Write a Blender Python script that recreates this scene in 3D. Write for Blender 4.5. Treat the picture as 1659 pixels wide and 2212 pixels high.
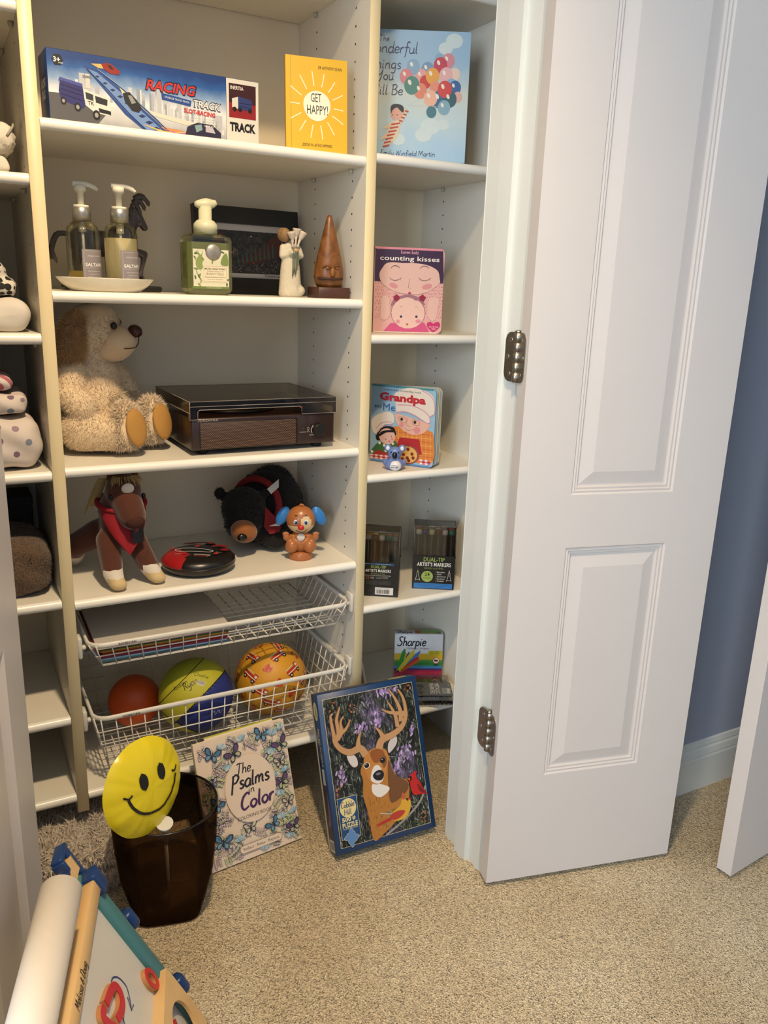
import bpy, bmesh, math, random
import numpy as np
from mathutils import Vector, Matrix
random.seed(7); rng = np.random.default_rng(7)
SC = bpy.context.scene
COL = SC.collection
for _o in list(bpy.data.objects): bpy.data.objects.remove(_o)
R = math.radians

# ---------------- camera ----------------
cam_d = bpy.data.cameras.new('camera'); cam = bpy.data.objects.new('camera', cam_d); COL.objects.link(cam)
_yaw, _pitch, _roll = .5073, .2684, .0349
_f = Vector((math.sin(_yaw)*math.cos(_pitch), math.cos(_yaw)*math.cos(_pitch), -math.sin(_pitch)))
_r = Vector((math.cos(_yaw), -math.sin(_yaw), 0)); _u = _r.cross(_f)
_r, _u = _r*math.cos(_roll)+_u*math.sin(_roll), _u*math.cos(_roll)-_r*math.sin(_roll)
_m = Matrix((_r, _u, -_f)).transposed().to_4x4(); _m.translation = (-.19, -1.5617, 1.216)
cam.matrix_world = _m
cam_d.sensor_fit = 'HORIZONTAL'; cam_d.sensor_width = 36; cam_d.lens = 1746.16*36/1659
cam_d.clip_start = .02; cam_d.clip_end = 50
SC.camera = cam
# ---------------- world, lights, exposure ----------------
w = bpy.data.worlds.new('room_air'); SC.world = w; w.use_nodes = True
w.node_tree.nodes['Background'].inputs[0].default_value = (.55, .62, .75, 1)
w.node_tree.nodes['Background'].inputs[1].default_value = .12
def light(name, kind, loc, col, power, rot=(0, 0, 0), **kw):
    d = bpy.data.lights.new(name, kind); d.color = col; d.energy = power
    for k, v in kw.items(): setattr(d, k, v)
    o = bpy.data.objects.new(name, d); COL.objects.link(o); o.location = loc; o.rotation_euler = rot
    return o
lamp = light('ceiling_lamp_light', 'SPOT', (.09, -1.08, 2.5), (1, .75, .46), 118, shadow_soft_size=.05, spot_size=R(134), spot_blend=.8)
lamp.rotation_euler = Vector((-.38, .3, -.88)).to_track_quat('-Z', 'Y').to_euler()
light('window_daylight', 'AREA', (-1.97, -2.75, 1.5), (.76, .88, 1.0), 88, (0, R(-90), 0), shape='RECTANGLE', size=1.3, size_y=1.3)
SC.view_settings.view_transform = 'Standard'; SC.view_settings.look = 'None'
SC.view_settings.gamma = 1; SC.view_settings.use_curve_mapping = False
SC.view_settings.exposure = 0.38
SC.cycles.use_denoising = True
SC.cycles.max_bounces = 10; SC.cycles.transparent_max_bounces = 16

# ---------------- helpers ----------------
def lin(h, k=1.0):
    h = h.lstrip('#'); c = [int(h[i:i+2], 16)/255 for i in (0, 2, 4)]
    return tuple(min(1, k*(x/12.92 if x <= .04045 else ((x+.055)/1.055)**2.4)) for x in c)+(1,)
MATS = {}
def mat(key, hx=None, rough=.5, metal=0, var=.06, scale=60, bump=0, bscale=300, spec=.5, coat=0, sheen=0, emit=0):
    if key in MATS: return MATS[key]
    m = bpy.data.materials.new(key); m.use_nodes = True; nt = m.node_tree; b = nt.nodes['Principled BSDF']
    b.inputs['Roughness'].default_value = rough; b.inputs['Metallic'].default_value = metal
    b.inputs['Specular IOR Level'].default_value = spec; b.inputs['Coat Weight'].default_value = coat
    b.inputs['Sheen Weight'].default_value = sheen
    tc = nt.nodes.new('ShaderNodeTexCoord')
    n = nt.nodes.new('ShaderNodeTexNoise'); n.inputs['Scale'].default_value = scale; n.inputs['Detail'].default_value = 3
    nt.links.new(tc.outputs['Object'], n.inputs['Vector'])
    mx = nt.nodes.new('ShaderNodeMix'); mx.data_type = 'RGBA'
    mx.inputs[6].default_value = lin(hx, 1-var); mx.inputs[7].default_value = lin(hx, 1+var)
    nt.links.new(n.outputs[0], mx.inputs[0]); nt.links.new(mx.outputs[2], b.inputs['Base Color'])
    if bump:
        n2 = nt.nodes.new('ShaderNodeTexNoise'); n2.inputs['Scale'].default_value = bscale; n2.inputs['Detail'].default_value = 4
        nt.links.new(tc.outputs['Object'], n2.inputs['Vector'])
        bp = nt.nodes.new('ShaderNodeBump'); bp.inputs['Strength'].default_value = bump; bp.inputs['Distance'].default_value = .004
        nt.links.new(n2.outputs[0], bp.inputs['Height']); nt.links.new(bp.outputs[0], b.inputs['Normal'])
    MATS[key] = m; return m
def ramp_mat(key, build, rough=.5):
    """material whose base colour comes from build(nt, texcoord) -> socket"""
    if key in MATS: return MATS[key]
    m = bpy.data.materials.new(key); m.use_nodes = True; nt = m.node_tree; b = nt.nodes['Principled BSDF']
    b.inputs['Roughness'].default_value = rough
    tc = nt.nodes.new('ShaderNodeTexCoord')
    nt.links.new(build(nt, tc, b), b.inputs['Base Color'])
    MATS[key] = m; return m
def node(nt, typ, **kw):
    n = nt.nodes.new(typ)
    for k, v in kw.items():
        if k in n.inputs: n.inputs[k].default_value = v
        else: setattr(n, k, v)
    return n
def ramp(nt, stops, fac):
    r = nt.nodes.new('ShaderNodeValToRGB'); e = r.color_ramp.elements
    while len(e) < len(stops): e.new(.5)
    for i, (p, c) in enumerate(stops): e[i].position = p; e[i].color = lin(c)
    nt.links.new(fac, r.inputs[0]); return r.outputs[0]
def clear_mat(key, tint, fac, rough=.05, spec_hx='#ffffff', body=False):
    """thin clear plastic: mostly see-through with a glossy skin"""
    if key in MATS: return MATS[key]
    m = bpy.data.materials.new(key); m.use_nodes = True; nt = m.node_tree; nt.nodes.clear()
    o = nt.nodes.new('ShaderNodeOutputMaterial'); t = node(nt, 'ShaderNodeBsdfTransparent'); t.inputs[0].default_value = lin(tint)
    g = nt.nodes.new('ShaderNodeBsdfPrincipled' if body else 'ShaderNodeBsdfGlossy'); g.inputs[0].default_value = lin(spec_hx); g.inputs['Roughness'].default_value = rough
    mx = nt.nodes.new('ShaderNodeMixShader'); lw = node(nt, 'ShaderNodeLayerWeight'); lw.inputs[0].default_value = .25
    ma = node(nt, 'ShaderNodeMath', operation='MULTIPLY_ADD'); ma.inputs[1].default_value = .5; ma.inputs[2].default_value = fac
    nt.links.new(lw.outputs['Fresnel'], ma.inputs[0]); nt.links.new(ma.outputs[0], mx.inputs[0])
    nt.links.new(t.outputs[0], mx.inputs[1]); nt.links.new(g.outputs[0], mx.inputs[2]); nt.links.new(mx.outputs[0], o.inputs[0])
    MATS[key] = m; return m
def ink(hx): return mat('ink_'+hx.lstrip('#'), hx, .42, var=.03, scale=90)

def tag(o, label=None, cat=None, group=None, kind=None):
    if label: o['label'] = label
    if cat: o['category'] = cat
    if group: o['group'] = group
    if kind: o['kind'] = kind
    return o
def thing(name, label, cat, loc=(0, 0, 0), rot=None, group=None, kind=None):
    o = bpy.data.objects.new(name, None); COL.objects.link(o); o.empty_display_size = .02
    o.location = loc
    if rot is not None:
        o.rotation_euler = rot.to_euler() if isinstance(rot, Matrix) else (0, 0, rot)
    return tag(o, label, cat, group, kind)
def board_rot(BL, BR, tilt=0):
    X = Vector((BR[0]-BL[0], BR[1]-BL[1], 0)).normalized(); out = Vector((X.y, -X.x, 0)); t = R(tilt)
    up = -out*math.sin(t)+Vector((0, 0, math.cos(t)))
    return Matrix((X, up, X.cross(up))).transposed()

def cat_rom(pts, k=5, closed=False):
    P = [Vector(p) for p in pts]; n = len(P)
    if n < 3: return P
    out = []
    for i in range(n if closed else n-1):
        a = P[(i-1) % n] if closed or i > 0 else P[0]*2-P[1]
        b, c = P[i], P[(i+1) % n]
        d = P[(i+2) % n] if closed or i+2 < n else P[-1]*2-P[-2]
        for j in range(k):
            t = j/k
            out.append(.5*((2*b)+(c-a)*t+(2*a-5*b+4*c-d)*t*t+(3*b-a-3*c+d)*t**3))
    if not closed: out.append(P[-1])
    return out

class MB:
    def __init__(s): s.v = []; s.f = []; s.m = []; s.sm = []; s.T = None
    def add(s, vs, fs, m=0, smooth=False, T=None):
        b = len(s.v); T = T or s.T
        s.v += [tuple(T @ Vector(v)) for v in vs] if T else [tuple(v) for v in vs]
        for f in fs: s.f.append(tuple(i+b for i in f)); s.m.append(m); s.sm.append(smooth)
        return s
    def box(s, x0, x1, y0, y1, z0, z1, m=0, T=None):
        return s.add([(x0, y0, z0), (x1, y0, z0), (x1, y1, z0), (x0, y1, z0), (x0, y0, z1), (x1, y0, z1), (x1, y1, z1), (x0, y1, z1)],
              [(0, 3, 2, 1), (4, 5, 6, 7), (0, 1, 5, 4), (1, 2, 6, 5), (2, 3, 7, 6), (3, 0, 4, 7)], m, False, T)
    def rbox(s, x0, x1, y0, y1, z0, z1, r=.003, seg=2, m=0, T=None, smooth=True):
        bm = bmesh.new(); bmesh.ops.create_cube(bm, size=1)
        for v in bm.verts: v.co = Vector(((x0+x1)/2+v.co.x*(x1-x0), (y0+y1)/2+v.co.y*(y1-y0), (z0+z1)/2+v.co.z*(z1-z0)))
        bmesh.ops.bevel(bm, geom=list(bm.edges), offset=r, segments=seg, profile=.5, affect='EDGES')
        bm.verts.index_update()
        s.add([v.co[:] for v in bm.verts], [tuple(v.index for v in f.verts) for f in bm.faces], m, smooth, T); bm.free(); return s
    def cyl(s, p0, p1, r0, r1=None, n=16, m=0, cap=True, T=None):
        return s.tube([p0, p1], [r0, r0 if r1 is None else r1], n, m=m, cap=cap, T=T)
    def tube(s, pts, r, n=8, m=0, closed=False, cap=True, T=None, sx=1):
        P = [Vector(p) for p in pts]; k = len(P); rs = r if isinstance(r, (list, tuple)) else [r]*k
        vs = []; fs = []; pn = None
        for i in range(k):
            t = (P[(i+1) % k]-P[i-1]) if closed else (P[min(i+1, k-1)]-P[max(i-1, 0)])
            t = t.normalized() if t.length > 1e-9 else Vector((0, 0, 1))
            if pn is None:
                pn = t.orthogonal().normalized()
            pn = pn-t*pn.dot(t)
            pn = pn.normalized() if pn.length > 1e-6 else t.orthogonal().normalized()
            q = t.cross(pn)
            for j in range(n):
                a = 2*math.pi*j/n; vs.append(P[i]+(pn*math.cos(a)*sx+q*math.sin(a))*rs[i])
        for i in range(k if closed else k-1):
            i2 = (i+1) % k
            for j in range(n): fs.append((i*n+j, i*n+(j+1) % n, i2*n+(j+1) % n, i2*n+j))
        b = len(fs)
        if cap and not closed: fs += [tuple(range(n-1, -1, -1)), tuple((k-1)*n+j for j in range(n))]
        s.add(vs, fs, m, True, T)
        if cap and not closed: s.sm[-1] = s.sm[-2] = False
        return s
    def lathe(s, prof, n=32, c=(0, 0, 0), m=0, sx=1, sy=1, smooth=True, T=None, sq=0):
        vs = []; fs = []
        for (r, z) in prof:
            for j in range(n):
                a = 2*math.pi*j/n; ca, sa = math.cos(a), math.sin(a); k = 1
                if sq: k = (abs(ca)**sq+abs(sa)**sq)**(-1/sq)
                vs.append((c[0]+r*k*ca*sx, c[1]+r*k*sa*sy, c[2]+z))
        for i in range(len(prof)-1):
            for j in range(n): fs.append((i*n+j, i*n+(j+1) % n, (i+1)*n+(j+1) % n, (i+1)*n+j))
        if prof[0][0] > 1e-6: fs.append(tuple(range(n-1, -1, -1)))
        if prof[-1][0] > 1e-6: fs.append(tuple((len(prof)-1)*n+j for j in range(n)))
        return s.add(vs, fs, m, smooth, T)
    def ell(s, c, rad, rot=None, n=20, k=12, m=0, T=None):
        if not hasattr(rad, '__len__'): rad = (rad,)*3
        M = rot or Matrix.Identity(3); vs = []; fs = []; c = Vector(c)
        for i in range(k+1):
            th = math.pi*i/k
            for j in range(n):
                a = 2*math.pi*j/n
                vs.append(c+M @ Vector((rad[0]*math.sin(th)*math.cos(a), rad[1]*math.sin(th)*math.sin(a), rad[2]*math.cos(th))))
        for i in range(k):
            for j in range(n):
                a, b, d, e = i*n+j, (i+1)*n+j, (i+1)*n+(j+1) % n, i*n+(j+1) % n
                fs.append((a, b, d) if i == 0 else ((a, b, e) if i == k-1 else (a, b, d, e)))
        return s.add(vs, fs, m, True, T)
    def prism(s, poly, z0, z1, m=0, T=None, mside=None):
        n = len(poly); vs = [(x, y, z0) for x, y in poly]+[(x, y, z1) for x, y in poly]
        s.add(vs, [tuple(range(n-1, -1, -1)), tuple(range(n, 2*n))], m, False, T)
        return s.add(vs, [(i, (i+1) % n, n+(i+1) % n, n+i) for i in range(n)], m if mside is None else mside, False, T)
    def mesh(s, name):
        me = bpy.data.meshes.new(name); me.from_pydata(s.v, [], s.f)
        me.polygons.foreach_set('material_index', s.m); me.polygons.foreach_set('use_smooth', s.sm); me.update(); return me
    def build(s, name, mats, parent=None, kind=None, label=None):
        me = s.mesh(name)
        for m in (mats if isinstance(mats, (list, tuple)) else [mats]): me.materials.append(m)
        o = bpy.data.objects.new(name, me); COL.objects.link(o)
        if parent: o.parent = parent
        if kind: o['kind'] = kind
        if label: o['label'] = label
        return o

def bake(o, *mods):
    """apply modifiers (type, {settings}) and keep the result as plain mesh"""
    for t, kw in mods:
        md = o.modifiers.new(t.lower(), t)
        for k, v in kw.items(): setattr(md, k, v)
    bpy.context.view_layer.update(); dg = bpy.context.evaluated_depsgraph_get()
    me = bpy.data.meshes.new_from_object(o.evaluated_get(dg)); me.name = o.name
    mats = [m for m in o.data.materials]; o.modifiers.clear(); o.data = me; me.materials.clear()
    for m in mats: me.materials.append(m)
    for p in me.polygons: p.use_smooth = True
    return o
def organic(name, mb, mats, parent, voxel=.004, smooth=6, colour=None):
    o = mb.build(name, mats, parent)
    bake(o, ('REMESH', dict(mode='VOXEL', voxel_size=voxel)), ('SMOOTH', dict(iterations=smooth, factor=.6)))
    me = o.data
    if colour:
        for p in me.polygons: p.material_index = colour(p.center)
    else:
        for p in me.polygons: p.material_index = 0
    return o
def capsule(mb, p0, p1, r0, r1, k=6, m=0):
    a, b = Vector(p0), Vector(p1)
    mb.tube([a, b], [r0, r1], 14, m=m); mb.ell(a, r0, n=14, k=8, m=m); mb.ell(b, r1, n=14, k=8, m=m)
def fur(o, name, m, count, length, width, parent, keep=None, down=.35, seed=3):
    """short pile standing off a baked surface: one joined part"""
    g = np.random.default_rng(seed); me = o.data; me.calc_loop_triangles(); n = len(me.loop_triangles)
    tri = np.empty(n*3, int); me.loop_triangles.foreach_get('vertices', tri); tri = tri.reshape(-1, 3)
    co = np.empty(len(me.vertices)*3); me.vertices.foreach_get('co', co); co = co.reshape(-1, 3)
    a, b, c = co[tri[:, 0]], co[tri[:, 1]], co[tri[:, 2]]; nn = np.cross(b-a, c-a); ar = np.linalg.norm(nn, axis=1); ok = ar > 1e-12
    if keep is not None: ok &= keep((a+b+c)/3)
    pr = np.where(ok, ar, 0); pr = pr/pr.sum(); t = g.choice(n, count, p=pr)
    u, v = g.random(count), g.random(count); fl = u+v > 1; u[fl], v[fl] = 1-u[fl], 1-v[fl]
    P = a[t]+(b[t]-a[t])*u[:, None]+(c[t]-a[t])*v[:, None]; N = nn[t]/ar[t][:, None]
    d = N+g.normal(0, .45, (count, 3)); d[:, 2] -= down; d /= np.linalg.norm(d, axis=1)[:, None]
    sd = np.cross(d, g.normal(0, 1, (count, 3))); sd /= np.linalg.norm(sd, axis=1)[:, None]
    L = length*(.6+.8*g.random(count))[:, None]
    V = np.stack([P-N*.0008-sd*width, P-N*.0008+sd*width, P+d*L], 1).reshape(-1, 3)
    mb = bpy.data.meshes.new(name); F = np.arange(count*3).reshape(-1, 3)
    mb.from_pydata(V.tolist(), [], F.tolist()); mb.materials.append(m)
    q = bpy.data.objects.new(name, mb); COL.objects.link(q); q.parent = parent; q['kind'] = 'stuff'; return q

# ---- flat print: shapes and lettering laid on a surface ----
GL = {}
def glyphs(st, bold=0):
    if (st, bold) in GL: return GL[(st, bold)]
    cu = bpy.data.curves.new('t', 'FONT'); cu.body = st; cu.size = 1; cu.resolution_u = 2; cu.offset = .012*bold; cu.fill_mode = 'FRONT'
    o = bpy.data.objects.new('t', cu); COL.objects.link(o)
    dg = bpy.context.evaluated_depsgraph_get(); me = bpy.data.meshes.new_from_object(o.evaluated_get(dg))
    vs = [(v.co.x, v.co.y) for v in me.vertices]; fs = [tuple(p.vertices) for p in me.polygons]
    bpy.data.objects.remove(o); bpy.data.curves.remove(cu); bpy.data.meshes.remove(me)
    x0 = min(v[0] for v in vs); x1 = max(v[0] for v in vs)
    GL[(st, bold)] = ([(x-x0, y) for x, y in vs], fs, x1-x0); return GL[(st, bold)]
CAPH = .69
HF = {  # single-stroke handwriting: advance, strokes
'a': (.5, [[(.42, .45), (.25, .52), (.08, .35), (.08, .12), (.22, 0), (.38, .12), (.42, .45)], [(.42, .5), (.42, .1), (.52, .02)]]),
'b': (.48, [[(.08, 1), (.08, .05), (.25, 0), (.4, .15), (.4, .35), (.25, .5), (.1, .35)]]),
'c': (.42, [[(.4, .42), (.25, .52), (.08, .35), (.08, .12), (.22, 0), (.42, .1)]]),
'd': (.5, [[(.42, .42), (.25, .52), (.08, .35), (.08, .12), (.22, 0), (.38, .1), (.42, .3)], [(.43, 1), (.43, .1), (.53, .02)]]),
'e': (.45, [[(.08, .25), (.38, .3), (.36, .46), (.22, .52), (.08, .36), (.08, .14), (.22, 0), (.44, .1)]]),
'f': (.36, [[(.42, .88), (.32, 1), (.2, .85), (.18, .2), (.12, -.35)], [(.04, .5), (.36, .52)]]),
'g': (.5, [[(.42, .42), (.25, .52), (.08, .35), (.1, .12), (.24, .04), (.4, .18), (.42, .5)], [(.42, .5), (.42, -.2), (.28, -.4), (.1, -.32)]]),
'h': (.5, [[(.1, 1), (.1, 0)], [(.1, .3), (.25, .5), (.38, .42), (.4, .08), (.5, .02)]]),
'i': (.25, [[(.1, .5), (.1, .1), (.2, .02)], [(.1, .68), (.13, .74)]]),
'k': (.46, [[(.1, 1), (.1, 0)], [(.4, .5), (.12, .25), (.44, .02)]]),
'l': (.25, [[(.1, 1), (.1, .12), (.22, .02)]]),
'm': (.72, [[(.08, .5), (.08, 0)], [(.08, .3), (.2, .5), (.32, .42), (.34, 0)], [(.34, .3), (.46, .5), (.58, .42), (.6, .08), (.7, .02)]]),
'n': (.5, [[(.08, .5), (.08, 0)], [(.08, .3), (.24, .5), (.38, .42), (.4, .08), (.5, .02)]]),
'o': (.48, [[(.24, .5), (.08, .36), (.08, .14), (.24, 0), (.4, .14), (.4, .36), (.24, .5)]]),
'p': (.48, [[(.08, .5), (.08, -.4)], [(.08, .35), (.24, .5), (.4, .36), (.4, .14), (.24, 0), (.1, .1)]]),
'r': (.36, [[(.08, .5), (.08, 0)], [(.08, .3), (.2, .48), (.34, .48)]]),
's': (.4, [[(.36, .44), (.22, .52), (.1, .42), (.18, .29), (.32, .2), (.34, .08), (.2, 0), (.06, .06)]]),
't': (.32, [[(.15, .85), (.14, .12), (.26, .02)], [(.02, .55), (.3, .56)]]),
'u': (.5, [[(.08, .5), (.1, .1), (.22, 0), (.38, .12), (.4, .5)], [(.4, .5), (.42, .08), (.52, .02)]]),
'y': (.48, [[(.06, .5), (.12, .15), (.24, .05), (.38, .2), (.42, .5)], [(.42, .5), (.38, -.15), (.22, -.4), (.06, -.3)]]),
'z': (.42, [[(.06, .48), (.36, .5), (.06, .02), (.4, .04)]]),
'A': (.62, [[(.05, 0), (.3, 1), (.36, 1), (.55, 0)], [(.14, .38), (.5, .4)]]),
'T': (.6, [[(.02, .9), (.2, 1), (.6, .95)], [(.34, .96), (.28, .1), (.16, 0)]]),
'W': (.88, [[(.05, 1), (.14, .1), (.2, .05), (.42, .85), (.54, .1), (.6, .05), (.82, 1)]]),
'Y': (.58, [[(.05, 1), (.12, .6), (.3, .5), (.5, 1)], [(.5, 1), (.42, .3), (.25, -.2), (.05, -.1)]]),
'B': (.58, [[(.12, 1), (.1, 0)], [(.04, .92), (.3, 1), (.46, .8), (.3, .55), (.15, .52)], [(.3, .55), (.52, .35), (.4, .05), (.1, 0)]]),
'E': (.52, [[(.48, .92), (.28, 1), (.12, .8), (.28, .55), (.08, .3), (.2, 0), (.48, .12)]]),
'M': (.82, [[(.05, 0), (.15, 1), (.38, .25), (.62, 1), (.74, 0)]]),
'P': (.55, [[(.12, 1), (.06, -.25)], [(.04, .85), (.3, 1), (.5, .8), (.36, .5), (.12, .45)]]),
'C': (.6, [[(.55, .85), (.38, 1), (.14, .75), (.08, .3), (.26, 0), (.55, .15)]]),
'S': (.6, [[(.55, .88), (.38, 1), (.18, .85), (.28, .58), (.5, .35), (.4, .05), (.15, 0), (.02, .15)]]),
'D': (.62, [[(.16, 1), (.12, 0)], [(.03, .9), (.35, 1), (.56, .7), (.5, .2), (.3, 0), (.06, .04)]]),
'H': (.62, [[(.1, 1), (.08, 0)], [(.52, 1), (.5, 0)], [(.08, .5), (.52, .52)]]),
'R': (.56, [[(.12, 1), (.1, 0)], [(.04, .9), (.3, 1), (.46, .78), (.3, .52), (.12, .5)], [(.28, .5), (.54, .02)]]),
'K': (.56, [[(.12, 1), (.1, 0)], [(.48, 1), (.12, .5), (.52, .02)]]),
'&': (.5, [[(.45, .1), (.2, .55), (.25, .75), (.38, .65), (.1, .3), (.12, .05), (.3, 0), (.48, .35)]]),
' ': (.28, []), '.': (.2, [[(.08, 0), (.1, .03)]]), '-': (.35, [[(.05, .28), (.3, .28)]]),
}
class Art:
    def __init__(s, o=(0, 0, 0), U=(1, 0, 0), V=(0, 1, 0), fn=None, base=.0003):
        s.o = Vector(o); s.U = Vector(U); s.V = Vector(V); s.N = s.U.cross(s.V).normalized(); s.fn = fn
        s.parts = {}; s.cnt = 0; s.name = 'cover_art'; s.base = base
    def P(s, x, y, z): return s.fn(x, y, z) if s.fn else s.o+s.U*x+s.V*y+s.N*z
    def put(s, vs, fs, hx, l):
        s.cnt += 1; z = s.base+l*.0001+s.cnt*1.2e-6
        mb, cols = s.parts.setdefault(s.name, (MB(), []))
        if hx not in cols: cols.append(hx)
        mb.add([s.P(x, y, z) for x, y in vs], fs, cols.index(hx)); return s
    def poly(s, pts, hx, l=1): return s.put(pts, [tuple(range(len(pts)))], hx, l)
    def blob(s, pts, hx, l=1, k=4): 
        q = cat_rom([(x, y, 0) for x, y in pts], k, True); return s.poly([(p.x, p.y) for p in q], hx, l)
    def rect(s, x0, x1, y0, y1, hx, l=1): return s.poly([(x0, y0), (x1, y0), (x1, y1), (x0, y1)], hx, l)
    def rrect(s, x0, x1, y0, y1, r, hx, l=1):
        pts = []
        for cx, cy, a0 in ((x1-r, y0+r, -90), (x1-r, y1-r, 0), (x0+r, y1-r, 90), (x0+r, y0+r, 180)):
            pts += [(cx+r*math.cos(R(a0+t)), cy+r*math.sin(R(a0+t))) for t in (0, 30, 60, 90)]
        return s.poly(pts, hx, l)
    def ell(s, cx, cy, rx, ry=None, hx='#000000', l=1, rot=0, n=18):
        ry = rx if ry is None else ry; c, q = math.cos(R(rot)), math.sin(R(rot)); pts = []
        for i in range(n):
            a = 2*math.pi*i/n; x, y = rx*math.cos(a), ry*math.sin(a); pts.append((cx+x*c-y*q, cy+x*q+y*c))
        return s.poly(pts, hx, l)
    def stroke(s, pts, w, hx, l=2, smooth=True, closed=False, k=4, taper=0):
        q = cat_rom([(x, y, 0) for x, y in pts], k, closed) if smooth else [Vector((x, y, 0)) for x, y in pts]
        n = len(q); vs = []
        for i in range(n):
            t = (q[(i+1) % n]-q[i-1]) if closed else (q[min(i+1, n-1)]-q[max(i-1, 0)])
            if t.length < 1e-9: t = Vector((1, 0, 0))
            t.normalize(); ww = w/2
            if taper: ww *= (1-taper)+taper*math.sin(math.pi*min(1, (i+.5)/n))
            vs += [(q[i].x-t.y*ww, q[i].y+t.x*ww), (q[i].x+t.y*ww, q[i].y-t.x*ww)]
        fs = [(2*i+1, 2*((i+1) % n)+1, 2*((i+1) % n), 2*i) for i in range(n if closed else n-1)]
        return s.put(vs, fs, hx, l)
    def text(s, st, x, y, h, hx, l=3, align='L', w=None, shear=0, bold=0, rot=0):
        vs, fs, W = glyphs(st, bold); sy = h/CAPH; sx = (w/W) if w else sy; W *= sx
        x0 = x-(W/2 if align == 'C' else W if align == 'R' else 0)
        pts = [(a*sx+b*sy*shear, b*sy) for a, b in vs]; c, q = math.cos(R(rot)), math.sin(R(rot))
        if rot: pts = [(x+(a+x0-x)*c-b*q, y+(a+x0-x)*q+b*c) for a, b in pts]
        else: pts = [(x0+a, y+b) for a, b in pts]
        nm = s.name; s.name = s.letter(h); s.put(pts, fs, hx, l); s.name = nm; return s
    def letter(s, h):
        if h < .0052: return 'fine_print'
        s.tn = getattr(s, 'tn', 0)+1; return 'lettering#%d' % s.tn
    def hand(s, st, x, y, h, hx, l=3, w=None, sw=.1, shear=.2, align='L', rot=0, taper=.3):
        adv = sum(HF[c][0] for c in st); k = (w/adv) if w else h; W = adv*k
        px = x-(W/2 if align == 'C' else W if align == 'R' else 0); nm = s.name; s.name = s.letter(h)
        c_, q_ = math.cos(R(rot)), math.sin(R(rot))
        for ch in st:
            a, ss = HF[ch]
            for path in ss:
                pts = [(px+u*k+v*h*shear, y+v*h) for u, v in path]
                if rot: pts = [(x+(a1-x)*c_-(b1-y)*q_, y+(a1-x)*q_+(b1-y)*c_) for a1, b1 in pts]
                s.stroke(pts, sw*h, hx, l, taper=taper)
            px += a*k
        s.name = nm; return s
    def build(s, parent, label=None):
        out = []
        for nm, (mb, cols) in s.parts.items(): out.append(mb.build(nm.split('#')[0], [ink(c) for c in cols], parent, kind='stuff' if nm == 'fine_print' else None))
        return out
# ---------------- materials of the place ----------------
def m_carpet():
    def b(nt, tc, bs):
        n = node(nt, 'ShaderNodeTexNoise', Scale=330.0, Detail=3.0); v = node(nt, 'ShaderNodeTexVoronoi', Scale=300.0); big = node(nt, 'ShaderNodeTexNoise', Scale=5.0, Detail=2.0)
        for q in (n, v, big): nt.links.new(tc.outputs['Object'], q.inputs['Vector'])
        a = node(nt, 'ShaderNodeMath', operation='MULTIPLY_ADD'); a.inputs[1].default_value = .75; nt.links.new(n.outputs[0], a.inputs[0]); 
        a2 = node(nt, 'ShaderNodeMath', operation='MULTIPLY_ADD'); a2.inputs[1].default_value = .22; a2.inputs[2].default_value = -.02; nt.links.new(big.outputs[0], a2.inputs[0]); nt.links.new(a2.outputs[0], a.inputs[2])
        bp = node(nt, 'ShaderNodeBump'); bp.inputs['Strength'].default_value = .9; bp.inputs['Distance'].default_value = .006
        nt.links.new(v.outputs[0], bp.inputs['Height']); bp2 = node(nt, 'ShaderNodeBump'); bp2.inputs['Strength'].default_value = .8; bp2.inputs['Distance'].default_value = .005
        nt.links.new(n.outputs[0], bp2.inputs['Height']); nt.links.new(bp.outputs[0], bp2.inputs['Normal']); nt.links.new(bp2.outputs[0], bs.inputs['Normal'])
        return ramp(nt, [(.15, '#9c8566'), (.36, '#d2b88f'), (.62, '#f6e6c4')], a.outputs[0])
    return ramp_mat('carpet_pile', b, .95)
M_carpet = m_carpet()
M_white = mat('white_laminate', '#e4dfd2', .38, var=.02, scale=30, bump=.03, bscale=700)
M_band = mat('almond_edge_band', '#e3d2a8', .4, var=.03, scale=12)
M_nose = mat('white_bullnose', '#f0eee6', .3, var=.015, scale=20)
M_back = mat('closet_back_board', '#efe2c6', .6, var=.03, scale=8)
M_trim = mat('white_gloss_trim', '#d6d8d3', .32, var=.02, scale=14, bump=.02, bscale=60)
M_door = mat('white_door_paint', '#cdc6c1', .36, var=.02, scale=9, bump=.05, bscale=420)
M_blue = mat('blue_grey_wall_paint', '#9ba2b2', .6, var=.03, scale=20, bump=.05, bscale=260)
M_ceil = mat('ceiling_paint', '#dedbd2', .8)
M_hole = mat('dark_hole', '#2a2722', .8)
M_metal = mat('brushed_nickel', '#a39f99', .38, 1, var=.08, scale=200)
M_dark = mat('dark_gap', '#3b342c', .9)

# ---------------- setting ----------------
W, T, D, XR = .6099, .0224, .35, .958
def struct(name, mb, m, label=None, parent=None):
    o = mb.build(name, m, parent)
    if not parent: o['kind'] = 'structure'
    if label: o['label'] = label
    return o
struct('floor', MB().box(-2, 2.4, -3.8, .42, -.05, 0), M_carpet, 'beige cut pile carpet running from the room into the closet')
struct('ceiling', MB().box(-2, 2.4, -3.8, .42, 2.55, 2.6), M_ceil, 'pale ceiling above the room and the closet')
struct('wall_back', MB().box(-.8, 1.1, .352, .42, 0, 2.55), M_back, 'white back wall of the closet behind the shelves')
struct('wall_closet_right', MB().box(.985, 1.1, -.235, .352, 0, 2.55), M_trim, 'white side wall at the right end of the closet')
struct('wall_closet_left', MB().box(-.8, -.72, -.235, .352, 0, 2.55), M_trim, 'white side wall at the left end of the closet')
struct('wall_front_right', MB().box(.761, 2.4, -.352, -.235, 0, 2.55), M_blue, 'blue grey room wall to the right of the closet opening')
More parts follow.
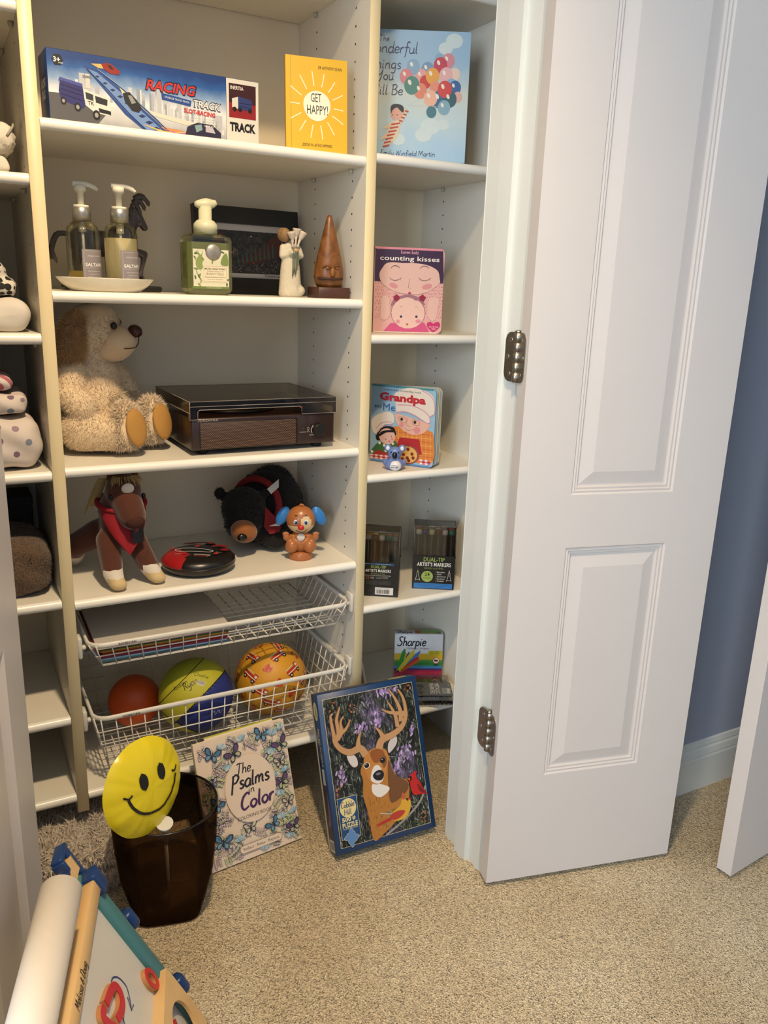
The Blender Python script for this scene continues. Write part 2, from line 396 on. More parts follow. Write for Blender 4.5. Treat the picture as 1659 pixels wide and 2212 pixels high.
struct('wall_front_left', MB().box(-2, -.157, -.352, -.235, 0, 2.55), M_blue, 'blue grey room wall to the left of the closet opening')
struct('wall_header', MB().box(-.157, .761, -.352, -.235, 2.07, 2.55), M_blue, 'blue grey wall strip above the closet opening')
struct('wall_right', MB().box(2.3, 2.4, -3.8, -.352, 0, 2.55), M_blue, 'blue grey side wall at the far right of the room')
struct('wall_left', MB().box(-2.1, -2, -3.8, -3.4, 0, 2.55).box(-2.1, -2, -2.1, -.352, 0, 2.55).box(-2.1, -2, -3.4, -2.1, 0, .85).box(-2.1, -2, -3.4, -2.1, 2.15, 2.55), M_blue, 'blue grey side wall with the daylight window')
struct('wall_rear', MB().box(-2, 2.4, -3.9, -3.8, 0, 2.55), M_blue, 'blue grey wall behind the viewer')
wf = MB().box(-2.07, -1.99, -3.42, -3.36, .83, 2.17).box(-2.07, -1.99, -2.14, -2.08, .83, 2.17).box(-2.07, -1.99, -3.42, -2.08, .83, .89).box(-2.07, -1.99, -3.42, -2.08, 2.11, 2.17)
struct('window_1', wf, M_trim, 'white framed window in the left wall of the room')
# door frame: jamb with stop, both sides
def jamb(name, xs, sgn, label):
    mb = MB().box(*sorted((xs, xs+sgn*.02)), -.352-.014, -.235, 0, 2.07)
    mb.box(*sorted((xs-sgn*.010, xs)), -.325, -.285, 0, 2.07)                      # door stop
    mb.rbox(*sorted((xs-sgn*.0005, xs+sgn*.012)), -.2355, -.243+.012, 0, 2.07, .002)  # inner lip
    mb.rbox(*sorted((xs+sgn*.006, xs+sgn*.066)), -.352-.017, -.352, 0, 2.13, .004)   # room side casing
    return struct(name, mb, M_trim, label)
jamb('trim_1', .741, 1, 'white jamb and stop at the right side of the closet opening')
jamb('trim_2', -.137, -1, 'white jamb and stop at the left side of the closet opening')
struct('trim_3', MB().box(-.137, .741, -.366, -.235, 2.05, 2.07), M_trim, 'white head jamb across the top of the closet opening')
def baseboard(name, x0, x1, y, label):
    prof = [(0, 0), (-.014, 0), (-.014, .088), (-.012, .094), (-.0125, .097), (-.010, .112), (-.0065, .117), (-.007, .121), (-.004, .133), (0, .135)]
    mb = MB(); n = len(prof); vs = [(x0, y+a, b) for a, b in prof]+[(x1, y+a, b) for a, b in prof]
    mb.add(vs, [(i, (i+1) % n, n+(i+1) % n, n+i) for i in range(n)][::1]+[tuple(range(n)), tuple(range(2*n-1, n-1, -1))])
    return struct(name, mb, M_trim, label)
baseboard('baseboard_right', .83, 2.3, -.352, 'white moulded baseboard behind the open white doors')
baseboard('baseboard_back', -.72, .985, .352, 'white moulded baseboard under the hanging shelves')

# ---------------- doors ----------------
def rect_loft(mb, x0, x1, z0, z1, y, prof, m=0):
    vs = []; fs = []
    for ins, dep in prof: vs += [(x0+ins, y+dep, z0+ins), (x1-ins, y+dep, z0+ins), (x1-ins, y+dep, z1-ins), (x0+ins, y+dep, z1-ins)]
    for i in range(len(prof)-1):
        for j in range(4): fs.append((4*i+j, 4*i+(j+1) % 4, 4*i+4+(j+1) % 4, 4*i+4+j))
    b = 4*(len(prof)-1); fs.append((b, b+1, b+2, b+3)); mb.add(vs, fs, m)
PROF = [(0, 0), (.003, .0035), (.007, .0025), (.009, .006), (.013, .005), (.015, .0095), (.018, .0095), (.043, .003)]
def panel_door(root, w, h, t, panels, stile=.11, front=-1):
    """front face at y=0 looking -y, body behind; hinge edge at x=0"""
    slab = MB(); zs = [0]
    slab.box(0, w, .011, t, .012, h)                                      # core
    slab.box(0, stile, 0, .011, .012, h).box(w-stile, w, 0, .011, .012, h)     # stiles
    zz = .012
    for a, b in panels: slab.box(stile, w-stile, 0, .011, zz, a); zz = b
    slab.box(stile, w-stile, 0, .011, zz, h)
    slab.build('door_slab', M_door, root)
    for a, b in panels:
        mb = MB(); rect_loft(mb, stile, w-stile, a, b, 0, PROF); mb.build('raised_panel', M_door, root)
def hinge(root, z, hz, ang, label):
    """barrel at local origin, two leaves: one on the jamb, one on the door edge"""
    h = MB(); n = 5
    e = bpy.data.objects.new('hinge', None); COL.objects.link(e); e.parent = root; e.location = z; e.empty_display_size = .01; e['label'] = label
    L = .089
    def leaf(nm, M3):
        pts = []; wdt = .033; r = .016
        for cx, cy, a0 in ((wdt-r, r, -90), (wdt-r, L-r, 0)): pts += [(cx+r*math.cos(R(a0+t)), cy+r*math.sin(R(a0+t))) for t in range(0, 91, 15)]
        pts = [(0, 0)]+pts+[(0, L)]
        mb = MB(); mb.prism(pts, 0, .0022, T=M3)
        for (sx, sy) in ((.017, .014), (.024, L/2), (.017, L-.014)):
            mb.lathe([(.0042, 0), (.0042, .0006), (.0030, .0008), (.0008, .0001)], 14, (sx, sy, .0022), 1, T=M3)
        mb.build(nm, [M_metal, mat('screw_steel', '#b5b2ad', .3, 1)], e)
    jm = Matrix(((0, 0, -1, 0), (1, 0, 0, .002), (0, 1, 0, 0), (0, 0, 0, 1)))      # on jamb: runs +y, faces -x
    leaf('jamb_leaf', jm)
    a = R(ang); dx, dy = math.sin(a), -math.cos(a)     # along door edge
    nx, ny = -math.cos(a), -math.sin(a)
    dm = Matrix(((dx, 0, nx, 0), (dy, 0, ny, -.002), (0, 1, 0, 0), (0, 0, 0, 1))); leaf('door_leaf', dm)
    kn = MB()
    for i in range(5): kn.cyl((-.002, 0, .0008+i*L/5), (-.002, 0, (i+1)*L/5-.0008), .0062, n=18)
    kn.cyl((-.002, 0, 0), (-.002, 0, L), .0052, n=12); kn.lathe([(.0066, 0), (.0066, .002), (.003, .004)], 16, (-.002, 0, L)); kn.build('knuckle', M_metal, e)
# right closet door, swung wide open
P1 = Vector((.7245, -.4175, 0)); d1 = Vector((1.147-.7245, -.5205+.4175, 0)).normalized(); a1 = math.atan2(d1.y, d1.x)
door1 = thing('door_1', 'open white panelled closet door with two steel hinges', None, P1, a1, kind='structure')
panel_door(door1, .4375, 2.03, .036, [(.258, .752), (.856, 1.88)], .110)
# left closet door, seen along its face
P3 = Vector((-.1235, -.385, 0)); a3 = R(180-76)
door3 = thing('door_3', 'white panelled closet door standing open at the left edge', None, P3, None, kind='structure')
d3 = Vector((-math.sin(R(14)), -math.cos(R(14)), 0)); door3.rotation_euler = (0, 0, math.atan2(-d3.y, -d3.x))
lm = Vector((d3.x, d3.y, 0))
def left_door():
    w, t = .4375, .036
    # local x runs from free end (x=-w) to hinge edge (x=0); face at y=0 looks local -y
    slab = MB().box(-w, 0, .011, t, .012, 2.03).box(-.11, 0, 0, .011, .012, 2.03).box(-w, -w+.11, 0, .011, .012, 2.03)
    zz = .012
    for a, b in [(.258, .752), (.856, 1.88)]: slab.box(-w+.11, -.11, 0, .011, zz, a); zz = b
    slab.box(-w+.11, -.11, 0, .011, zz, 2.03); slab.build('door_slab', M_door, door3)
    for a, b in [(.258, .752), (.856, 1.88)]:
        mb = MB(); rect_loft(mb, -w+.11, -.11, a, b, 0, PROF); mb.build('raised_panel', M_door, door3)
left_door()
# door further right, seen by its edge
P2 = Vector((1.217, -.637, 0)); door2 = thing('door_2', 'white door seen edge on at the far right', None, P2, math.atan2(.014, .144), kind='structure')
panel_door(door2, .74, 2.03, .034, [(.258, .80), (.95, 1.88)], .115)
_mid = M_door
for z0 in (.452-.218-.02, 1.255-.218):
    pass
hz = (.302, 1.061)
for i, z in enumerate(hz):
    hinge_root = door1
    inv = Matrix.Rotation(-a1, 3, 'Z'); loc = inv @ (Vector((.7355, -.3735, z))-P1)
    hinge(hinge_root, loc, None, -14, 'steel butt hinge with rounded leaves and screws')
for ch in door1.children:
    if ch.name.startswith('hinge'): ch.rotation_euler = (0, 0, -a1)

# ---------------- hanging shelf system ----------------
def panel(name, x0, label, sides, z0=.148, z1=1.90):
    p = thing(name, label, 'shelf panel', (x0, 0, z0), group=None)
    MB().box(0, T, .002, .351, 0, z1-z0).build('board', M_white, p)
    MB().rbox(0, T, -.0005, .0025, 0, z1-z0, .0008, 1).build('edge_band', M_band, p)
    for s in sides:
        mb = MB(); x = -.0003 if s < 0 else T+.0003
        for yy in (.0617, .2538):
            k = 0
            while True:
                z = (.5659+1.4034-.218)-.032*k-z0; k += 1
                if z < .01: break
                if z > z1-z0-.02: continue
                n = 8; vs = [(x, yy+.0024*math.cos(2*math.pi*i/n), z+.0024*math.sin(2*math.pi*i/n)) for i in range(n)]
                mb.add(vs, [tuple(range(n)) if s > 0 else tuple(range(n-1, -1, -1))])
        mb.build('pin_holes', M_hole, p, kind='stuff')
    return p
panel('shelf_upright', -T, 'tall upright panel between the narrow left shelves and the wide middle shelves', (-1, 1))
panel('shelf_upright', W, 'tall upright panel between the wide middle shelves and the right shelf column', (-1, 1))
panel('shelf_upright', XR, 'tall upright panel at the right end beside the door jamb', (-1,))
panel('shelf_upright', -.50, 'tall upright panel at the far left end of the shelves', (1,))
def shelf(x0, x1, z, label, cat='shelf', pins=True):
    t = .0192; yb = .347; r = t/2
    s = thing('shelf_board', label, cat, (x0, 0, z-t))
    n = 10; prof = [(yb, 0)]+[(r+.0005-r*math.cos(R(a)), r-r*math.sin(R(90-0))*0+r*math.sin(R(a))*0) for a in ()]
    arc = [(r-.0005+r*math.cos(R(a)), r+r*math.sin(R(a))) for a in range(270, 89, -15)]
    w = x1-x0; c = .0004
    top = MB().box(c, w-c, r-.0005, yb, 0, t).build('board', M_white, s)
    mb = MB(); k = len(arc); vs = [(c, a, b) for a, b in arc]+[(w-c, a, b) for a, b in arc]
    mb.add(vs, [(i, k+i, k+i+1, i+1) for i in range(k-1)], 0, True); mb.add(vs, [tuple(range(k)), tuple(range(2*k-1, k-1, -1))])
    mb.build('bullnose_edge', M_nose, s)
    if pins:
        for px in (.0045, w-.0045):
            for py in (.0617, .2538):
                q = MB().lathe([(.0035, -.009), (.0045, -.004), (.0045, -.0002)], 10, (px, py, 0)); q.build('shelf_pin', mat('clear_pin', '#b9b4a4', .25), s)
    return s
SM = dict(s1=1.4737, s2=1.1942, s3=.8767, s4=.612, bs=.190)
shelf(0, W, 1.808, 'top shelf of the wide middle section above the boxed toy')
shelf(0, W, SM['s1'], 'white shelf carrying the long racing box and yellow book')
shelf(0, W, SM['s2'], 'white shelf carrying the soap bottles and black picture frame')
shelf(0, W, SM['s3'], 'white shelf carrying the cream plush dog and record player')
shelf(0, W, SM['s4'], 'white shelf carrying the plush horse, black bear and puppy toy')
shelf(0, W, SM['bs'], 'lowest shelf of the middle section below the wire baskets')
RS = (1.4828, 1.1217, .8131, .4969, .190)
for z, l in zip((1.812,)+RS, ('top shelf of the right column above the balloon picture book', 'right column shelf carrying the balloon picture book', 'right column shelf carrying the pink and purple board book', 'right column shelf carrying the chef board book and koala', 'right column shelf carrying the two black marker cases', 'lowest right column shelf carrying the highlighter box')):
    shelf(W+T, XR, z, l)
LS = (1.642, 1.384, 1.121, .872, .618, .368, .190)
for z, l in zip(LS, ('top visible shelf of the left section at the corner', 'left section shelf carrying the white quilted cloth', 'left section shelf carrying the white pillow and patterned cloth', 'left section shelf carrying the dotted cloth bundles', 'left section shelf carrying the brown fleece blanket', 'empty left section shelf, second from the bottom', 'lowest left section shelf just above the shaggy blanket')):
    shelf(-.4776, -T, z, l)
# ================= things on the middle shelves =================
M_page = mat('page_edges', '#e9e0cc', .8, var=.1, scale=400)
def grad(key, axis, stops, lo, hi, noise=0, nscale=30, rough=.4):
    """printed colour gradient along a local axis"""
    def b(nt, tc, bs):
        sp = node(nt, 'ShaderNodeSeparateXYZ'); nt.links.new(tc.outputs['Object'], sp.inputs[0])
        mr = node(nt, 'ShaderNodeMapRange'); mr.inputs[1].default_value = lo; mr.inputs[2].default_value = hi
        src = sp.outputs['XYZ'.index(axis)]
        if noise:
            n = node(nt, 'ShaderNodeTexNoise', Scale=float(nscale), Detail=4.0); nt.links.new(tc.outputs['Object'], n.inputs['Vector'])
            a = node(nt, 'ShaderNodeMath', operation='MULTIPLY_ADD'); a.inputs[1].default_value = noise; nt.links.new(n.outputs[0], a.inputs[0]); nt.links.new(src, a.inputs[2]); src = a.outputs[0]
        nt.links.new(src, mr.inputs[0]); return ramp(nt, stops, mr.outputs[0])
    return ramp_mat(key, b, rough)
def book(name, label, cat, BL, BR, tilt, w, h, t, cover, r=0, cov_t=.0012, page=None, spine=True):
    """closed book standing up, front cover at local z=0 looking +z"""
    o = thing(name, label, cat, BL, board_rot(BL, BR, tilt))
    def slab(z0, z1, ins=0):
        if r:
            pts = [(0, ins), ]
            for cx, cy, a0 in ((w-r-ins, r+ins, -90), (w-r-ins, h-r-ins, 0)): pts += [(cx+r*math.cos(R(a0+q)), cy+r*math.sin(R(a0+q))) for q in range(0, 91, 15)]
            pts += [(0, h-ins)]
            return MB().prism(pts, z0, z1)
        return MB().box(0, w-ins, ins, h-ins, z0, z1)
    slab(-cov_t, 0).build('front_cover', cover, o)
    slab(-t, -t+cov_t).build('back_cover', cover, o)
    slab(-t+cov_t, -cov_t, .0015).build('pages', page or M_page, o)
    if spine: MB().box(-.0012, 0, 0, h, -t, 0).build('spine', cover, o)
    return o

# --- racing toy box ---
BL = (.023, .050, SM['s1']); BR = (.406, .065); w, h, dp = .383, .117, .078
rb = thing('toy_box', 'long blue racing track toy box on the upper middle shelf', 'box', BL, board_rot(BL, BR, 0))
m_rf = grad('racing_front_print', 'Y', [(0, '#6b6f78'), (.25, '#b9bdc2'), (.5, '#dfe3e6'), (.72, '#7d9cc6'), (.88, '#2a5aa0'), (1, '#1d3f80')], 0, h, .02, 40)
MB().rbox(0, w, 0, h, -dp, -.0002, .0012, 1).build('carton', [mat('racing_box_blue', '#1c3566', .4)], rb)
MB().box(.001, w-.0655, .001, h-.001, -.0003, .0002).build('front_print', m_rf, rb)
A = Art()
A.rect(w-.065, w-.0005, .001, h-.001, '#d9d7cf')
A.poly([(0.001, .001), (.075, .001), (.1, .03), (.045, .05), (.001, .048)], '#55565c')
for x, y, a, b in ((.022, .05, .012, .035), (.038, .052, .007, .022), (.052, .055, .009, .042), (.066, .05, .008, .03), (.175, .05, .008, .035), (.186, .048, .008, .048), (.197, .048, .01, .04), (.222, .045, .009, .03), (.236, .046, .008, .025), (.262, .035, .01, .03), (.29, .035, .012, .025), (.3, .03, .009, .03)):
    A.rect(x, x+a, y-.012, y-.012+b, '#b8bcc4', 1)
# track slide
A.poly([(.06, .098), (.083, .094), (.135, .06), (.2, .012), (.222, .001), (.168, .001), (.128, .028), (.095, .062)], '#2b4a8f', 2)
A.poly([(.068, .093), (.082, .09), (.13, .058), (.19, .013), (.205, .001), (.176, .001), (.134, .03), (.1, .062)], '#6f8fc4', 3)
for i in range(9):
    t_ = i/8; cx = .083+t_*.1; cy = .083-t_*.072; s = .004+.004*t_
    A.poly([(cx-s, cy), (cx, cy-s*.4), (cx+s, cy+s*.15), (cx, cy+s*.5)], '#26365f', 4)
# truck
A.poly([(.017, .052), (.02, .07), (.057, .063), (.06, .033), (.055, .028), (.02, .039)], '#2e2f6e', 3)
A.poly([(.017, .067), (.02, .074), (.057, .068), (.057, .063), (.02, .069)], '#47509c', 4)
for y in (.044, .052, .059): A.stroke([(.021, y+.004), (.057, y-.003)], .0012, '#191a44', 5, False)
A.poly([(.058, .06), (.077, .056), (.1, .052), (.105, .035), (.1, .022), (.075, .025), (.06, .035)], '#d8d8d4', 4)
A.poly([(.061, .056), (.074, .053), (.074, .043), (.062, .045)], '#33363a', 5)
A.poly([(.077, .052), (.098, .048), (.097, .038), (.078, .041)], '#2b2d31', 5)
A.poly([(.082, .033), (.103, .03), (.103, .024), (.083, .026)], '#202226', 5)
A.text('TK', .064, .036, .006, '#1c1d20', 6, bold=1)
for x, y, q in ((.024, .037, .006), (.047, .03, .007), (.078, .021, .008)): A.ell(x, y, q*.8, q, '#1d1d1f', 5).ell(x, y, q*.4, q*.5, '#9a9a9a', 6)
A.rect(.062, .07, .062, .085, '#c9c9c6', 3).rect(.058, .072, .078, .082, '#7a7d84', 4)
for i in range(60):
    x_ = random.uniform(.02, .31); b_ = .045-.03*max(0, (x_-.15)/.16); hh = random.uniform(.008, .03); ww = random.uniform(.002, .006)
    A.rect(x_, x_+ww, b_, b_+hh, random.choice(('#a9afb9', '#c3c8ce', '#8f99a8', '#d4d8da')), 1)
for i in range(26):
    x_ = random.uniform(.255, .3); A.rect(x_, x_+.003, .012+random.uniform(0, .01), .03+random.uniform(-.006, .004), random.choice(('#9aa39a', '#b9bdb4', '#7f8890')), 1)
A.stroke([(.083, .095), (.135, .062), (.2, .014), (.212, .003)], .0016, '#1d3570', 5); A.stroke([(.066, .092), (.1, .064), (.136, .03), (.172, .002)], .0016, '#1d3570', 5)
A.stroke([(.083, .0955), (.136, .0635), (.19, .024)], .0008, '#9db4dc', 5)
A.stroke([(.16, .016), (.2, .008), (.24, .012)], .003, '#e8b86a', 5, taper=.9); A.stroke([(.2, .013), (.225, .008), (.25, .015)], .0022, '#b06aa0', 5, taper=.9)
# cars
A.poly([(.09, .104), (.1, .107), (.108, .106), (.122, .097), (.12, .091), (.105, .091), (.095, .096)], '#8e2a22', 5)
A.poly([(.1, .105), (.107, .104), (.112, .098), (.105, .098)], '#3a1d1c', 6)
A.poly([(.073, .102), (.09, .104), (.094, .097), (.085, .097)], '#e0b070', 4)
A.poly([(.125, .063), (.137, .066), (.15, .054), (.158, .042), (.152, .034), (.14, .036), (.128, .05)], '#2a2a2b', 5)
A.poly([(.134, .06), (.14, .061), (.148, .05), (.14, .047)], '#8f9294', 6)
A.poly([(.118, .075), (.126, .068), (.132, .065), (.125, .06)], '#d9cda8', 4)
A.poly([(.235, .001), (.241, .022), (.262, .032), (.29, .03), (.306, .018), (.306, .001)], '#2c2740', 5)
A.poly([(.255, .026), (.268, .029), (.27, .02), (.258, .014)], '#7fa0a8', 6); A.poly([(.276, .029), (.29, .026), (.295, .016), (.276, .017)], '#b7b4c2', 6)
A.poly([(.19, .016), (.232, .014), (.24, .004), (.215, .004)], '#c98b5a', 4)
A.poly([(.17, .034), (.24, .024), (.26, .03), (.175, .04)], '#d5d2c6', 2)
A.text('RACING', .165, .075, .017, '#101a30', 6, w=.092, shear=.25, bold=5); A.text('RACING', .167, .0755, .0155, '#c8312f', 7, w=.088, shear=.25, bold=2)
A.poly([(.195, .062), (.248, .057), (.25, .067), (.194, .073)], '#244a92', 6); A.text('STORAGE TRACK TRUCK', .2, .0655, .0032, '#e8e8ea', 8, w=.046, rot=-5)
A.text('TRACK', .25, .0575, .0125, '#14171c', 7, w=.056, shear=.2, bold=5, rot=-2); A.text('TRACK', .2515, .058, .0112, '#dcdcdc', 8, w=.053, shear=.2, bold=2, rot=-2)
A.text('SLOT-RACING', .235, .046, .007, '#c2302e', 7, w=.06, bold=3, rot=-2)
for i, s_ in enumerate(('THE RACING CAR STARTS DOWNWARDS', 'ABOVE THE TRACK TO MAKE THE RACE TRACKS', 'MORE INTERESTING', 'GAME FUN')): A.text(s_, .295, .039-i*.0042, .0022, '#f2f2f0', 7, 'R', w=.064-.014*i, rot=0)
A.poly([(.018+.0095*math.cos(R(a)), .1+.0095*math.sin(R(a))) for a in range(0, 360, 60)], '#17191f', 4); A.text('3+', .0115, .0965, .0075, '#f0f0f0', 6, bold=2); A.text('AGES', .0195, .0945, .0022, '#f0f0f0', 6)
x0 = w-.060
A.rect(x0, w-.006, .049, .108, '#8e1d22', 2).rect(x0, w-.006, .075, .108, '#3a1416', 3).text('INERTIA', x0+.003, .098, .006, '#f0eee8', 5, w=.026, bold=1)
A.poly([(x0+.006, .082), (x0+.018, .086), (x0+.018, .065), (x0+.006, .067)], '#d7d5cf', 5).poly([(x0+.018, .087), (x0+.046, .083), (x0+.046, .064), (x0+.018, .064)], '#2d3a72', 5)
for x in (.011, .022, .042): A.ell(x0+x, .064, .004, .004, '#151517', 6)
for y in (.07, .076): A.stroke([(x0+.019, y), (x0+.045, y-.001)], .001, '#151a3c', 6, False)
A.text('TRACK', x0+.001, .026, .014, '#141414', 5, w=.052, bold=4)
A.build(rb)
A = Art(o=(0, 0, -dp), U=(0, 0, 1), V=(0, 1, 0)); 
A.N = Vector((-1, 0, 0)); A.text('RACING', .02, .06, .013, '#d8d8d8', 3, w=.04, bold=4, shear=.2); A.text('TRACK', .02, .042, .013, '#d8d8d8', 3, w=.036, bold=4, shear=.2); A.rect(.025, .05, .076, .078, '#a03032', 3); A.build(rb)

# --- yellow book ---
BL = (.4521, .0336, SM['s1']+.0005); BR = (.5715, .0087)
m_y = mat('yellow_cover', '#e0b021', .42, var=.04, scale=25)
yb = book('hardback_book', 'yellow hardback book with a white sun on the upper middle shelf', 'book', BL, BR, 5, .121, .170, .016, m_y)
A = Art(); A.rect(.0085, .0095, 0, .17, '#b98c14', 0)
A.blob([(.06+.027*math.cos(R(a))*(1+.03*math.sin(3*R(a))), .083+.0275*math.sin(R(a))) for a in range(0, 360, 30)], '#efe9d2', 1)
for a in range(-4, 360, 26):
    ca, sa = math.cos(R(a)), math.sin(R(a)); r1 = .034; r2 = .034+.022+.003*math.sin(a)
    A.stroke([(.06+r1*ca, .083+r1*1.05*sa), (.06+(r1+r2)/2*ca+.0004, .083+(r1+r2)/2*1.1*sa), (.06+min(r2, .053/abs(ca) if abs(ca) > .3 else 1)*ca, .083+r2*1.15*sa)], .0019, '#f4ecc4', 1)
A.text('GET', .0585, .090, .0155, '#2b2a22', 3, 'C', w=.021); A.text('HAPPY!', .061, .0675, .0165, '#2b2a22', 3, 'C', w=.042)
A.text('DR ANTHONY GUNN', .110, .150, .0055, '#3b3317', 3, 'R', w=.047); A.text('LESSONS IN LASTING HAPPINESS', .06, .0085, .0052, '#3b3317', 3, 'C', w=.06); A.build(yb)

# --- shelf 2: oval dish with two pump bottles ---
z2 = SM['s2']
dish = thing('soap_dish', 'white oval ceramic dish holding two pump bottles', 'dish', (.108, .092, z2))
MB().lathe([(.0001, .0), (.058, 0), (.064, .002), (.078, .012), (.0885, .0235), (.0895, .0250), (.087, .0248), (.074, .0125), (.06, .006), (.0001, .0055)], 48, sy=.62).build('bowl', mat('white_glaze', '#dcd7c8', .25), dish)
M_pump = mat('cream_plastic', '#e6e2d2', .4); M_silver = mat('satin_silver', '#b9b7b0', .35, .85); M_lab = mat('grey_label', '#8f8788', .5)
M_glass = clear_mat('clear_bottle', '#e6e4d4', .05)
def pump_bottle(name, label, x, y, liquid, level, label_rot):
    b = thing(name, label, 'bottle', (x, y, z2+.0062)); r = .0305
    MB().lathe([(r-.003, 0), (r, .003), (r, .098), (.029, .104), (.025, .112), (.018, .1175), (.0135, .119), (.0135, .128)], 40).build('bottle', M_glass, b)
    MB().lathe([(.0001, .0015), (r-.0035, .0015), (r-.0012, .004), (r-.0012, level), (.0001, level)], 40).build('contents', liquid, b)
    MB().lathe([(.0165, .119), (.0165, .142), (.0158, .1425), (.0001, .1425)], 28).build('collar', M_silver, b)
    c = MB().lathe([(.0135, .1425), (.0135, .147), (.0001, .147)], 24); c.lathe([(.0055, .147), (.0055, .168), (.0075, .168), (.0075, .171), (.0105, .171), (.0105, .1815), (.0001, .1815)], 20)
    c.tube(cat_rom([(-.013, 0, .1835), (0, 0, .1835), (.012, 0, .1835), (.024, 0, .180), (.031, 0, .1755)], 4), [.0045]*8+[.0042]*6+[.0032]*3, 10); c.build('pump', M_pump, b)
    MB().cyl((.001, 0, .02), (0, 0, .14), .0025, n=8).cyl((0, 0, .1), (0, 0, .125), .007, n=12).build('dip_tube', mat('clear_tube', '#cfcbb9', .3), b)
    a0 = R(label_rot); ww = .046
    fn = lambda u, v, z: Vector(((r+z)*math.cos(a0+u/r), (r+z)*math.sin(a0+u/r), v))
    L = Art(fn=fn); L.name = 'label'
    n = 10
    def strip(u0, u1, v0, v1, hx, l):
        for i in range(n): L.rect(u0+(u1-u0)*i/n, u0+(u1-u0)*(i+1)/n, v0, v1, hx, l)
    strip(-ww/2, ww/2, .008, .069, '#8f8789', 0)
    for v0, v1 in ((.0105, .0109), (.066, .0664)): strip(-ww/2+.003, ww/2-.003, v0, v1, '#cfcac6', 1)
    for u in (-ww/2+.003, ww/2-.0034): L.rect(u, u+.0004, .0105, .0664, '#cfcac6', 1)
    L.text('SALTAIRE', 0, .039, .0055, '#efece6', 2, 'C', w=.036, bold=2); L.text('maui soap', 0, .056, .0035, '#d8d4d0', 2, 'C', w=.026)
    L.text('NOURISHING LOTION SOAP', 0, .0355, .0013, '#d8d4d0', 2, 'C', w=.036)
    for i, (s_, w_) in enumerate((('NOURISHING', .028), ('HAND LOTION', .022), ('WITH COCONUT', .03), ('250 ML', .016))): L.text(s_, 0, .029-i*.0052, .0022, '#d8d4d0', 2, 'C', w=w_)
    L.build(b); return b
pump_bottle('soap_bottle', 'clear pump bottle nearly empty with a little yellow soap, grey label', .0735, .104, mat('amber_soap', '#a8923c', .15), .030, -62)
pump_bottle('lotion_bottle', 'pump bottle full of cream lotion with grey label', .1375, .083, mat('cream_lotion', '#d9d0b2', .4), .091, -60)

# --- horse figurine ---
hf = thing('horse_figurine', 'dark prancing horse figurine behind the pump bottles', 'figurine', (.13, .235, z2))
mb = MB(); Z = -0
mb.ell((0, 0, .092), (.048, .022, .026)); mb.ell((.035, 0, .1), (.027, .021, .03)); mb.ell((-.038, 0, .095), (.028, .021, .028))
capsule(mb, (.045, 0, .108), (.066, 0, .15), .021, .013); capsule(mb, (.066, 0, .15), (.069, 0, .160), .0135, .012)
capsule(mb, (.068, 0, .158), (.087, 0, .128), .0125, .0075)
for y in (-.009, .009): capsule(mb, (.07, y*.6, .168), (.068, y*.9, .182), .003, .0015)
capsule(mb, (.044, -.01, .082), (.083, -.011, .076), .0105, .007); capsule(mb, (.083, -.011, .076), (.074, -.011, .042), .0065, .0045); capsule(mb, (.074, -.011, .042), (.072, -.011, .034), .005, .006)
capsule(mb, (.046, .01, .08), (.068, .01, .046), .0105, .006); capsule(mb, (.068, .01, .046), (.09, .01, .012), .0055, .005)
for y in (-.01, .01):
    capsule(mb, (-.045, y, .085), (-.052, y, .05), .013, .007); capsule(mb, (-.052, y, .05), (-.045, y, .014), .006, .0048)
organic('body', mb, mat('dark_bronze', '#4a3f45', .35, var=.25, scale=60, coat=.3), hf, .003, 4)
mn = MB()
for i in range(16):
    a = i/15; p0 = (.05+.02*a, (-.006+.012*(i % 2)), .125+.06*a)
    mn.tube(cat_rom([p0, (p0[0]-.006+.018*a, p0[1]*1.3, p0[2]+.006), (p0[0]-.012+.034*a, p0[1]*1.6, p0[2]-.004+.006*a), (p0[0]-.018+.050*a, p0[1]*1.4, p0[2]-.020+.010*a)], 4), [.0055]*4+[.005]*4+[.0035]*4+[.0006], 6)
mn.build('mane', mat('grey_mane', '#56504f', .5, var=.25, scale=120), hf)
tl = MB()
for i in range(9): 
    y = (i-4)*.003; tl.tube(cat_rom([(-.062, y*.3, .108), (-.085, y, .105), (-.098, y*1.4, .08-.002*i), (-.09, y*1.2, .05+.002*i)], 4), [.005]*4+[.0055]*4+[.004]*4+[.0008], 6)
tl.build('tail', MATS['grey_mane'], hf)
MB().rbox(-.08, .112, -.03, .03, 0, .012, .004).build('base', mat('black_base', '#1a1716', .4), hf)
ln = MB()
for k in range(14):
    p = [.02+.045*random.random(), -.0215, .085+.04*random.random()]; pts = []
    for j in range(5): pts.append(tuple(p)); p = [p[0]+.005, p[1]+.0004, p[2]+random.uniform(-.004, .006)]
ln = None

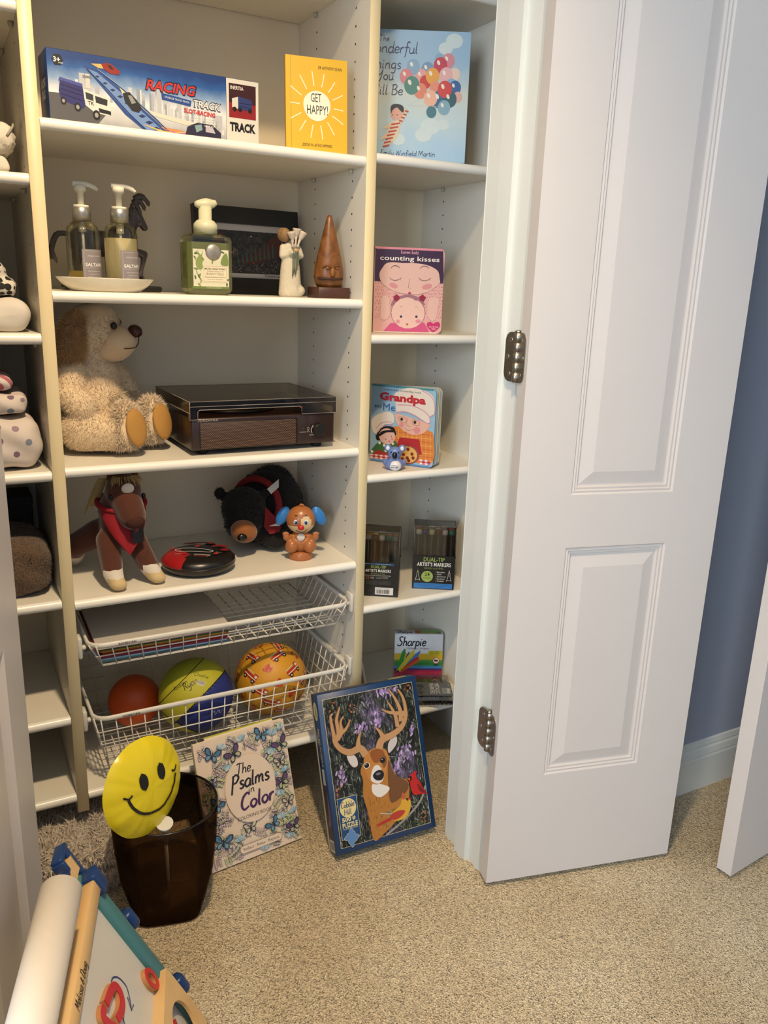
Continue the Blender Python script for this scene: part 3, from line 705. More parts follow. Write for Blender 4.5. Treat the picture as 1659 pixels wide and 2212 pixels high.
# --- foaming soap bottle ---
sb = thing('foam_soap_bottle', 'large square green foaming soap bottle with leafy label', 'bottle', (.2955, .066, z2))
def octo(hw, hd, c): return [(-hw+c, -hd), (hw-c, -hd), (hw, -hd+c), (hw, hd-c), (hw-c, hd), (-hw+c, hd), (-hw, hd-c), (-hw, -hd+c)]
def loft(mb, sections, m=0, smooth=False, cap=True):
    n = len(sections[0][0]); vs = []; fs = []
    for poly, z in sections: vs += [(x, y, z) for x, y in poly]
    for i in range(len(sections)-1):
        for j in range(n): fs.append((i*n+j, i*n+(j+1) % n, (i+1)*n+(j+1) % n, (i+1)*n+j))
    if cap: fs += [tuple(range(n-1, -1, -1)), tuple((len(sections)-1)*n+j for j in range(n))]
    return mb.add(vs, fs, m, smooth)
hw, hd = .0455, .029
q = MB(); loft(q, [(octo(hw-.008, hd-.006, .008), 0), (octo(hw-.002, hd-.002, .009), .006), (octo(hw, hd, .009), .012), (octo(hw, hd, .009), .103), (octo(hw-.003, hd-.002, .009), .110), (octo(hw-.018, hd-.008, .008), .1145), (octo(.02, .02, .008), .116)])
q.build('bottle', clear_mat('clear_green_bottle', '#eef0dd', .06), sb)
q = MB(); loft(q, [(octo(hw-.01, hd-.008, .007), .002), (octo(hw-.004, hd-.004, .008), .008), (octo(hw-.003, hd-.003, .008), .098)]); q.build('contents', clear_mat('green_soap', '#eceede', .62, .5, '#aab083', True), sb)
c = MB().lathe([(.0225, .114), (.0225, .122), (.0235, .123), (.0225, .132), (.017, .1385), (.0125, .1405), (.0125, .165), (.0001, .165)], 32)
c.tube(cat_rom([(-.02, 0, .168), (0, 0, .1685), (.014, 0, .1705), (.022, 0, .1735)], 4), [.004, .007, .009, .0105, .0115, .0115, .0105, .0095, .0085, .0075, .0065, .006, .005], 12); c.build('pump', mat('pale_foam_pump', '#d4d3b4', .4), sb)
A = Art(o=(-hw, -hd, 0), U=(1, 0, 0), V=(0, 0, 1)); A.name = 'label'
A.poly([(.011, .016), (.0815, .016), (.0815, .085), (.068, .085), (.062, .073), (.052, .066), (.042, .068), (.034, .085), (.011, .085)], '#dcd9c0', 1)
g = random.Random(5)
for k in range(46):
    x, y = g.uniform(.014, .079), g.uniform(.019, .082)
    if .03 < x < .078 and .024 < y < .056: continue
    if .034 < x < .066 and y > .062: continue
    a = g.uniform(0, 360); A.ell(x, y, .0042, .0017, g.choice(('#6f8446', '#8aa05c', '#a9b684', '#4f6638')), 2, a, 10)
    A.stroke([(x, y), (x+.005*math.cos(R(a)), y+.005*math.sin(R(a)))], .0005, '#5a6e3c', 3, False)
A.blob([(.016, .06), (.022, .073), (.02, .084), (.026, .074), (.031, .083), (.029, .072), (.033, .066), (.029, .06), (.03, .05), (.02, .048)], '#8c9c5e', 3)
A.ell(.0295, .068, .0008, None, '#20240f', 4)
A.blob([(.066, .058), (.068, .07), (.074, .078), (.079, .076), (.08, .056)], '#7d9150', 3)
A.rect(.03, .078, .024, .0555, '#e6dcc0', 4)
for a_, b_ in (((.0315, .0255), (.0765, .0255)), ((.0315, .054), (.0765, .054)), ((.0315, .0255), (.0315, .054)), ((.0765, .0255), (.0765, .054))): A.stroke([a_, b_], .0005, '#a58a66', 5, False)
A.text('MICHEL DESIGN WORKS', .054, .0475, .0033, '#33372a', 6, 'C', w=.041, bold=1); A.text('The finest things in life', .054, .0438, .0017, '#4b4f3d', 6, 'C', w=.034)
A.text('BUNNY TOILE', .054, .0378, .004, '#6f7a4c', 6, 'C', w=.034); A.text('Foaming Shea Butter Hand Soap', .054, .0328, .0022, '#33372a', 6, 'C', w=.04); A.text('with the scent of a spring meadow', .054, .029, .0015, '#4b4f3d', 6, 'C', w=.032)
A.rect(.0085, .0825, .0115, .016, '#6d7f40', 2).text('17.8 FL OZ 530 ML', .052, .0127, .0019, '#e4e3cc', 4, 'C', w=.03)
A.build(sb)
q = MB().lathe([(.0001, .003), (.0125, .003), (.0145, .0012), (.0155, 0)], 20, T=Matrix.Translation((.0055, -hd-.0008, .0805)) @ Matrix.Rotation(R(90), 4, 'X')); q.build('seal', mat('silver_seal', '#aaa59c', .35, .6, var=.2, scale=300), sb, label='round silver seal')

# --- framed picture leaning on the back board ---
BL = (.336, .262, z2+.001); BR = (.592, .286); w, h = .257, .190
fr = thing('framed_picture', 'black framed night landscape print leaning at the back', 'picture frame', BL, board_rot(BL, BR, 7))
M_bk = mat('black_frame', '#131110', .35)
q = MB(); ow = .040
for x0, x1, y0, y1 in ((0, w, 0, .036), (0, w, h-.036, h), (0, ow, .036, h-.036), (w-ow, w, .036, h-.036)): q.box(x0, x1, y0, y1, -.016, 0)
q.build('frame', M_bk, fr)
MB().box(ow, w-ow, .036, h-.036, -.012, -.008).build('mat_board', mat('mat_white', '#cfcac6', .7), fr)
def pic(nt, tc, bs):
    n = node(nt, 'ShaderNodeTexNoise', Scale=55.0, Detail=5.0, Distortion=2.0); nt.links.new(tc.outputs['Object'], n.inputs['Vector'])
    return ramp(nt, [(.3, '#15181c'), (.5, '#2b2d31'), (.62, '#3c3a3b'), (.75, '#5c4a44')], n.outputs[0])
px0, px1, py0, py1 = ow+.002, w-ow-.002, .050, .137
MB().box(px0, px1, py0-.003, py1+.003, -.0085, -.0072).build('print', ramp_mat('night_print', pic, .5), fr)
A = Art(o=(px0, py0, -.0072)); pw, ph = px1-px0, py1-py0
A.poly([(0, .075), (.028, .084), (.03, .07), (.012, .045), (0, .03)], '#5a2320', 1); A.poly([(.05, .02), (.1, .045), (.13, .06), (.145, .08), (pw, .084), (pw, .04), (.1, .018)], '#4d211f', 1)
for k in range(150): x = g.uniform(.0, pw); y = g.uniform(.0, .03)*(.4+.6*x/pw); A.ell(x, y, g.uniform(.0004, .0011), None, g.choice(('#b9a9a4', '#8c7f7c', '#6a5a58')), 2, n=6)
for k in range(26): A.ell(g.uniform(.015, .06), g.uniform(.038, .05), .0008, None, '#c9beb6', 2, n=6)
for k in range(9): x = .06+.011*k; A.poly([(x-.003, .018+.002*k), (x+.003, .018+.002*k), (x+.001, .035+.004*k), (x-.001, .035+.004*k)], '#31554a', 3)
for rr in (.012, .018, .024): A.stroke([(.095+rr*math.cos(R(a)), .078+rr*.5*math.sin(R(a))) for a in range(180, 361, 30)], .0009, '#4a5058', 2)
A.ell(.095, .079, .0016, None, '#d8d8d8', 3)
A.hand('K.Schartz-Campbell', .125, -.0095, .006, '#201d1c', 3, w=.052, sw=.12); A.build(fr)

# --- angel figurine ---
an = thing('angel_figurine', 'carved cream figurine hugging white calla lilies', 'figurine', (.4885, .105, z2))
mb = MB()
prof = [(.0001, 0), (.024, 0), (.0255, .006), (.0235, .03), (.0215, .055), (.019, .075), (.0165, .09), (.017, .1), (.016, .106), (.008, .111), (.0055, .114), (.0001, .116)]
mb.lathe(prof, 24, sy=.8); mb.ell((.018, -.004, .013), (.014, .014, .012))
capsule(mb, (-.016, 0, .1), (-.021, -.006, .083), .0075, .0065); capsule(mb, (-.021, -.006, .083), (.006, -.018, .092), .0065, .0055)
capsule(mb, (.017, 0, .1), (.022, -.006, .084), .0075, .0065); capsule(mb, (.022, -.006, .084), (-.004, -.02, .09), .0065, .0055)
M_gown = mat('crackled_cream', '#cfc6b0', .7, var=.12, scale=90, bump=.3, bscale=240)
organic('gown', mb, M_gown, an, .0025, 3)
MB().ell((-.014, -.004, .1245), (.0125, .012, .0145)).ell((-.018, 0, .1255), (.0105, .011, .0135)).build('head', [mat('carved_hair', '#8a6a45', .6, var=.2, scale=200)], an)
MB().ell((.004, -.021, .0945), (.008, .004, .005)).build('hand', mat('carved_skin', '#c09a72', .6), an)
q = MB()
for (x0, y0, x1, z1, tx) in ((-.002, -.018, -.003, .125, -.3), (.004, -.019, .006, .132, .1), (.009, -.018, .016, .126, .5)):
    q.tube(cat_rom([(x0, y0, .1), ((x0+x1)/2, y0, z1-.014), (x1, y0, z1-.006), (x1+tx*.01, y0-.001, z1+.006)], 4), [.0022]*4+[.003]*3+[.0045, .0055, .0065, .0075, .0085, .009], 12)
q.build('lilies', mat('lily_white', '#cdbfae', .6), an)
q = MB()
for k, (x, zl) in enumerate(((-.003, .042), (.001, .05), (.005, .046), (.008, .065))): q.tube([(x*.8, -.0225, .1), (x, -.0245, .085), (x, -.0235, .065), (x-.001*k, -.0215, zl)], .0013, 6)
q.build('stems', mat('stem_green', '#5b6a58', .6), an)

# --- carved wooden gnome-like head on a block ---
wd = thing('wood_carving', 'pointed carved wooden head on a dark wood block', 'figurine', (.567, .080, z2))
MB().rbox(-.037, .037, -.03, .03, 0, .0225, .0015, 1).build('base', mat('walnut_block', '#4a2b22', .45, var=.2, scale=80), wd)
m_wood = ramp_mat('carved_wood', lambda nt, tc, bs: ramp(nt, [(.25, '#46280f'), (.5, '#754721'), (.75, '#94602f')], (lambda wv: (nt.links.new(tc.outputs['Object'], wv.inputs['Vector']), wv.outputs[1])[1])(node(nt, 'ShaderNodeTexNoise', Scale=38.0, Distortion=1.2, Detail=4.0))), .35)
mb = MB(); mb.lathe([(.0001, .0225), (.026, .0225), (.030, .030), (.0325, .045), (.0315, .06), (.028, .078), (.020, .11), (.0125, .14), (.0065, .163), (.0035, .1685), (.0001, .1695)], 28, sy=.85)
mb.ell((-.004, -.026, .053), (.0065, .008, .011)).build('head', m_wood, wd)
q = MB(); q.tube(cat_rom([(-.031, -.012, .0405), (-.016, -.0265, .0395), (.004, -.029, .0395), (.022, -.021, .041)], 5), .0026, 8); q.build('mouth', mat('carved_shadow', '#3a2013', .7), wd)
q = MB()
for s in (-1, 1): q.tube(cat_rom([(-.004+s*.005, -.0285, .064), (-.004+s*.012, -.0265, .0675), (-.004+s*.02, -.02, .0625)], 4), .0022, 8); q.ell((-.004+s*.0105, -.026, .0615), (.005, .003, .0035))
q.build('brow', m_wood, wd)
# ================= shelf 3: plush dog, record player =================
z3 = SM['s3']
M_cream = mat('cream_plush', '#d9c3a2', .95, var=.12, scale=70, sheen=.4); M_tan = mat('tan_plush', '#c79c66', .95, var=.2, scale=60, sheen=.3); M_pale = mat('pale_muzzle', '#d8bd98', .9, sheen=.4)
dog = thing('plush_dog', 'large cream plush dog with tan ears sitting beside the record player', 'plush toy', (.085, .17, z3+.004))
mb = MB()
mb.ell((.005, .01, .085), (.062, .06, .09)); mb.ell((.005, .005, .14), (.05, .048, .06)); mb.ell((-.01, .03, .05), (.07, .06, .05))
capsule(mb, (0, 0, .19), (.005, 0, .2), .036, .036)
mb.ell((.005, .005, .236), (.054, .056, .055)); mb.ell((.015, .0, .255), (.042, .05, .038))
capsule(mb, (-.042, -.02, .165), (-.052, -.045, .115), .03, .026); capsule(mb, (-.052, -.045, .115), (-.03, -.06, .095), .028, .03)
capsule(mb, (.045, .03, .155), (.085, .03, .085), .026, .026)
capsule(mb, (-.03, -.045, .045), (.025, -.075, .04), .044, .036); capsule(mb, (.025, -.075, .04), (.042, -.082, .044), .036, .038); mb.ell((.045, -.083, .055), (.03, .034, .05))
capsule(mb, (.03, .0, .045), (.088, -.028, .045), .042, .036); mb.ell((.108, -.032, .056), (.03, .035, .052))
body = organic('body', mb, [M_cream], dog, .0045, 8)
mz = MB(); mz.ell((.048, -.018, .215), (.04, .038, .033), Matrix.Rotation(R(-8), 3, 'Y')); mz.ell((.038, -.012, .2), (.04, .036, .025)); organic('muzzle', mz, M_pale, dog, .004, 5)
MB().ell((.083, -.032, .238), (.0145, .016, .0125), Matrix.Rotation(R(25), 3, 'Y')).build('nose', mat('maroon_nose', '#3a1513', .35), dog)
mat('glossy_black', '#0c0a0a', .12)
for c_ in ((.038, -.0525, .249), (.062, .026, .252)): MB().ell(c_, (.0065, .005, .0075)).build('eye', MATS['glossy_black'], dog)
MB().tube(cat_rom([(.088, -.0375, .228), (.0865, -.0405, .216), (.081, -.042, .207)], 4), .0011, 6).tube(cat_rom([(.081, -.042, .207), (.073, -.049, .2055), (.055, -.0555, .205)], 4), .0010, 6).build('mouth_stitch', mat('stitch_brown', '#4a2c20', .8), dog)
ea = MB(); ea.ell((-.038, -.035, .225), (.024, .018, .052), Matrix.Rotation(R(12), 3, 'Y')); ea.ell((-.046, -.032, .195), (.026, .016, .03))
e1 = organic('ear', ea, M_tan, dog, .0045, 4)
ea = MB(); ea.ell((.052, .05, .19), (.018, .016, .045)); organic('ear', ea, M_tan, dog, .0045, 4)
for c_, ax in (((.0600, -.1115, .056), Vector((.48, -.85, .18))), ((.1235, -.0605, .058), Vector((.50, -.83, .2)))):
    zq = ax.normalized(); xq = Vector((0, 0, 1)).cross(zq).normalized(); M3 = Matrix((xq, zq.cross(xq), zq)).transposed()
    MB().ell(c_, (.0245, .038, .009), M3).build('foot_pad', mat('tan_suede', '#b0823f', .85, var=.12, scale=40), dog)
fz = lambda P: ~((P[:, 0] > .1) & (P[:, 2] < -1))
fur(body, 'pile', M_cream, 26000, .0055, .0007, dog, down=.3, keep=lambda P: (P[:, 2] > .01) & (P[:, 2] < .27) & (((P-np.array([.0600, -.1115, .056]))**2).sum(1) > .0008) & (((P-np.array([.1235, -.0605, .058]))**2).sum(1) > .0008))
fur(body, 'foot_pile', mat('white_plush', '#e0cfb4', .95, sheen=.3), 9000, .010, .0008, dog, keep=lambda P: (P[:, 0] > .02) & (P[:, 1] < .01) & (P[:, 2] < .115) & (P[:, 2] > .012) & (((P-np.array([.0600, -.1115, .056]))**2).sum(1) > .0009) & (((P-np.array([.1235, -.0605, .058]))**2).sum(1) > .0009), down=.2, seed=8)
fur(e1, 'ear_pile', M_tan, 7000, .011, .0009, dog, down=.5, seed=4)

BL = (.246, .031, z3); BR = (.567, .035); w, h, dp = .319, .066, .262
tt = thing('record_player', 'dark brown record player with a clear plastic lid', 'record player', BL, math.atan2(.004, .321))
M_tt = mat('espresso_wood', '#2b1a17', .35, var=.15, scale=40, coat=.2)
MB().rbox(0, w, 0, dp, .011, .011+h, .004).build('cabinet', M_tt, tt)
for fx in (.03, w-.03):
    for fy in (.03, dp-.03): MB().lathe([(.011, 0), (.012, .003), (.012, .0112)], 16, (fx, fy, 0)).build('foot', mat('rubber_black', '#131211', .7), tt)
q = MB(); gx0, gx1, gz0, gz1 = .017, .231, .0135, .0685
q.rbox(gx0, gx1, -.0015, .001, gz0, gz1, .0008, 1).build('speaker_grille', mat('grille_black', '#120e0d', .6), tt)
q = MB(); rows = 21; cols = 54
for r_ in range(rows):
    for c_ in range(cols):
        x = gx0+.003+(c_+.5*(r_ % 2))*(gx1-gx0-.006)/cols; z = gz0+.0025+r_*(gz1-gz0-.005)/(rows-1); n = 6
        q.add([(x+.00135*math.cos(2*math.pi*i/n), -.0017, z+.0008*math.sin(2*math.pi*i/n)) for i in range(n)], [tuple(range(n))])
q.build('grille_mesh', mat('copper_mesh', '#9a735c', .5, .3), tt, kind='stuff')
MB().cyl((.279, -.012, .042), (.279, 0, .042), .0125, .0135, 28).cyl((.279, -.0125, .042), (.279, -.012, .042), .011, .0125, 28).build('volume_knob', mat('knob_black', '#141210', .4), tt)
MB().cyl((.245, -.0006, .0445), (.245, 0, .0445), .0024, n=12).build('power_light', mat('power_led', '#3a302e', .4), tt)
A = Art(U=(1, 0, 0), V=(0, 0, 1)); A.stroke([(.2655, .034), (.2635, .042), (.268, .051)], .0014, '#cfc9c2', 2)
A.text('POWER/BT', .2365, .036, .0022, '#bdb7af', 2, w=.016); A.text('ON/OFF', .259, .029, .0024, '#bdb7af', 2, w=.0115); A.text('VOLUME', .282, .029, .0024, '#bdb7af', 2, w=.012)
A.stroke([(.2565+.0024*math.cos(R(a)), .0445+.0024*math.sin(R(a))) for a in range(0, 360, 45)], .0005, '#cfc9c2', 2, closed=True); A.stroke([(.2545, .036), (.255, .039), (.257, .0395), (.2585, .038), (.2585, .036)], .0007, '#cfc9c2', 2)
A.text('UDREAMER', .012, .0702, .0042, '#a69d94', 2, w=.045); A.build(tt)
MB().lathe([(.0001, .077), (.098, .077), (.1, .0785), (.1, .083), (.0975, .085), (.03, .0855), (.0001, .0855)], 64, (.125, .135, 0)).build('platter', mat('platter_black', '#161312', .35), tt)
MB().cyl((.125, .135, .085), (.125, .135, .093), .0025, n=10).build('spindle', M_metal, tt)
q = MB().lathe([(.016, .077), (.016, .09), (.012, .093), (.0001, .093)], 24, (.275, .215, 0)); q.tube([(.275, .215, .096), (.276, .12, .094), (.255, .05, .091)], .0035, 8); q.box(.246, .262, .032, .054, .086, .094); q.build('tonearm', mat('arm_black', '#1b1817', .4), tt)
MB().box(.249, .258, .028, .034, .0855, .089).build('stylus', mat('stylus_red', '#b0402a', .4), tt)
M_lid = clear_mat('smoked_clear_lid', '#c4b8aa', .035, .12)
lz0, lz1 = .079, .111; q = MB(); th = .0022
q.box(-.0025, w+.0025, -.003, dp+.002, lz1-th, lz1)
q.box(-.0025, w+.0025, -.003, -.003+th, .094, lz1-th)                        # front lip
q.box(-.0025, .014, -.003, -.003+th, lz0-.004, .094).box(.24, w+.0025, -.003, -.003+th, lz0-.002, .094)
for x in (-.0025, w+.0025-th): q.box(x, x+th, -.003+th, dp+.002, .088, lz1-th); q.box(x, x+th, -.003+th, .012, lz0-.004, .088)
q.build('lid', M_lid, tt)
q = MB()
for pts in ([(-.0025, -.0034, .0935), (-.0025, -.0034, lz0-.004), (.0135, -.0034, lz0-.004), (.0138, -.0034, .090), (.017, -.0034, .094), (.236, -.0034, .094), (.2395, -.0034, .091), (.240, -.0034, lz0-.002), (w+.0025, -.0034, lz0-.002), (w+.0025, -.0034, lz1)], [(-.0025, -.003, lz1), (w+.0025, -.003, lz1), (w+.0025, dp+.002, lz1), (-.0025, dp+.002, lz1), (-.0025, -.003, lz1)], [(-.0025, -.0034, lz0), (-.0025, -.0034, lz1)], [(-.0025, -.0034, .101), (w+.0025, -.0034, .101)], [(-.003, 0, .088), (-.003, dp, .088)]):
    q.tube(pts, .0007, 5)
q.build('lid_edge', mat('lid_edge_gloss', '#948b82', .2), tt)

# ================= shelf 4 =================
z4 = SM['s4']
M_br = mat('brown_plush', '#4d220f', .9, var=.25, scale=60, sheen=.35); M_wh = mat('white_sock_plush', '#d9cfc0', .95, sheen=.3); M_hoof = mat('tan_hoof', '#cbb384', .8)
ph = thing('plush_horse', 'brown plush horse wearing a red bandana', 'plush toy', (.104, .095, z4+.001))
mb = MB()
mb.ell((.012, .03, .105), (.046, .06, .05)); mb.ell((.008, .0, .125), (.042, .04, .055)); capsule(mb, (.006, .0, .150), (.012, -.010, .19), .043, .034)
mb.ell((.012, -.022, .194), (.036, .034, .040)); capsule(mb, (.013, -.034, .182), (.020, -.056, .150), .032, .028)
capsule(mb, (-.02, -.01, .09), (-.022, -.045, .035), .026, .021); capsule(mb, (-.022, -.045, .035), (-.018, -.058, .018), .021, .0175); mb.ell((-.015, -.067, .0125), (.0175, .017, .0125))
capsule(mb, (.03, -.005, .09), (.05, -.035, .04), .024, .021); capsule(mb, (.05, -.035, .04), (.06, -.047, .02), .021, .0175); mb.ell((.066, -.055, .0125), (.017, .017, .0125))
capsule(mb, (-.03, .05, .09), (-.075, .07, .062), .03, .025); capsule(mb, (-.075, .07, .062), (-.072, .12, .022), .025, .02)
def hc(c):
    if c.y < -.04 and c.z < .042 and not (c.z > .03 and c.y > -.05): 
        return 2 if (c.z < .026 and c.y < -.06 and c.x < .02) or (c.z < .026 and c.y < -.049 and c.x > .04) else 1
    if c.z < .05 and c.y > .07: return 1
    return 0
hb = organic('body', mb, [M_br, M_wh, M_hoof], ph, .004, 6, hc)
MB().ell((.022, -.074, .142), (.019, .013, .0145)).build('nose_patch', mat('dark_nose_plush', '#3d1a0c', .9), ph)
MB().ell((.014, -.0575, .207), (.0125, .006, .0115), Matrix.Rotation(R(15), 3, 'X')).build('forehead_patch', M_wh, ph)
for c_ in ((-.0185, -.050, .190), (.0465, -.046, .187)): MB().ell(c_, (.004, .0045, .006)).build('eye', MATS['glossy_black'], ph)
for s, x in ((-1, -.010), (1, .036)): MB().ell((x, -.018, .226), (.008, .006, .0145), Matrix.Rotation(R(-12*s), 3, 'Y')).build('ear', M_br, ph)
q = MB(); gq = random.Random(3)
for k in range(160):
    a = gq.uniform(-.015, .02); p = (.012+a, -.02+gq.uniform(-.01, .02), .219); q.tube([p, (p[0]+a*.4, p[1]-.014, p[2]+.008), (p[0]+a*.9, p[1]-.026, p[2]-.006+gq.uniform(-.006, .006))], [.0012, .0011, .0003], 4)
for k in range(160):
    t_ = gq.random(); p = (-.012-.02*t_, .008+.02*t_, .215-.06*t_); q.tube([p, (p[0]-.016, p[1]+.006, p[2]), (p[0]-.026, p[1]+.004, p[2]-.016+gq.uniform(-.006, .006))], [.0013, .0012, .0003], 4)
q.build('mane', mat('straw_mane', '#b99f68', .8, var=.2, scale=200), ph, kind='stuff')
# bandana: triangle wrapped over chest
q = MB(); n = 12; rows = 10; vs = []; fs = []
for i in range(rows+1):
    t_ = i/rows; z = .158-.086*t_; half = (1-t_**1.4)*1.22+.02
    for j in range(n+1):
        a = -math.pi/2+(j/n*2-1)*half; rr = .0475+.006*t_ if t_ < .3 else .0493+.002*math.sin(9*j/n)
        vs.append((.011+rr*math.cos(a), .002-.012*t_+rr*1.06*math.sin(a), z+(.012*(abs(j/n*2-1))**2)*(1-t_)))
for i in range(rows):
    for j in range(n): fs.append((i*(n+1)+j, (i+1)*(n+1)+j, (i+1)*(n+1)+j+1, i*(n+1)+j+1))
q.add(vs, fs, 0, True); q.tube(cat_rom([(.011+.047*math.cos(R(a)), .002+.05*math.sin(R(a)), .166+.008*math.sin(R(a))) for a in range(0, 360, 30)], 3, True), .005, 8, closed=True)
ban = q.build('bandana', mat('red_bandana', '#8e0e1e', .8, var=.1, scale=30), ph)
def bfn(u, v, z):
    t_ = (.158-v)/.086; a = -math.pi/2+(u)/.0495; rr = .0492+.0045*max(0, t_)+z
    return Vector((.011+rr*math.cos(a), .002-.012*t_+rr*1.06*math.sin(a), v))
A = Art(fn=bfn); A.name = 'emblem'
for i in range(5): A.rect(.006+.0052*i, .0112+.0052*i, .094, .138, '#151112', 6)
A.blob([(.006, .137), (.007, .145), (.013, .152), (.019, .154), (.025, .152), (.031, .145), (.032, .137)], '#151112', 6)
A.blob([(.011, .113), (.014, .122), (.02, .126), (.026, .134), (.03, .135), (.028, .129), (.023, .124), (.019, .118), (.013, .115)], '#9c1020', 8); A.ell(.021, .131, .003, .005, '#9c1020', 8)
for y in (.106, .102, .098): A.rect(.008, .030, y, y+.0012, '#9c1020', 8)
A.build(ph)
# --- handheld game ---
gm = thing('handheld_game', 'round black and red electronic game lying on the shelf', 'electronic game', (.272, .096, z4), R(-12))
pr_ = [(.0001, 0), (.058, 0), (.068, .003), (.077, .012), (.0795, .019), (.0795, .021)]
pr2 = [(.0795, .021), (.0785, .027), (.071, .035), (.055, .0405), (.03, .0425), (.0001, .043)]
MB().lathe(pr_, 48, sy=.93).build('lower_shell', mat('black_toy_plastic', '#141213', .3), gm)
up = MB().lathe(pr2, 48, sy=.93); 
for i, f in enumerate(up.f):
    c_ = Vector((0, 0, 0))
    for k in f: c_ += Vector(up.v[k])
    c_ /= len(f); a = math.degrees(math.atan2(c_.y, c_.x))
    if (150 < a or a < -118) and c_.length > .058: up.m[i] = 1
up.build('upper_shell', [MATS['black_toy_plastic'], mat('red_toy_plastic', '#a11d1f', .3)], gm)
A = Art(fn=lambda u, v, z: Vector((u, v, .0436-.45*(u*u+v*v)*(1 if u*u+v*v < .003 else 1.0+60*(u*u+v*v-.003))+z)))
A.stroke([(-.045, .0), (-.042, .018), (-.005, .012), (.02, -.004), (.03, -.012), (.022, -.02), (-.01, -.01)], .002, '#cfcfcf', 4, closed=True)
for i in range(6): A.rect(-.036+i*.009, -.027+i*.009, .008-.0035*i-.007, .008-.0035*i+.004, '#07090a', 5)
for x, y in ((-.055, .022), (.0, .028), (-.03, -.018), (.035, -.03)): A.ell(x, y, .0055, None, '#b52528', 5, n=12)
for pts in ([(-.03, .05), (-.01, .044), (.01, .05), (.03, .04), (.04, .048), (.01, .06), (-.02, .058)], [(.03, .015), (.045, .02), (.06, .01), (.064, .02), (.05, .034), (.035, .028)], [(.045, -.01), (.06, -.014), (.066, -.002), (.056, .004)]): A.blob(pts, '#7d1c1c', 4, 3)
A.text('CATCHPHRASE', -.012, -.032, .006, '#d9d9d9', 6, w=.035, rot=-20, bold=1); A.text('Scene It', -.012, -.04, .006, '#c23a30', 6, w=.03, rot=-20, bold=1)
for s_, x, y in (('Team', -.058, .03), ('Category', .004, .034), ('Stop', -.05, -.018), ('Next', .036, -.023)): A.text(s_, x, y, .003, '#c9c9c9', 5, w=.012, rot=-12)
A.build(gm)
MB().ell((.028, .048, .036), (.016, .011, .006)).build('speaker_bump', MATS['black_toy_plastic'], gm)
# --- black bear ---
br = thing('plush_bear', 'black plush bear lying down with a red scarf', 'plush toy', (.46, .228, z4+.004))
mb = MB(); mb.ell((.035, .03, .085), (.085, .075, .083)); mb.ell((.05, .045, .115), (.06, .055, .06)); mb.ell((.06, .01, .05), (.07, .07, .05))
mb.ell((-.05, -.035, .095), (.052, .05, .052)); mb.ell((-.058, -.055, .068), (.045, .042, .04))
mb.ell((-.1, -.01, .13), (.015, .008, .016)); mb.ell((.0, -.045, .13), (.012, .008, .012))
capsule(mb, (-.02, -.03, .045), (.012, -.08, .026), .032, .026); capsule(mb, (.04, -.02, .04), (.03, -.055, .03), .035, .03)
M_bl = mat('black_plush', '#100d0d', .95, var=.3, scale=70, sheen=.12)
bb = organic('body', mb, M_bl, br, .0045, 7)
MB().ell((-.071, -.094, .058), (.031, .03, .026), Matrix.Rotation(R(18), 3, 'Y')).build('muzzle', mat('cinnamon_plush', '#8f5527', .95, var=.2, scale=60, sheen=.3), br)
MB().ell((-.084, -.120, .052), (.0115, .0075, .0095)).build('nose', mat('black_nose', '#0d0b0b', .25), br)
for c_ in ((-.09, -.078, .094), (-.048, -.089, .096)): MB().ell(c_, .003).build('eye', MATS['glossy_black'], br)
q = MB(); pts = [(-.022+.012*math.cos(R(a))-.003, -.012+.058*math.cos(R(a))*-1*.2+.055*math.sin(R(a))*0-.0, .1) for a in ()]
ring = []
ax = Vector((-.75, -.6, .12)).normalized(); u1 = ax.cross(Vector((0, 0, 1))).normalized(); u2 = u1.cross(ax)
for i in range(16):
    a = 2*math.pi*i/16; ring.append(Vector((-.012, -.012, .094))+u1*.062*math.cos(a)+u2*.062*math.sin(a))
q.tube(cat_rom(ring, 3, True), .0085, 8, closed=True)
p0 = Vector((.002, -.078, .085)); 
q.add([(-.012, -.078, .105), (.012, -.083, .078), (.022, -.097, .072), (.012, -.103, .05), (-.01, -.1, .045), (-.02, -.09, .06)], [(0, 1, 2, 3, 4, 5)])
q.add([(-.012, -.074, .105), (.012, -.079, .078), (.022, -.093, .072), (.012, -.099, .05), (-.01, -.096, .045), (-.02, -.086, .06)], [(5, 4, 3, 2, 1, 0)])
q.build('scarf', mat('dark_red_scarf', '#7d1218', .85, var=.12, scale=40), br)
q = MB(); q.add([(-.015, -.103, .066), (.018, -.102, .074), (.012, -.1035, .064)], [(0, 1, 2)]); q.add([(.0, -.055, .142), (.008, -.06, .13), (.03, -.052, .143), (.035, -.04, .16)], [(0, 1, 2, 3)]); q.build('care_tag', mat('tag_white', '#cfcbc4', .7), br)
fur(bb, 'pile', mat('black_pile', '#151212', .9), 9000, .005, .0007, br, keep=lambda P: P[:, 2] > .012)
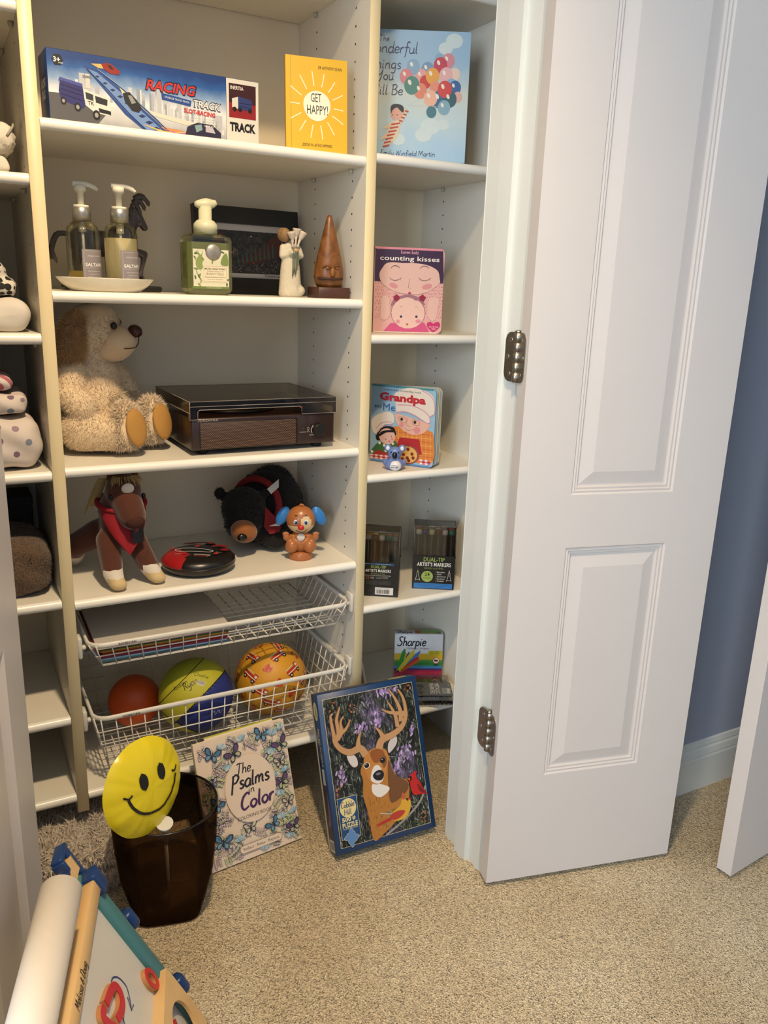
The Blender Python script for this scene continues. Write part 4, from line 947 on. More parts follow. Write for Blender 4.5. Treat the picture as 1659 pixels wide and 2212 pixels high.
# --- puppy toy ---
pu = thing('puppy_toy', 'brown plastic puppy toy with blue ears on a round base', 'toy', (.506, .080, z4), R(-22))
M_pb = mat('caramel_plastic', '#a8683a', .3, var=.03); M_pc = mat('cream_plastic_face', '#dcc296', .3); M_pbl = mat('blue_plastic', '#2f79c0', .28); M_pr = mat('red_plastic', '#c0242a', .25)
MB().lathe([(.0001, 0), (.0265, 0), (.0275, .002), (.027, .016), (.025, .018), (.0001, .018)], 36).build('base', M_pb, pu)
mb = MB(); mb.ell((0, 0, .04), (.024, .02, .026)); mb.ell((0, 0, .052), (.02, .017, .018))
for s in (-1, 1):
    mb.ell((s*.02, -.012, .033), (.016, .017, .017)); capsule(mb, (s*.018, -.004, .052), (s*.03, -.014, .052), .007, .0075); mb.ell((s*.033, -.017, .0565), (.008, .006, .0095))
    for k in (-1, 0, 1): mb.ell((s*.034+k*.005, -.019, .0655-abs(k)*.0015), (.0032, .0035, .004))
organic('body', mb, M_pb, pu, .002, 3)
MB().ell((0, -.0185, .055), (.0095, .004, .009)).build('belly_light', mat('clear_button', '#d8d0c8', .2), pu)
hd = MB().ell((0, 0, .092), (.0335, .0285, .0325), n=48, k=32)
for i, f in enumerate(hd.f):
    c_ = sum((Vector(hd.v[k]) for k in f), Vector())/len(f)
    if c_.z < .083 and c_.z > .064 or ((c_.x-.011)**2/.00017+(c_.z-.089)**2/.00032 < 1 and c_.y < 0): hd.m[i] = 1
hd.build('head', [M_pb, M_pc], pu)
MB().tube(cat_rom([(-.004, 0, .122), (0, -.004, .128), (.006, -.002, .125)], 4), .0028, 8).build('hair_tuft', M_pb, pu)
for s in (-1, 1):
    q = MB().ell((s*.041, .002, .1), (.0135, .0075, .024), Matrix.Rotation(R(28*-s), 3, 'Y')); q.build('ear', M_pbl, pu)
MB().ell((0, -.0315, .0815), (.0075, .005, .006)).build('nose', M_pr, pu)
for s in (-1, 1): q = MB(); q.ell((s*.0115, -.026, .0925), (.0052, .0022, .0062), m=0); q.ell((s*.0113, -.0277, .092), (.0036, .0014, .0046), m=1); q.ell((s*.0113, -.0288, .092), (.0021, .0008, .0028), m=2); q.ell((s*.0113-.001, -.0295, .0935), .0007, m=0); q.build('eye', [mat('eye_white', '#e8e6e0', .2), mat('eye_blue', '#2a6fb4', .2), MATS['glossy_black']], pu)
q = MB().tube(cat_rom([(-.012, -.0275, .0745), (-.003, -.0285, .0705), (.006, -.0285, .0705), (.014, -.0265, .076)], 4), .0009, 6)
for s in (-1, 1): q.tube(cat_rom([(s*.014, -.0235, .1065), (s*.011, -.0245, .1085), (s*.008, -.0255, .1075)], 3), .0006, 5)
q.build('mouth', mat('toy_black_line', '#1c1210', .4), pu)
# ================= right column =================
def conv(TL, TR, BLp, BRp, w, h):
    """bilinear: picture corners -> cover coordinates, for laying out the artwork by eye"""
    P = [np.array(p, float) for p in (BLp, BRp, TL, TR)]
    def f(x, y):
        u, v = .5, .5; t = np.array([x, y], float)
        for _ in range(12):
            q = P[0]*(1-u)*(1-v)+P[1]*u*(1-v)+P[2]*(1-u)*v+P[3]*u*v; du = (P[1]-P[0])*(1-v)+(P[3]-P[2])*v; dv = (P[2]-P[0])*(1-u)+(P[3]-P[1])*u
            s_ = np.linalg.solve(np.stack([du, dv], 1), t-q); u += s_[0]; v += s_[1]
        return (float(u*w), float(v*h))
    return f
# --- balloon picture book ---
z = RS[0]; BR = (.853, .012); L = .225; BL = (.853-.882*L, .012+.47*L, z+.0015); w, h = L, .2545
sky = grad('sky_print', 'Y', [(0, '#8fb4cf'), (.35, '#a5c3d6'), (.55, '#b9ccd0'), (.75, '#c6cdc2'), (1, '#93b4cc')], 0, h, .12, 14)
pb = book('picture_book', 'tall pale blue picture book with bright balloons on its cover', 'book', BL, BR, 2, w, h, .011, sky)
c = lambda x, y: (.033+(x-820+.03*(y-62))/1047, h-(y-61-.04*(x-820))/1126)
k = lambda x, y: c(580+x/3.19, y/3.19)
A = Art()
for x, y, r_ in ((1290, 280, 60), (1230, 330, 50), (1130, 870, 70), (1080, 930, 60), (1220, 860, 45), (900, 960, 50), (820, 600, 40)): A.ell(*k(x, y), r_/3340, r_/4200, '#c4d2d2', 0)
for x, y, r_, hx in ((1185, 400, 32, '#7ea6bd'), (1250, 415, 44, '#c9808c'), (1195, 445, 48, '#b8324c'), (1298, 505, 36, '#dfc3b0'), (1105, 475, 46, '#6f8fb2'), (1235, 515, 48, '#dba7a6'), (1060, 520, 44, '#d99a94'), (1005, 455, 46, '#7fa3bd'), (955, 520, 46, '#d07c80'), (1090, 560, 40, '#bf3229'), (1140, 518, 48, '#dd9a3c'), (1275, 580, 38, '#7fa6c6'), (1300, 600, 42, '#2a5a94'), (1055, 620, 46, '#d77f63'), (995, 582, 54, '#467f72'), (1160, 600, 40, '#d98a6e'), (1190, 680, 52, '#2b5f86'), (1320, 665, 32, '#d3a59c'), (1265, 680, 48, '#24565e'), (1228, 610, 50, '#c83a37'), (1128, 672, 48, '#e2ac92'), (1135, 768, 36, '#3a6f7c'), (1224, 738, 44, '#7ba2b2')):
    x, y = k(x, y); A.ell(x, y, r_/3340, r_*1.12/3340, hx, 2, n=20); A.ell(x-r_*.3/3340, y+r_*.35/3340, r_*.22/3340, r_*.35/3340, '#e6ddd0', 3, 25, 10) if r_ > 40 else None
for x, y in ((1005, 640), (1060, 670), (1120, 715), (1180, 730)): A.stroke([k(968, 725), k(x, y)], .0003, '#d8d8d4', 2, False)
A.blob([k(*p) for p in ((845, 740), (860, 715), (900, 712), (935, 730), (938, 770), (915, 760), (890, 735), (860, 755), (850, 780))], '#1f1a19', 5)
A.blob([k(*p) for p in ((845, 770), (858, 745), (905, 745), (925, 775), (915, 810), (880, 825), (852, 805))], '#d9a088', 4)
for x in (858, 892): A.ell(*k(x, 788), .0012, None, '#1f1a19', 6, n=8)
bd = [(850, 835), (880, 825), (915, 830), (910, 880), (900, 930), (870, 970), (820, 1010), (790, 1010), (830, 950), (780, 965), (770, 955), (815, 915), (835, 880), (800, 888), (790, 880), (830, 855)]
A.blob([k(*p) for p in bd], '#d9c2a2', 4, 2); A.poly([k(*p) for p in ((900, 840), (925, 790), (950, 745), (968, 750), (950, 800), (918, 860))], '#d9c2a2', 4)
for y in range(840, 1010, 26):
    t_ = (y-840)/170; xc = 885-75*t_; A.poly([k(xc-34+8*t_, y+10), k(xc+30-10*t_, y), k(xc+30-10*t_, y+12), k(xc-34+8*t_, y+22)], '#b5372b', 5)
for t_ in (.15, .4, .65, .9): x = 905+55*t_; y = 845-90*t_; A.poly([k(x-10, y), k(x+16, y+8), k(x+20, y-2), k(x-4, y-10)], '#b5372b', 5)
for st, x, y, s_ in (('The', 762, 275, .011), ('Wonderful', 660, 350, .022), ('Things', 690, 460, .021), ('You', 745, 540, .020), ('Will Be', 690, 640, .020)): A.hand(st, *k(x, y), s_, '#232c55', 5, w={'The': .022, 'Wonderful': .112, 'Things': .068, 'You': .036, 'Will Be': .072}[st], sw=.09, shear=.12)
A.hand('Emily Winfield Martin', *k(770, 1070), .0105, '#232c55', 5, w=.118, sw=.1, shear=.1); A.build(pb)

# --- pink and purple board book ---
z = RS[1]; BL = (.686, .094, z+.0005); BR = (.832, .038); w, h = .156, .185
cb = book('board_book', 'pink and purple board book showing a sleeping face above a baby', 'book', BL, BR, 0, w, h, .020, mat('pink_cover', '#dba6a0', .4), r=.011, page=mat('cut_board', '#c9a58c', .7))
k = conv((180, 195), (1085, 215), (150, 1300), (1020, 1322), w, h); A = Art()
A.poly([k(*p) for p in ((176, 215), (1060, 230), (1064, 560), (1055, 655), (165, 635))], '#3a2140', 1)
for i in range(46): A.ell(.003+i*.0033, h-.0032, .0018, None, '#d98a98', 2, n=8)
A.rect(0, w-.008, h-.0022, h-.0002, '#d98a98', 2)
for i in range(46): A.ell(.003+i*.0031, .0016, .0017, None, '#e8d8bc', 3, n=8)
face = [(228, 540), (270, 460), (320, 405), (410, 392), (540, 400), (660, 398), (790, 410), (900, 440), (990, 500), (1010, 600), (1010, 650), (930, 720), (800, 785), (640, 800), (460, 775), (330, 715), (250, 640)]
for i in range(11):
    for j in range(26):
        x = 180+j*35+(i % 2)*17+4*math.sin(i*7+j*3); y = 660+i*44+6*math.sin(i*3+j*5)
        A.ell(*k(min(x, 1045), y), .0009, .0009, '#9c4450', 2, n=6)
A.blob([k(*p) for p in face], '#dcb3a6', 3, 3)
for x0 in (430, 810):
    A.stroke([k(x0-60, 470), k(x0-15, 437), k(x0+30, 440), k(x0+65, 465)], .0016, '#3a2530', 5, taper=.6)
    A.stroke([k(x0-72, 588), k(x0-30, 618), k(x0+25, 620), k(x0+85, 588)], .0009, '#3a2530', 5)
    for i in range(7): A.stroke([k(x0-60+i*22, 605+10*math.sin(i/6*3.14)), k(x0-62+i*22, 622+10*math.sin(i/6*3.14))], .0005, '#3a2530', 5, False)
A.stroke([k(617, 600), k(600, 718), k(635, 720)], .0008, '#7a4a4a', 5, False)
A.ell(*k(410, 690), .010, .0055, '#d08d8d', 4, -18).ell(*k(845, 700), .012, .006, '#d08d8d', 4, 15)
A.poly([k(595, 785), k(617, 765), k(640, 785), k(617, 805)], '#b0243c', 7)
for pts in ([(250, 900), (250, 850), (300, 820), (350, 860), (350, 1100), (250, 1120)], [(860, 890), (900, 840), (960, 840), (1000, 880), (945, 1140), (850, 1090)]): A.blob([k(*p) for p in pts], '#dcb3a6', 4, 3)
A.poly([k(280, 1285), k(370, 1180), k(800, 1170), k(870, 1300)], '#c94f7c', 4)
A.ell(*k(597, 1040), .0395, .0355, '#8c4a5c', 5); A.ell(*k(597, 1045), .0385, .0345, '#e0b9ab', 6)
A.blob([k(*p) for p in ((375, 960), (400, 880), (480, 830), (600, 805), (700, 825), (790, 880), (810, 940), (740, 880), (700, 885), (640, 850), (560, 840), (500, 860), (430, 900))], '#9c6a78', 7, 3)
for x0 in (450, 785): A.poly([k(x0-45, 835), k(x0, 800), k(x0+45, 840), k(x0+10, 895), k(x0-35, 880)], '#8e1c38', 8)
for x0 in (505, 703): A.ell(*k(x0, 1093), .0028, None, '#22305a', 8); A.stroke([k(x0-16, 970), k(x0, 960), k(x0+16, 970)], .0006, '#7a4a4a', 8)
A.ell(*k(465, 1158), .0045, None, '#d58c94', 7).ell(*k(725, 1155), .0065, .0045, '#d58c94', 7); A.poly([k(570, 1180), k(600, 1188), k(580, 1215)], '#9c3a34', 8)
A.blob([k(*p) for p in ((922, 1185), (890, 1162), (845, 1170), (838, 1215), (870, 1260), (915, 1295), (965, 1265), (1008, 1215), (995, 1165), (950, 1165))], '#c22f68', 8, 3)
A.text('kiss & read', *k(925, 1235), .0035, '#f0d8d8', 10, 'C', w=.021); A.text('book', *k(925, 1262), .0035, '#f0d8d8', 10, 'C', w=.009, bold=1)
A.hand('karen katz', *k(505, 280), .008, '#d9a3b0', 8, w=.040, sw=.13, shear=0); A.text('counting kisses', *k(235, 362), .0095, '#efe4dc', 8, w=.134, bold=1); A.build(cb)

# --- chef board book, slightly open ---
z = RS[2]; BL = (.715, .146, z+.001); BR = (.811, .012); w, h = .165, .185
gb = thing('lift_flap_book', 'pale blue board book with two chefs and a pizza', 'book', BL, board_rot(BL, BR, 0))
def rb_slab(z0, z1, w_, ins=0, r=.012):
    pts = [(0, ins)]
    for cx, cy, a0 in ((w_-r, r+ins, -90), (w_-r, h-r-ins, 0)): pts += [(cx+r*math.cos(R(a0+q)), cy+r*math.sin(R(a0+q))) for q in range(0, 91, 15)]
    return MB().prism(pts+[(0, h-ins)], z0, z1)
M_bb = mat('blue_board', '#8fb0c6', .45)
rb_slab(-.0025, 0, w).build('front_cover', M_bb, gb)
for i in range(4):
    a = R(4+3.2*i); T_ = Matrix.Translation((0, 0, -.003-.0026*i)) @ Matrix.Rotation(a*.8, 4, 'Y'); q = rb_slab(-.0022, 0, w+.0005*i); 
    q.v = [tuple(T_ @ Vector(v)) for v in q.v]; q.build('page_board' if i < 3 else 'back_cover', [M_bb, mat('cream_board_edge', '#cdbf9c', .7)][i % 2], gb)
MB().box(-.001, 0, 0, h, -.0125, 0).build('spine', M_bb, gb)
k = conv((135, 185), (978, 262), (105, 1160), (908, 1268), w, h); A = Art()
for i in range(26): x, y = k(150+i*31, 195+i*2.9); A.ell(x, y, .0022, .0030, '#3f7f86', 2, n=8)
A.rect(0, w-.006, h-.0035, h-.0002, '#4b8a90', 1).rect(0, w-.006, .0002, .004, '#5580b4', 1)
def ln(pts, hx='#b2647c', wd=.0009, l=6): A.stroke([k(*p) for p in pts], wd, hx, l)
# big chef
A.blob([k(*p) for p in ((450, 720), (560, 740), (800, 760), (890, 790), (930, 850), (915, 1180), (700, 1190), (430, 1000), (410, 760))], '#cf7a35', 2, 3)
for i in range(9): A.stroke([k(430+58*i, 740+10*i), k(420+58*i, 1170)], .0009, '#e3b463', 3, False)
for i in range(8): A.stroke([k(425, 790+48*i), k(915, 840+48*i)], .0009, '#e3b463' if i % 2 else '#b3422b', 3, False)
A.poly([k(500, 865), k(750, 890), k(780, 1090), k(450, 1050), k(465, 940)], '#a8262a', 4)
A.blob([k(*p) for p in ((440, 590), (470, 560), (870, 690), (870, 740), (820, 800), (740, 830), (640, 825), (540, 770), (470, 690))], '#d9aa98', 5, 3)
A.blob([k(*p) for p in ((450, 440), (430, 360), (460, 290), (600, 240), (780, 260), (920, 330), (955, 430), (945, 560), (890, 600), (870, 690), (700, 590), (560, 540), (465, 545))], '#d8cdc2', 6, 3)
ln([(455, 545), (560, 535), (700, 585), (865, 690), (885, 610), (800, 520), (650, 460), (470, 450)], '#c48ea0', .0022, 7); ln([(790, 270), (900, 340), (950, 430), (945, 570), (890, 600)], '#c48ea0', .0018, 7)
for x, y in ((540, 635), (710, 675)): A.stroke([k(x-42, y-35), k(x+42, y-15), k(x+36, y+40), k(x-35, y+22)], .0006, '#5c4b40', 8, True, True); A.ell(*k(x-12, y-3), .0035, .0038, '#3b221d', 8)
ln([(612, 620), (585, 700), (640, 725)], '#8a5a50', .0007, 8); ln([(560, 735), (610, 780), (680, 760)], '#8a5a50', .0008, 8)
A.ell(*k(525, 705), .006, None, '#d08a86', 7).ell(*k(722, 775), .0085, None, '#d08a86', 7)
# small chef
A.blob([k(*p) for p in ((120, 1030), (230, 920), (330, 950), (430, 900), (470, 1000), (340, 1090), (130, 1090))], '#3f6b3d', 4, 3)
for x, y in ((235, 935), (295, 965), (410, 945), (315, 1035), (135, 1045)): A.ell(x=0, y=0) if False else A.ell(*k(x, y), .0035, None, '#e4dcc8', 5, n=8)
A.poly([k(110, 1100), k(215, 1020), k(370, 1080), k(350, 1110)], '#a1302a', 5)
A.blob([k(*p) for p in ((190, 880), (190, 800), (240, 740), (330, 720), (420, 735), (445, 790), (435, 850), (240, 900))], '#1b1719', 6, 3)
A.ell(*k(335, 850), .0215, .0195, '#d8ab9c', 7); A.blob([k(*p) for p in ((225, 850), (255, 790), (340, 770), (430, 770), (440, 800), (330, 800), (270, 830))], '#1b1719', 8, 3)
A.blob([k(*p) for p in ((135, 640), (190, 580), (330, 535), (410, 560), (430, 620), (410, 690), (300, 700), (200, 810), (150, 790), (130, 700))], '#d8cdc2', 8, 3); ln([(190, 830), (230, 760), (320, 710), (400, 710), (380, 665), (260, 680), (190, 750)], '#c48ea0', .0016, 9)
for x, y in ((318, 885), (390, 850)): A.ell(*k(x, y), .0013, None, '#201818', 9, n=8)
A.ell(*k(363, 915), .0014, .0022, '#a82a30', 9); A.ell(*k(400, 885), .0035, None, '#d08a86', 8)
# pizza and checked cloth
A.ell(*k(590, 1085), .032, .0235, '#8f4a40', 6); A.ell(*k(600, 1088), .0245, .0200, '#d8a95c', 7)
for x, y in ((543, 1005), (605, 1018), (655, 1080), (545, 1085), (595, 1130), (668, 1130), (530, 1140), (612, 1165)): A.ell(*k(x, y), .0042, None, '#7c2b26', 8, n=12)
def check(x0, x1, y0, y1):
    n_ = int((x1-x0)/32)
    for i in range(n_):
        for j in range(3):
            hx = ('#a1242c', '#c9737a', '#e2d6d2')[(i % 2 == 0)+(j % 2 == 0)] if True else 0
            x = x0+i*32; y = y0+j*(y1-y0)/3; A.poly([k(x, y+.12*(x-x0)), k(x+32, y+.12*(x+32-x0)), k(x+32, y+(y1-y0)/3+.12*(x+32-x0)), k(x, y+(y1-y0)/3+.12*(x-x0))], hx, 5)
check(112, 370, 1072, 1128); check(750, 905, 1146, 1212)
A.text('Grandpa', *k(238, 375), .0165, '#b3242e', 10, w=.119, bold=4, rot=-1); A.text('Me', *k(285, 512), .0165, '#2c5a9c', 10, w=.031); A.text('and', *k(172, 475), .008, '#23313c', 10, w=.018); A.text('a karen katz lift-the-flap book', *k(305, 262), .004, '#234a5c', 10, w=.094, rot=-.5); A.build(gb)
# --- koala ---
ko = thing('koala_toy', 'small blue rubber koala in front of the chef book', 'toy', (.7235, .040, RS[2]), R(-30))
M_ko = mat('periwinkle_rubber', '#6a82ba', .35, var=.03); M_kw = mat('white_rubber', '#dcdce0', .4)
mb = MB(); mb.ell((0, 0, .0125), (.0235, .0245, .0145)); mb.ell((.0, .004, .016), (.02, .02, .013)); mb.ell((0, -.003, .039), (.0165, .0155, .0155)); mb.ell((.022, .004, .016), (.006, .01, .008)); mb.ell((-.022, .004, .016), (.006, .01, .008))
capsule(mb, (0, 0, .02), (0, -.002, .032), .0145, .0125); organic('body', mb, M_ko, ko, .002, 3)
for s in (-1, 1):
    e = MB().ell((s*.0165, .0, .05), (.0085, .005, .0085)).build('ear', M_ko, ko); MB().ell((s*.0165, -.004, .05), (.0045, .0022, .0052)).build('inner_ear', M_kw, e)
    MB().ell((s*.0085, -.0165, .043), (.0018, .0015, .0022)).build('eye', MATS['glossy_black'], ko)
MB().ell((.0, -.0195, .0365), (.0058, .004, .0085)).build('nose', mat('koala_nose', '#131215', .3), ko)
MB().ell((.002, -.0135, .0115), (.015, .0135, .0125)).build('belly', M_kw, ko)
A = Art(o=(-.008, -.0276, .0085), U=(1, 0, 0), V=(0, 0, 1)); A.text('SUTTER', .0, 0, .003, '#22262e', 2, w=.017, bold=2); A.stroke([(.001, .005), (.008, .0068), (.017, .0045)], .0008, '#22262e', 2); A.build(ko)

# --- marker cases ---
ORD = ('first', 'second', 'third', 'fourth', 'fifth', 'sixth', 'seventh', 'eighth', 'ninth', 'tenth', 'eleventh', 'twelfth')
def cname(hx):
    c_ = [int(hx[i:i+2], 16) for i in (1, 3, 5)]; mx, mn = max(c_), min(c_)
    if mx-mn < 26: return 'white' if mx > 190 else 'grey'
    r_, g_, b_ = c_
    if mx == r_: return ('red' if g_ < .62*r_ and b_ < .75*r_ and r_ > 140 else 'brown' if r_ < 150 else 'yellow' if g_ > .8*r_ else 'tan')
    return 'green' if mx == g_ and b_ < .95*g_ else 'teal' if mx == g_ else 'purple' if r_ > g_ else 'blue'
M_case = mat('black_case', '#161412', .35); M_clr = clear_mat('clear_case', '#dddad6', .03)
def marker_case(label, BL, BR, back, caps, mlabel, mgroup):
    w, h, d = .104, .163, .058; z = BL[2]; rot = board_rot(BL, BR, 0)
    o = thing('marker_case', label, 'marker case', BL, rot)
    q = MB(); hb = .088
    q.box(0, w, 0, hb, -.0015, 0).box(0, w, 0, hb, -d, -d+.0015).box(0, .0015, 0, hb, -d+.0015, -.0015).box(w-.0015, w, 0, hb, -d+.0015, -.0015).box(.0015, w-.0015, 0, .0015, -d+.0015, -.0015).box(-.0015, w+.0015, hb-.004, hb, -d-.0015, -d).box(-.0015, w+.0015, hb-.004, hb, 0, .0015)
    q.build('tray', M_case, o)
    q = MB(); q.box(.001, w-.001, hb, h, -.0015, -.0005).box(.001, .002, hb, h, -d+.001, -.0015).box(w-.002, w-.001, hb, h, -d+.001, -.0015).box(.001, w-.001, h-.0012, h, -d+.001, -.0015).box(.001, w-.001, hb, h-.0012, -d+.0008, -d+.0015)
    q.build('clear_cover', M_clr, o)
    q = MB()
    for (a, b) in (((.0005, h), (w-.0005, h)), ((.0005, hb), (.0005, h)), ((w-.0005, hb), (w-.0005, h))):
        for zz in ((-.0002,) if a[0] != b[0] else (-.0002, -d+.0005)): q.tube([(a[0], a[1], zz), (b[0], b[1], zz)], .0009, 6)
    q.tube([(.0005, h, -d), (w-.0005, h, -d)], .0009, 6).tube([(.0005, h, -d), (.0005, h, 0)], .0009, 6).tube([(w-.0005, h, -d), (w-.0005, h, 0)], .0009, 6)
    q.build('cover_edge', mat('cover_edge_grey', '#5a5856', .25), o)
    mk = None; rot4 = Matrix.Translation(BL) @ rot.to_4x4()
    for r_ in range(3):
        for c_ in range(6):
            p = rot4 @ Vector((.0115+.0162*c_, .0025, -.011-.0175*r_)); hx = caps[(c_+r_*6) % len(caps)]
            m = thing('marker', 'marker with %s end, %s row, %s from left in the %s' % (cname(hx), ('front', 'middle', 'back')[r_], ORD[c_], mlabel), 'marker', p, group=mgroup)
            if mk is None:
                MB().lathe([(.0001, 0), (.0068, 0), (.007, .002), (.007, .138), (.0001, .138)], 14).build('barrel', mat('marker_barrel', '#2a2528', .35), m); mk = m
            else: q = mk.children[0].copy(); COL.objects.link(q); q.parent = m
            MB().lathe([(.0074, .138), (.0074, .144), (.0066, .149), (.0001, .1495)], 14).build('cap_end', ink(hx), m)
    A = Art()
    if not back:
        A.rect(.004, w-.004, .002, .0155, '#2a6fb0', 1)
        A.text('DUAL-TIP', w/2, .073, .0105, '#93a652', 3, 'C', w=.052, bold=1); A.text("ARTIST'S MARKERS", w/2, .0605, .0095, '#e2dfd8', 3, 'C', w=.084, bold=1); A.text('BRUSH and FINE', w/2, .053, .0045, '#7f8a4a', 3, 'C', w=.046)
        A.ell(.0365, .0335, .0145, None, '#93a652', 3, n=28); A.text('24', .0365, .0345, .009, '#1d1f16', 4, 'C', bold=1); A.text('COLORS', .0365, .0265, .0045, '#1d1f16', 4, 'C', w=.019)
        for i, s_ in enumerate(('Blendable', 'Vivid', 'Alcohol ink', 'Dye-based', 'Archival')): A.text('• '+s_ if False else s_, .061, .044-.0058*i, .0035, '#dcd9d2', 3, w=.004*min(5.6, len(s_)*.52)); A.ell(.0585, .0457-.0058*i, .0007, None, '#dcd9d2', 3, n=6)
        for x, hx in ((.013, '#93a652'), (.091, '#e2dfd8')):
            A.poly([(x-.0012, .044), (x+.0012, .044), (x, .053)], hx, 3); A.stroke([(x-.006, .022), (x-.0022, .036), (x-.0022, .044), (x+.0022, .044), (x+.0022, .036), (x+.006, .022)], .0008, '#cfccc4', 3, False); A.stroke([(x-.0055, .0245), (x+.0055, .0245)], .0008, '#cfccc4', 3, False)
        for i, s_ in enumerate(('MARQUEURS POUR ARTISTES A DEUX POINTES, FINE ET PINCEAU', 'ROTULADORES ARTISTICOS DE DOBLE PUNTA', 'PINCEL Y FINA')): A.text(s_, w/2, .0115-i*.0035, .0016, '#0e2a4a', 3, 'C', w=.076-.014*i)
    else:
        A.rect(.002, w-.012, .0815, .0855, '#2a6fb0', 1); A.text('PRO SERIES', .05, .0822, .0026, '#bcd2e6', 3, 'C', w=.07)
        A.text('DUAL-TIP', .0545, .072, .0075, '#93a652', 3, 'C', w=.036, bold=1); A.text("ARTIST'S MARKERS", .054, .0625, .0068, '#e2dfd8', 3, 'C', w=.062, bold=1); A.text('BRUSH and FINE', .054, .0565, .0034, '#7f8a4a', 3, 'C', w=.033)
        A.text('MARQUEURS POUR ARTISTES', .052, .0525, .002, '#cfccc4', 3, 'C', w=.066); A.stroke([(.029+.0036*math.cos(R(a)), .0475+.0036*math.sin(R(a))) for a in range(0, 360, 30)], .001, '#b56a5c', 3, closed=True); A.text('CE', .036, .0455, .0044, '#cfccc4', 3, w=.008)
        for y in (.049, .046): A.text('CONFORMS TO STANDARDS', .049, y, .0012, '#cfccc4', 3, w=.03)
        for i in range(8): A.text('Keep caps closed. Made in China. Non toxic ink', .026+.031*(i % 2), .039-.0026*(i//2), .001, '#8a8780', 3, w=.028)
        A.rect(.048, .092, .005, .0235, '#cfccc6', 2)
        g_ = random.Random(9); x = .051
        while x < .084: ww = g_.choice((.0005, .0009, .0014)); A.rect(x, x+ww, .0075, .018, '#1c1a19', 3); x += ww+g_.choice((.0006, .001))
        A.text('9 781441 332981', .051, .0195, .0018, '#1c1a19', 3, w=.03)
    A.build(o)
z = RS[3]
marker_case('black marker case with round green 24 badge, facing front', (.801, .064, z+.0003), (.891, .0115), False, ('#d8d6d0', '#2c3a74', '#d9d6ae', '#6a2f2c', '#d5cfcb', '#4f9c84', '#8a3c36', '#6e5548', '#5a7a8a', '#a09a96', '#5a4a78', '#b0484a'), 'green badge case', 'markers in the badge case')
marker_case('black marker case turned to show its barcode label', (.650, .0795, z+.0003), (.7375, .0235), True, ('#c9c6c0', '#c9c6c0', '#5a5048', '#d8d6d0', '#3f7a68', '#6f7f78', '#b8a890', '#a88a3a', '#c2b490', '#3f7a68', '#a84a48', '#8a6a50'), 'barcode case', 'markers in the barcode case')

# --- highlighter box ---
z = RS[4]; BL = (.819, .168, z+.0006); BR = (.940, .110); w, h = .131, .134
sh = thing('highlighter_box', 'white highlighter box with rainbow stripes on the lowest right shelf', 'box', BL, board_rot(BL, BR, 3))
MB().rbox(0, w, 0, h, -.034, 0, .001, 1).build('carton', mat('white_carton', '#d3d3d6', .4), sh)
A = Art(o=(0, .022, 0)); A.rect(0, w, -.0215, .004, '#b03a5c', 1)
for y0, y1, hx in ((.004, .009, '#a82a52'), (.009, .014, '#4a2a72'), (.014, .022, '#3a82b8'), (.022, .032, '#2f7a3a'), (.032, .039, '#4f8f3a'), (.039, .057, '#c9a82a')): A.rect(0, w, y0, y1, hx, 1)
A.hand('Sharpie', .006, .079, .026, '#191a20', 4, w=.078, sw=.13, shear=.15); A.hand('Highlighter', .032, .0695, .006, '#23242a', 4, w=.031, sw=.1); A.hand('-Surligneur'.replace('S', 'S'), .064, .0695, .006, '#23242a', 4, w=.03, sw=.1)
for (x0, y0, x1, y1, hx, wd) in ((.012, .006, .028, .07, '#2f8a3a', .011), (.026, .02, .04, .062, '#4a2f86', .006), (.013, .006, .054, .066, '#c9c03a', .011), (.035, .02, .07, .064, '#3a78c0', .009), (.028, .012, .067, .047, '#b0302c', .010), (.02, .006, .07, .04, '#c25a24', .008)):
    d_ = Vector((x1-x0, y1-y0)).normalized(); n_ = Vector((-d_.y, d_.x))*wd/2; a, b = Vector((x0, y0)), Vector((x1, y1)); m_ = b-d_*.012
    A.poly([tuple(a-n_), tuple(m_-n_), tuple(b-n_*.35), tuple(b+n_*.35), tuple(m_+n_), tuple(a+n_)], hx, 3)
A.text('24', .002, .0005, .009, '#191a20', 5, bold=2); A.rect(.092, w-.002, .053, .065, '#c9b82a', 3).text('Value Pack', .096, .0605, .0035, '#23242a', 4, w=.026).text('Valeur Extra', .095, .0555, .0035, '#23242a', 4, w=.028)
A.ell(.114, .037, .0085, None, '#d3d3d6', 3, n=20).stroke([(.114+.0085*math.cos(R(a)), .037+.0085*math.sin(R(a))) for a in range(0, 360, 30)], .0014, '#a82a2c', 4, closed=True); A.blob([(.108, .036), (.113, .04), (.12, .038), (.115, .034)], '#2a3420', 4); A.stroke([(.108, .043), (.12, .031)], .0013, '#a82a2c', 5, False)
A.text('SMEAR', .114, .0245, .0028, '#12141a', 4, 'C', w=.013, bold=2); A.text('GUARD', .114, .021, .0028, '#12141a', 4, 'C', w=.013, bold=2); A.build(sh)
A = Art(o=(0, h, 0), U=(1, 0, 0), V=(0, 0, -1)); A.rect(.055, w-.004, .012, .03, '#6f9a4a', 1).rect(.055, w-.004, .004, .012, '#9a8a4a', 1); A.rect(.055, .07, .008, .026, '#b0403a', 2); A.hand('Sharpie', .004, .008, .016, '#191a20', 4, w=.046, sw=.13); A.text('24', .112, .006, .009, '#191a20', 4, bold=1); A.build(sh)
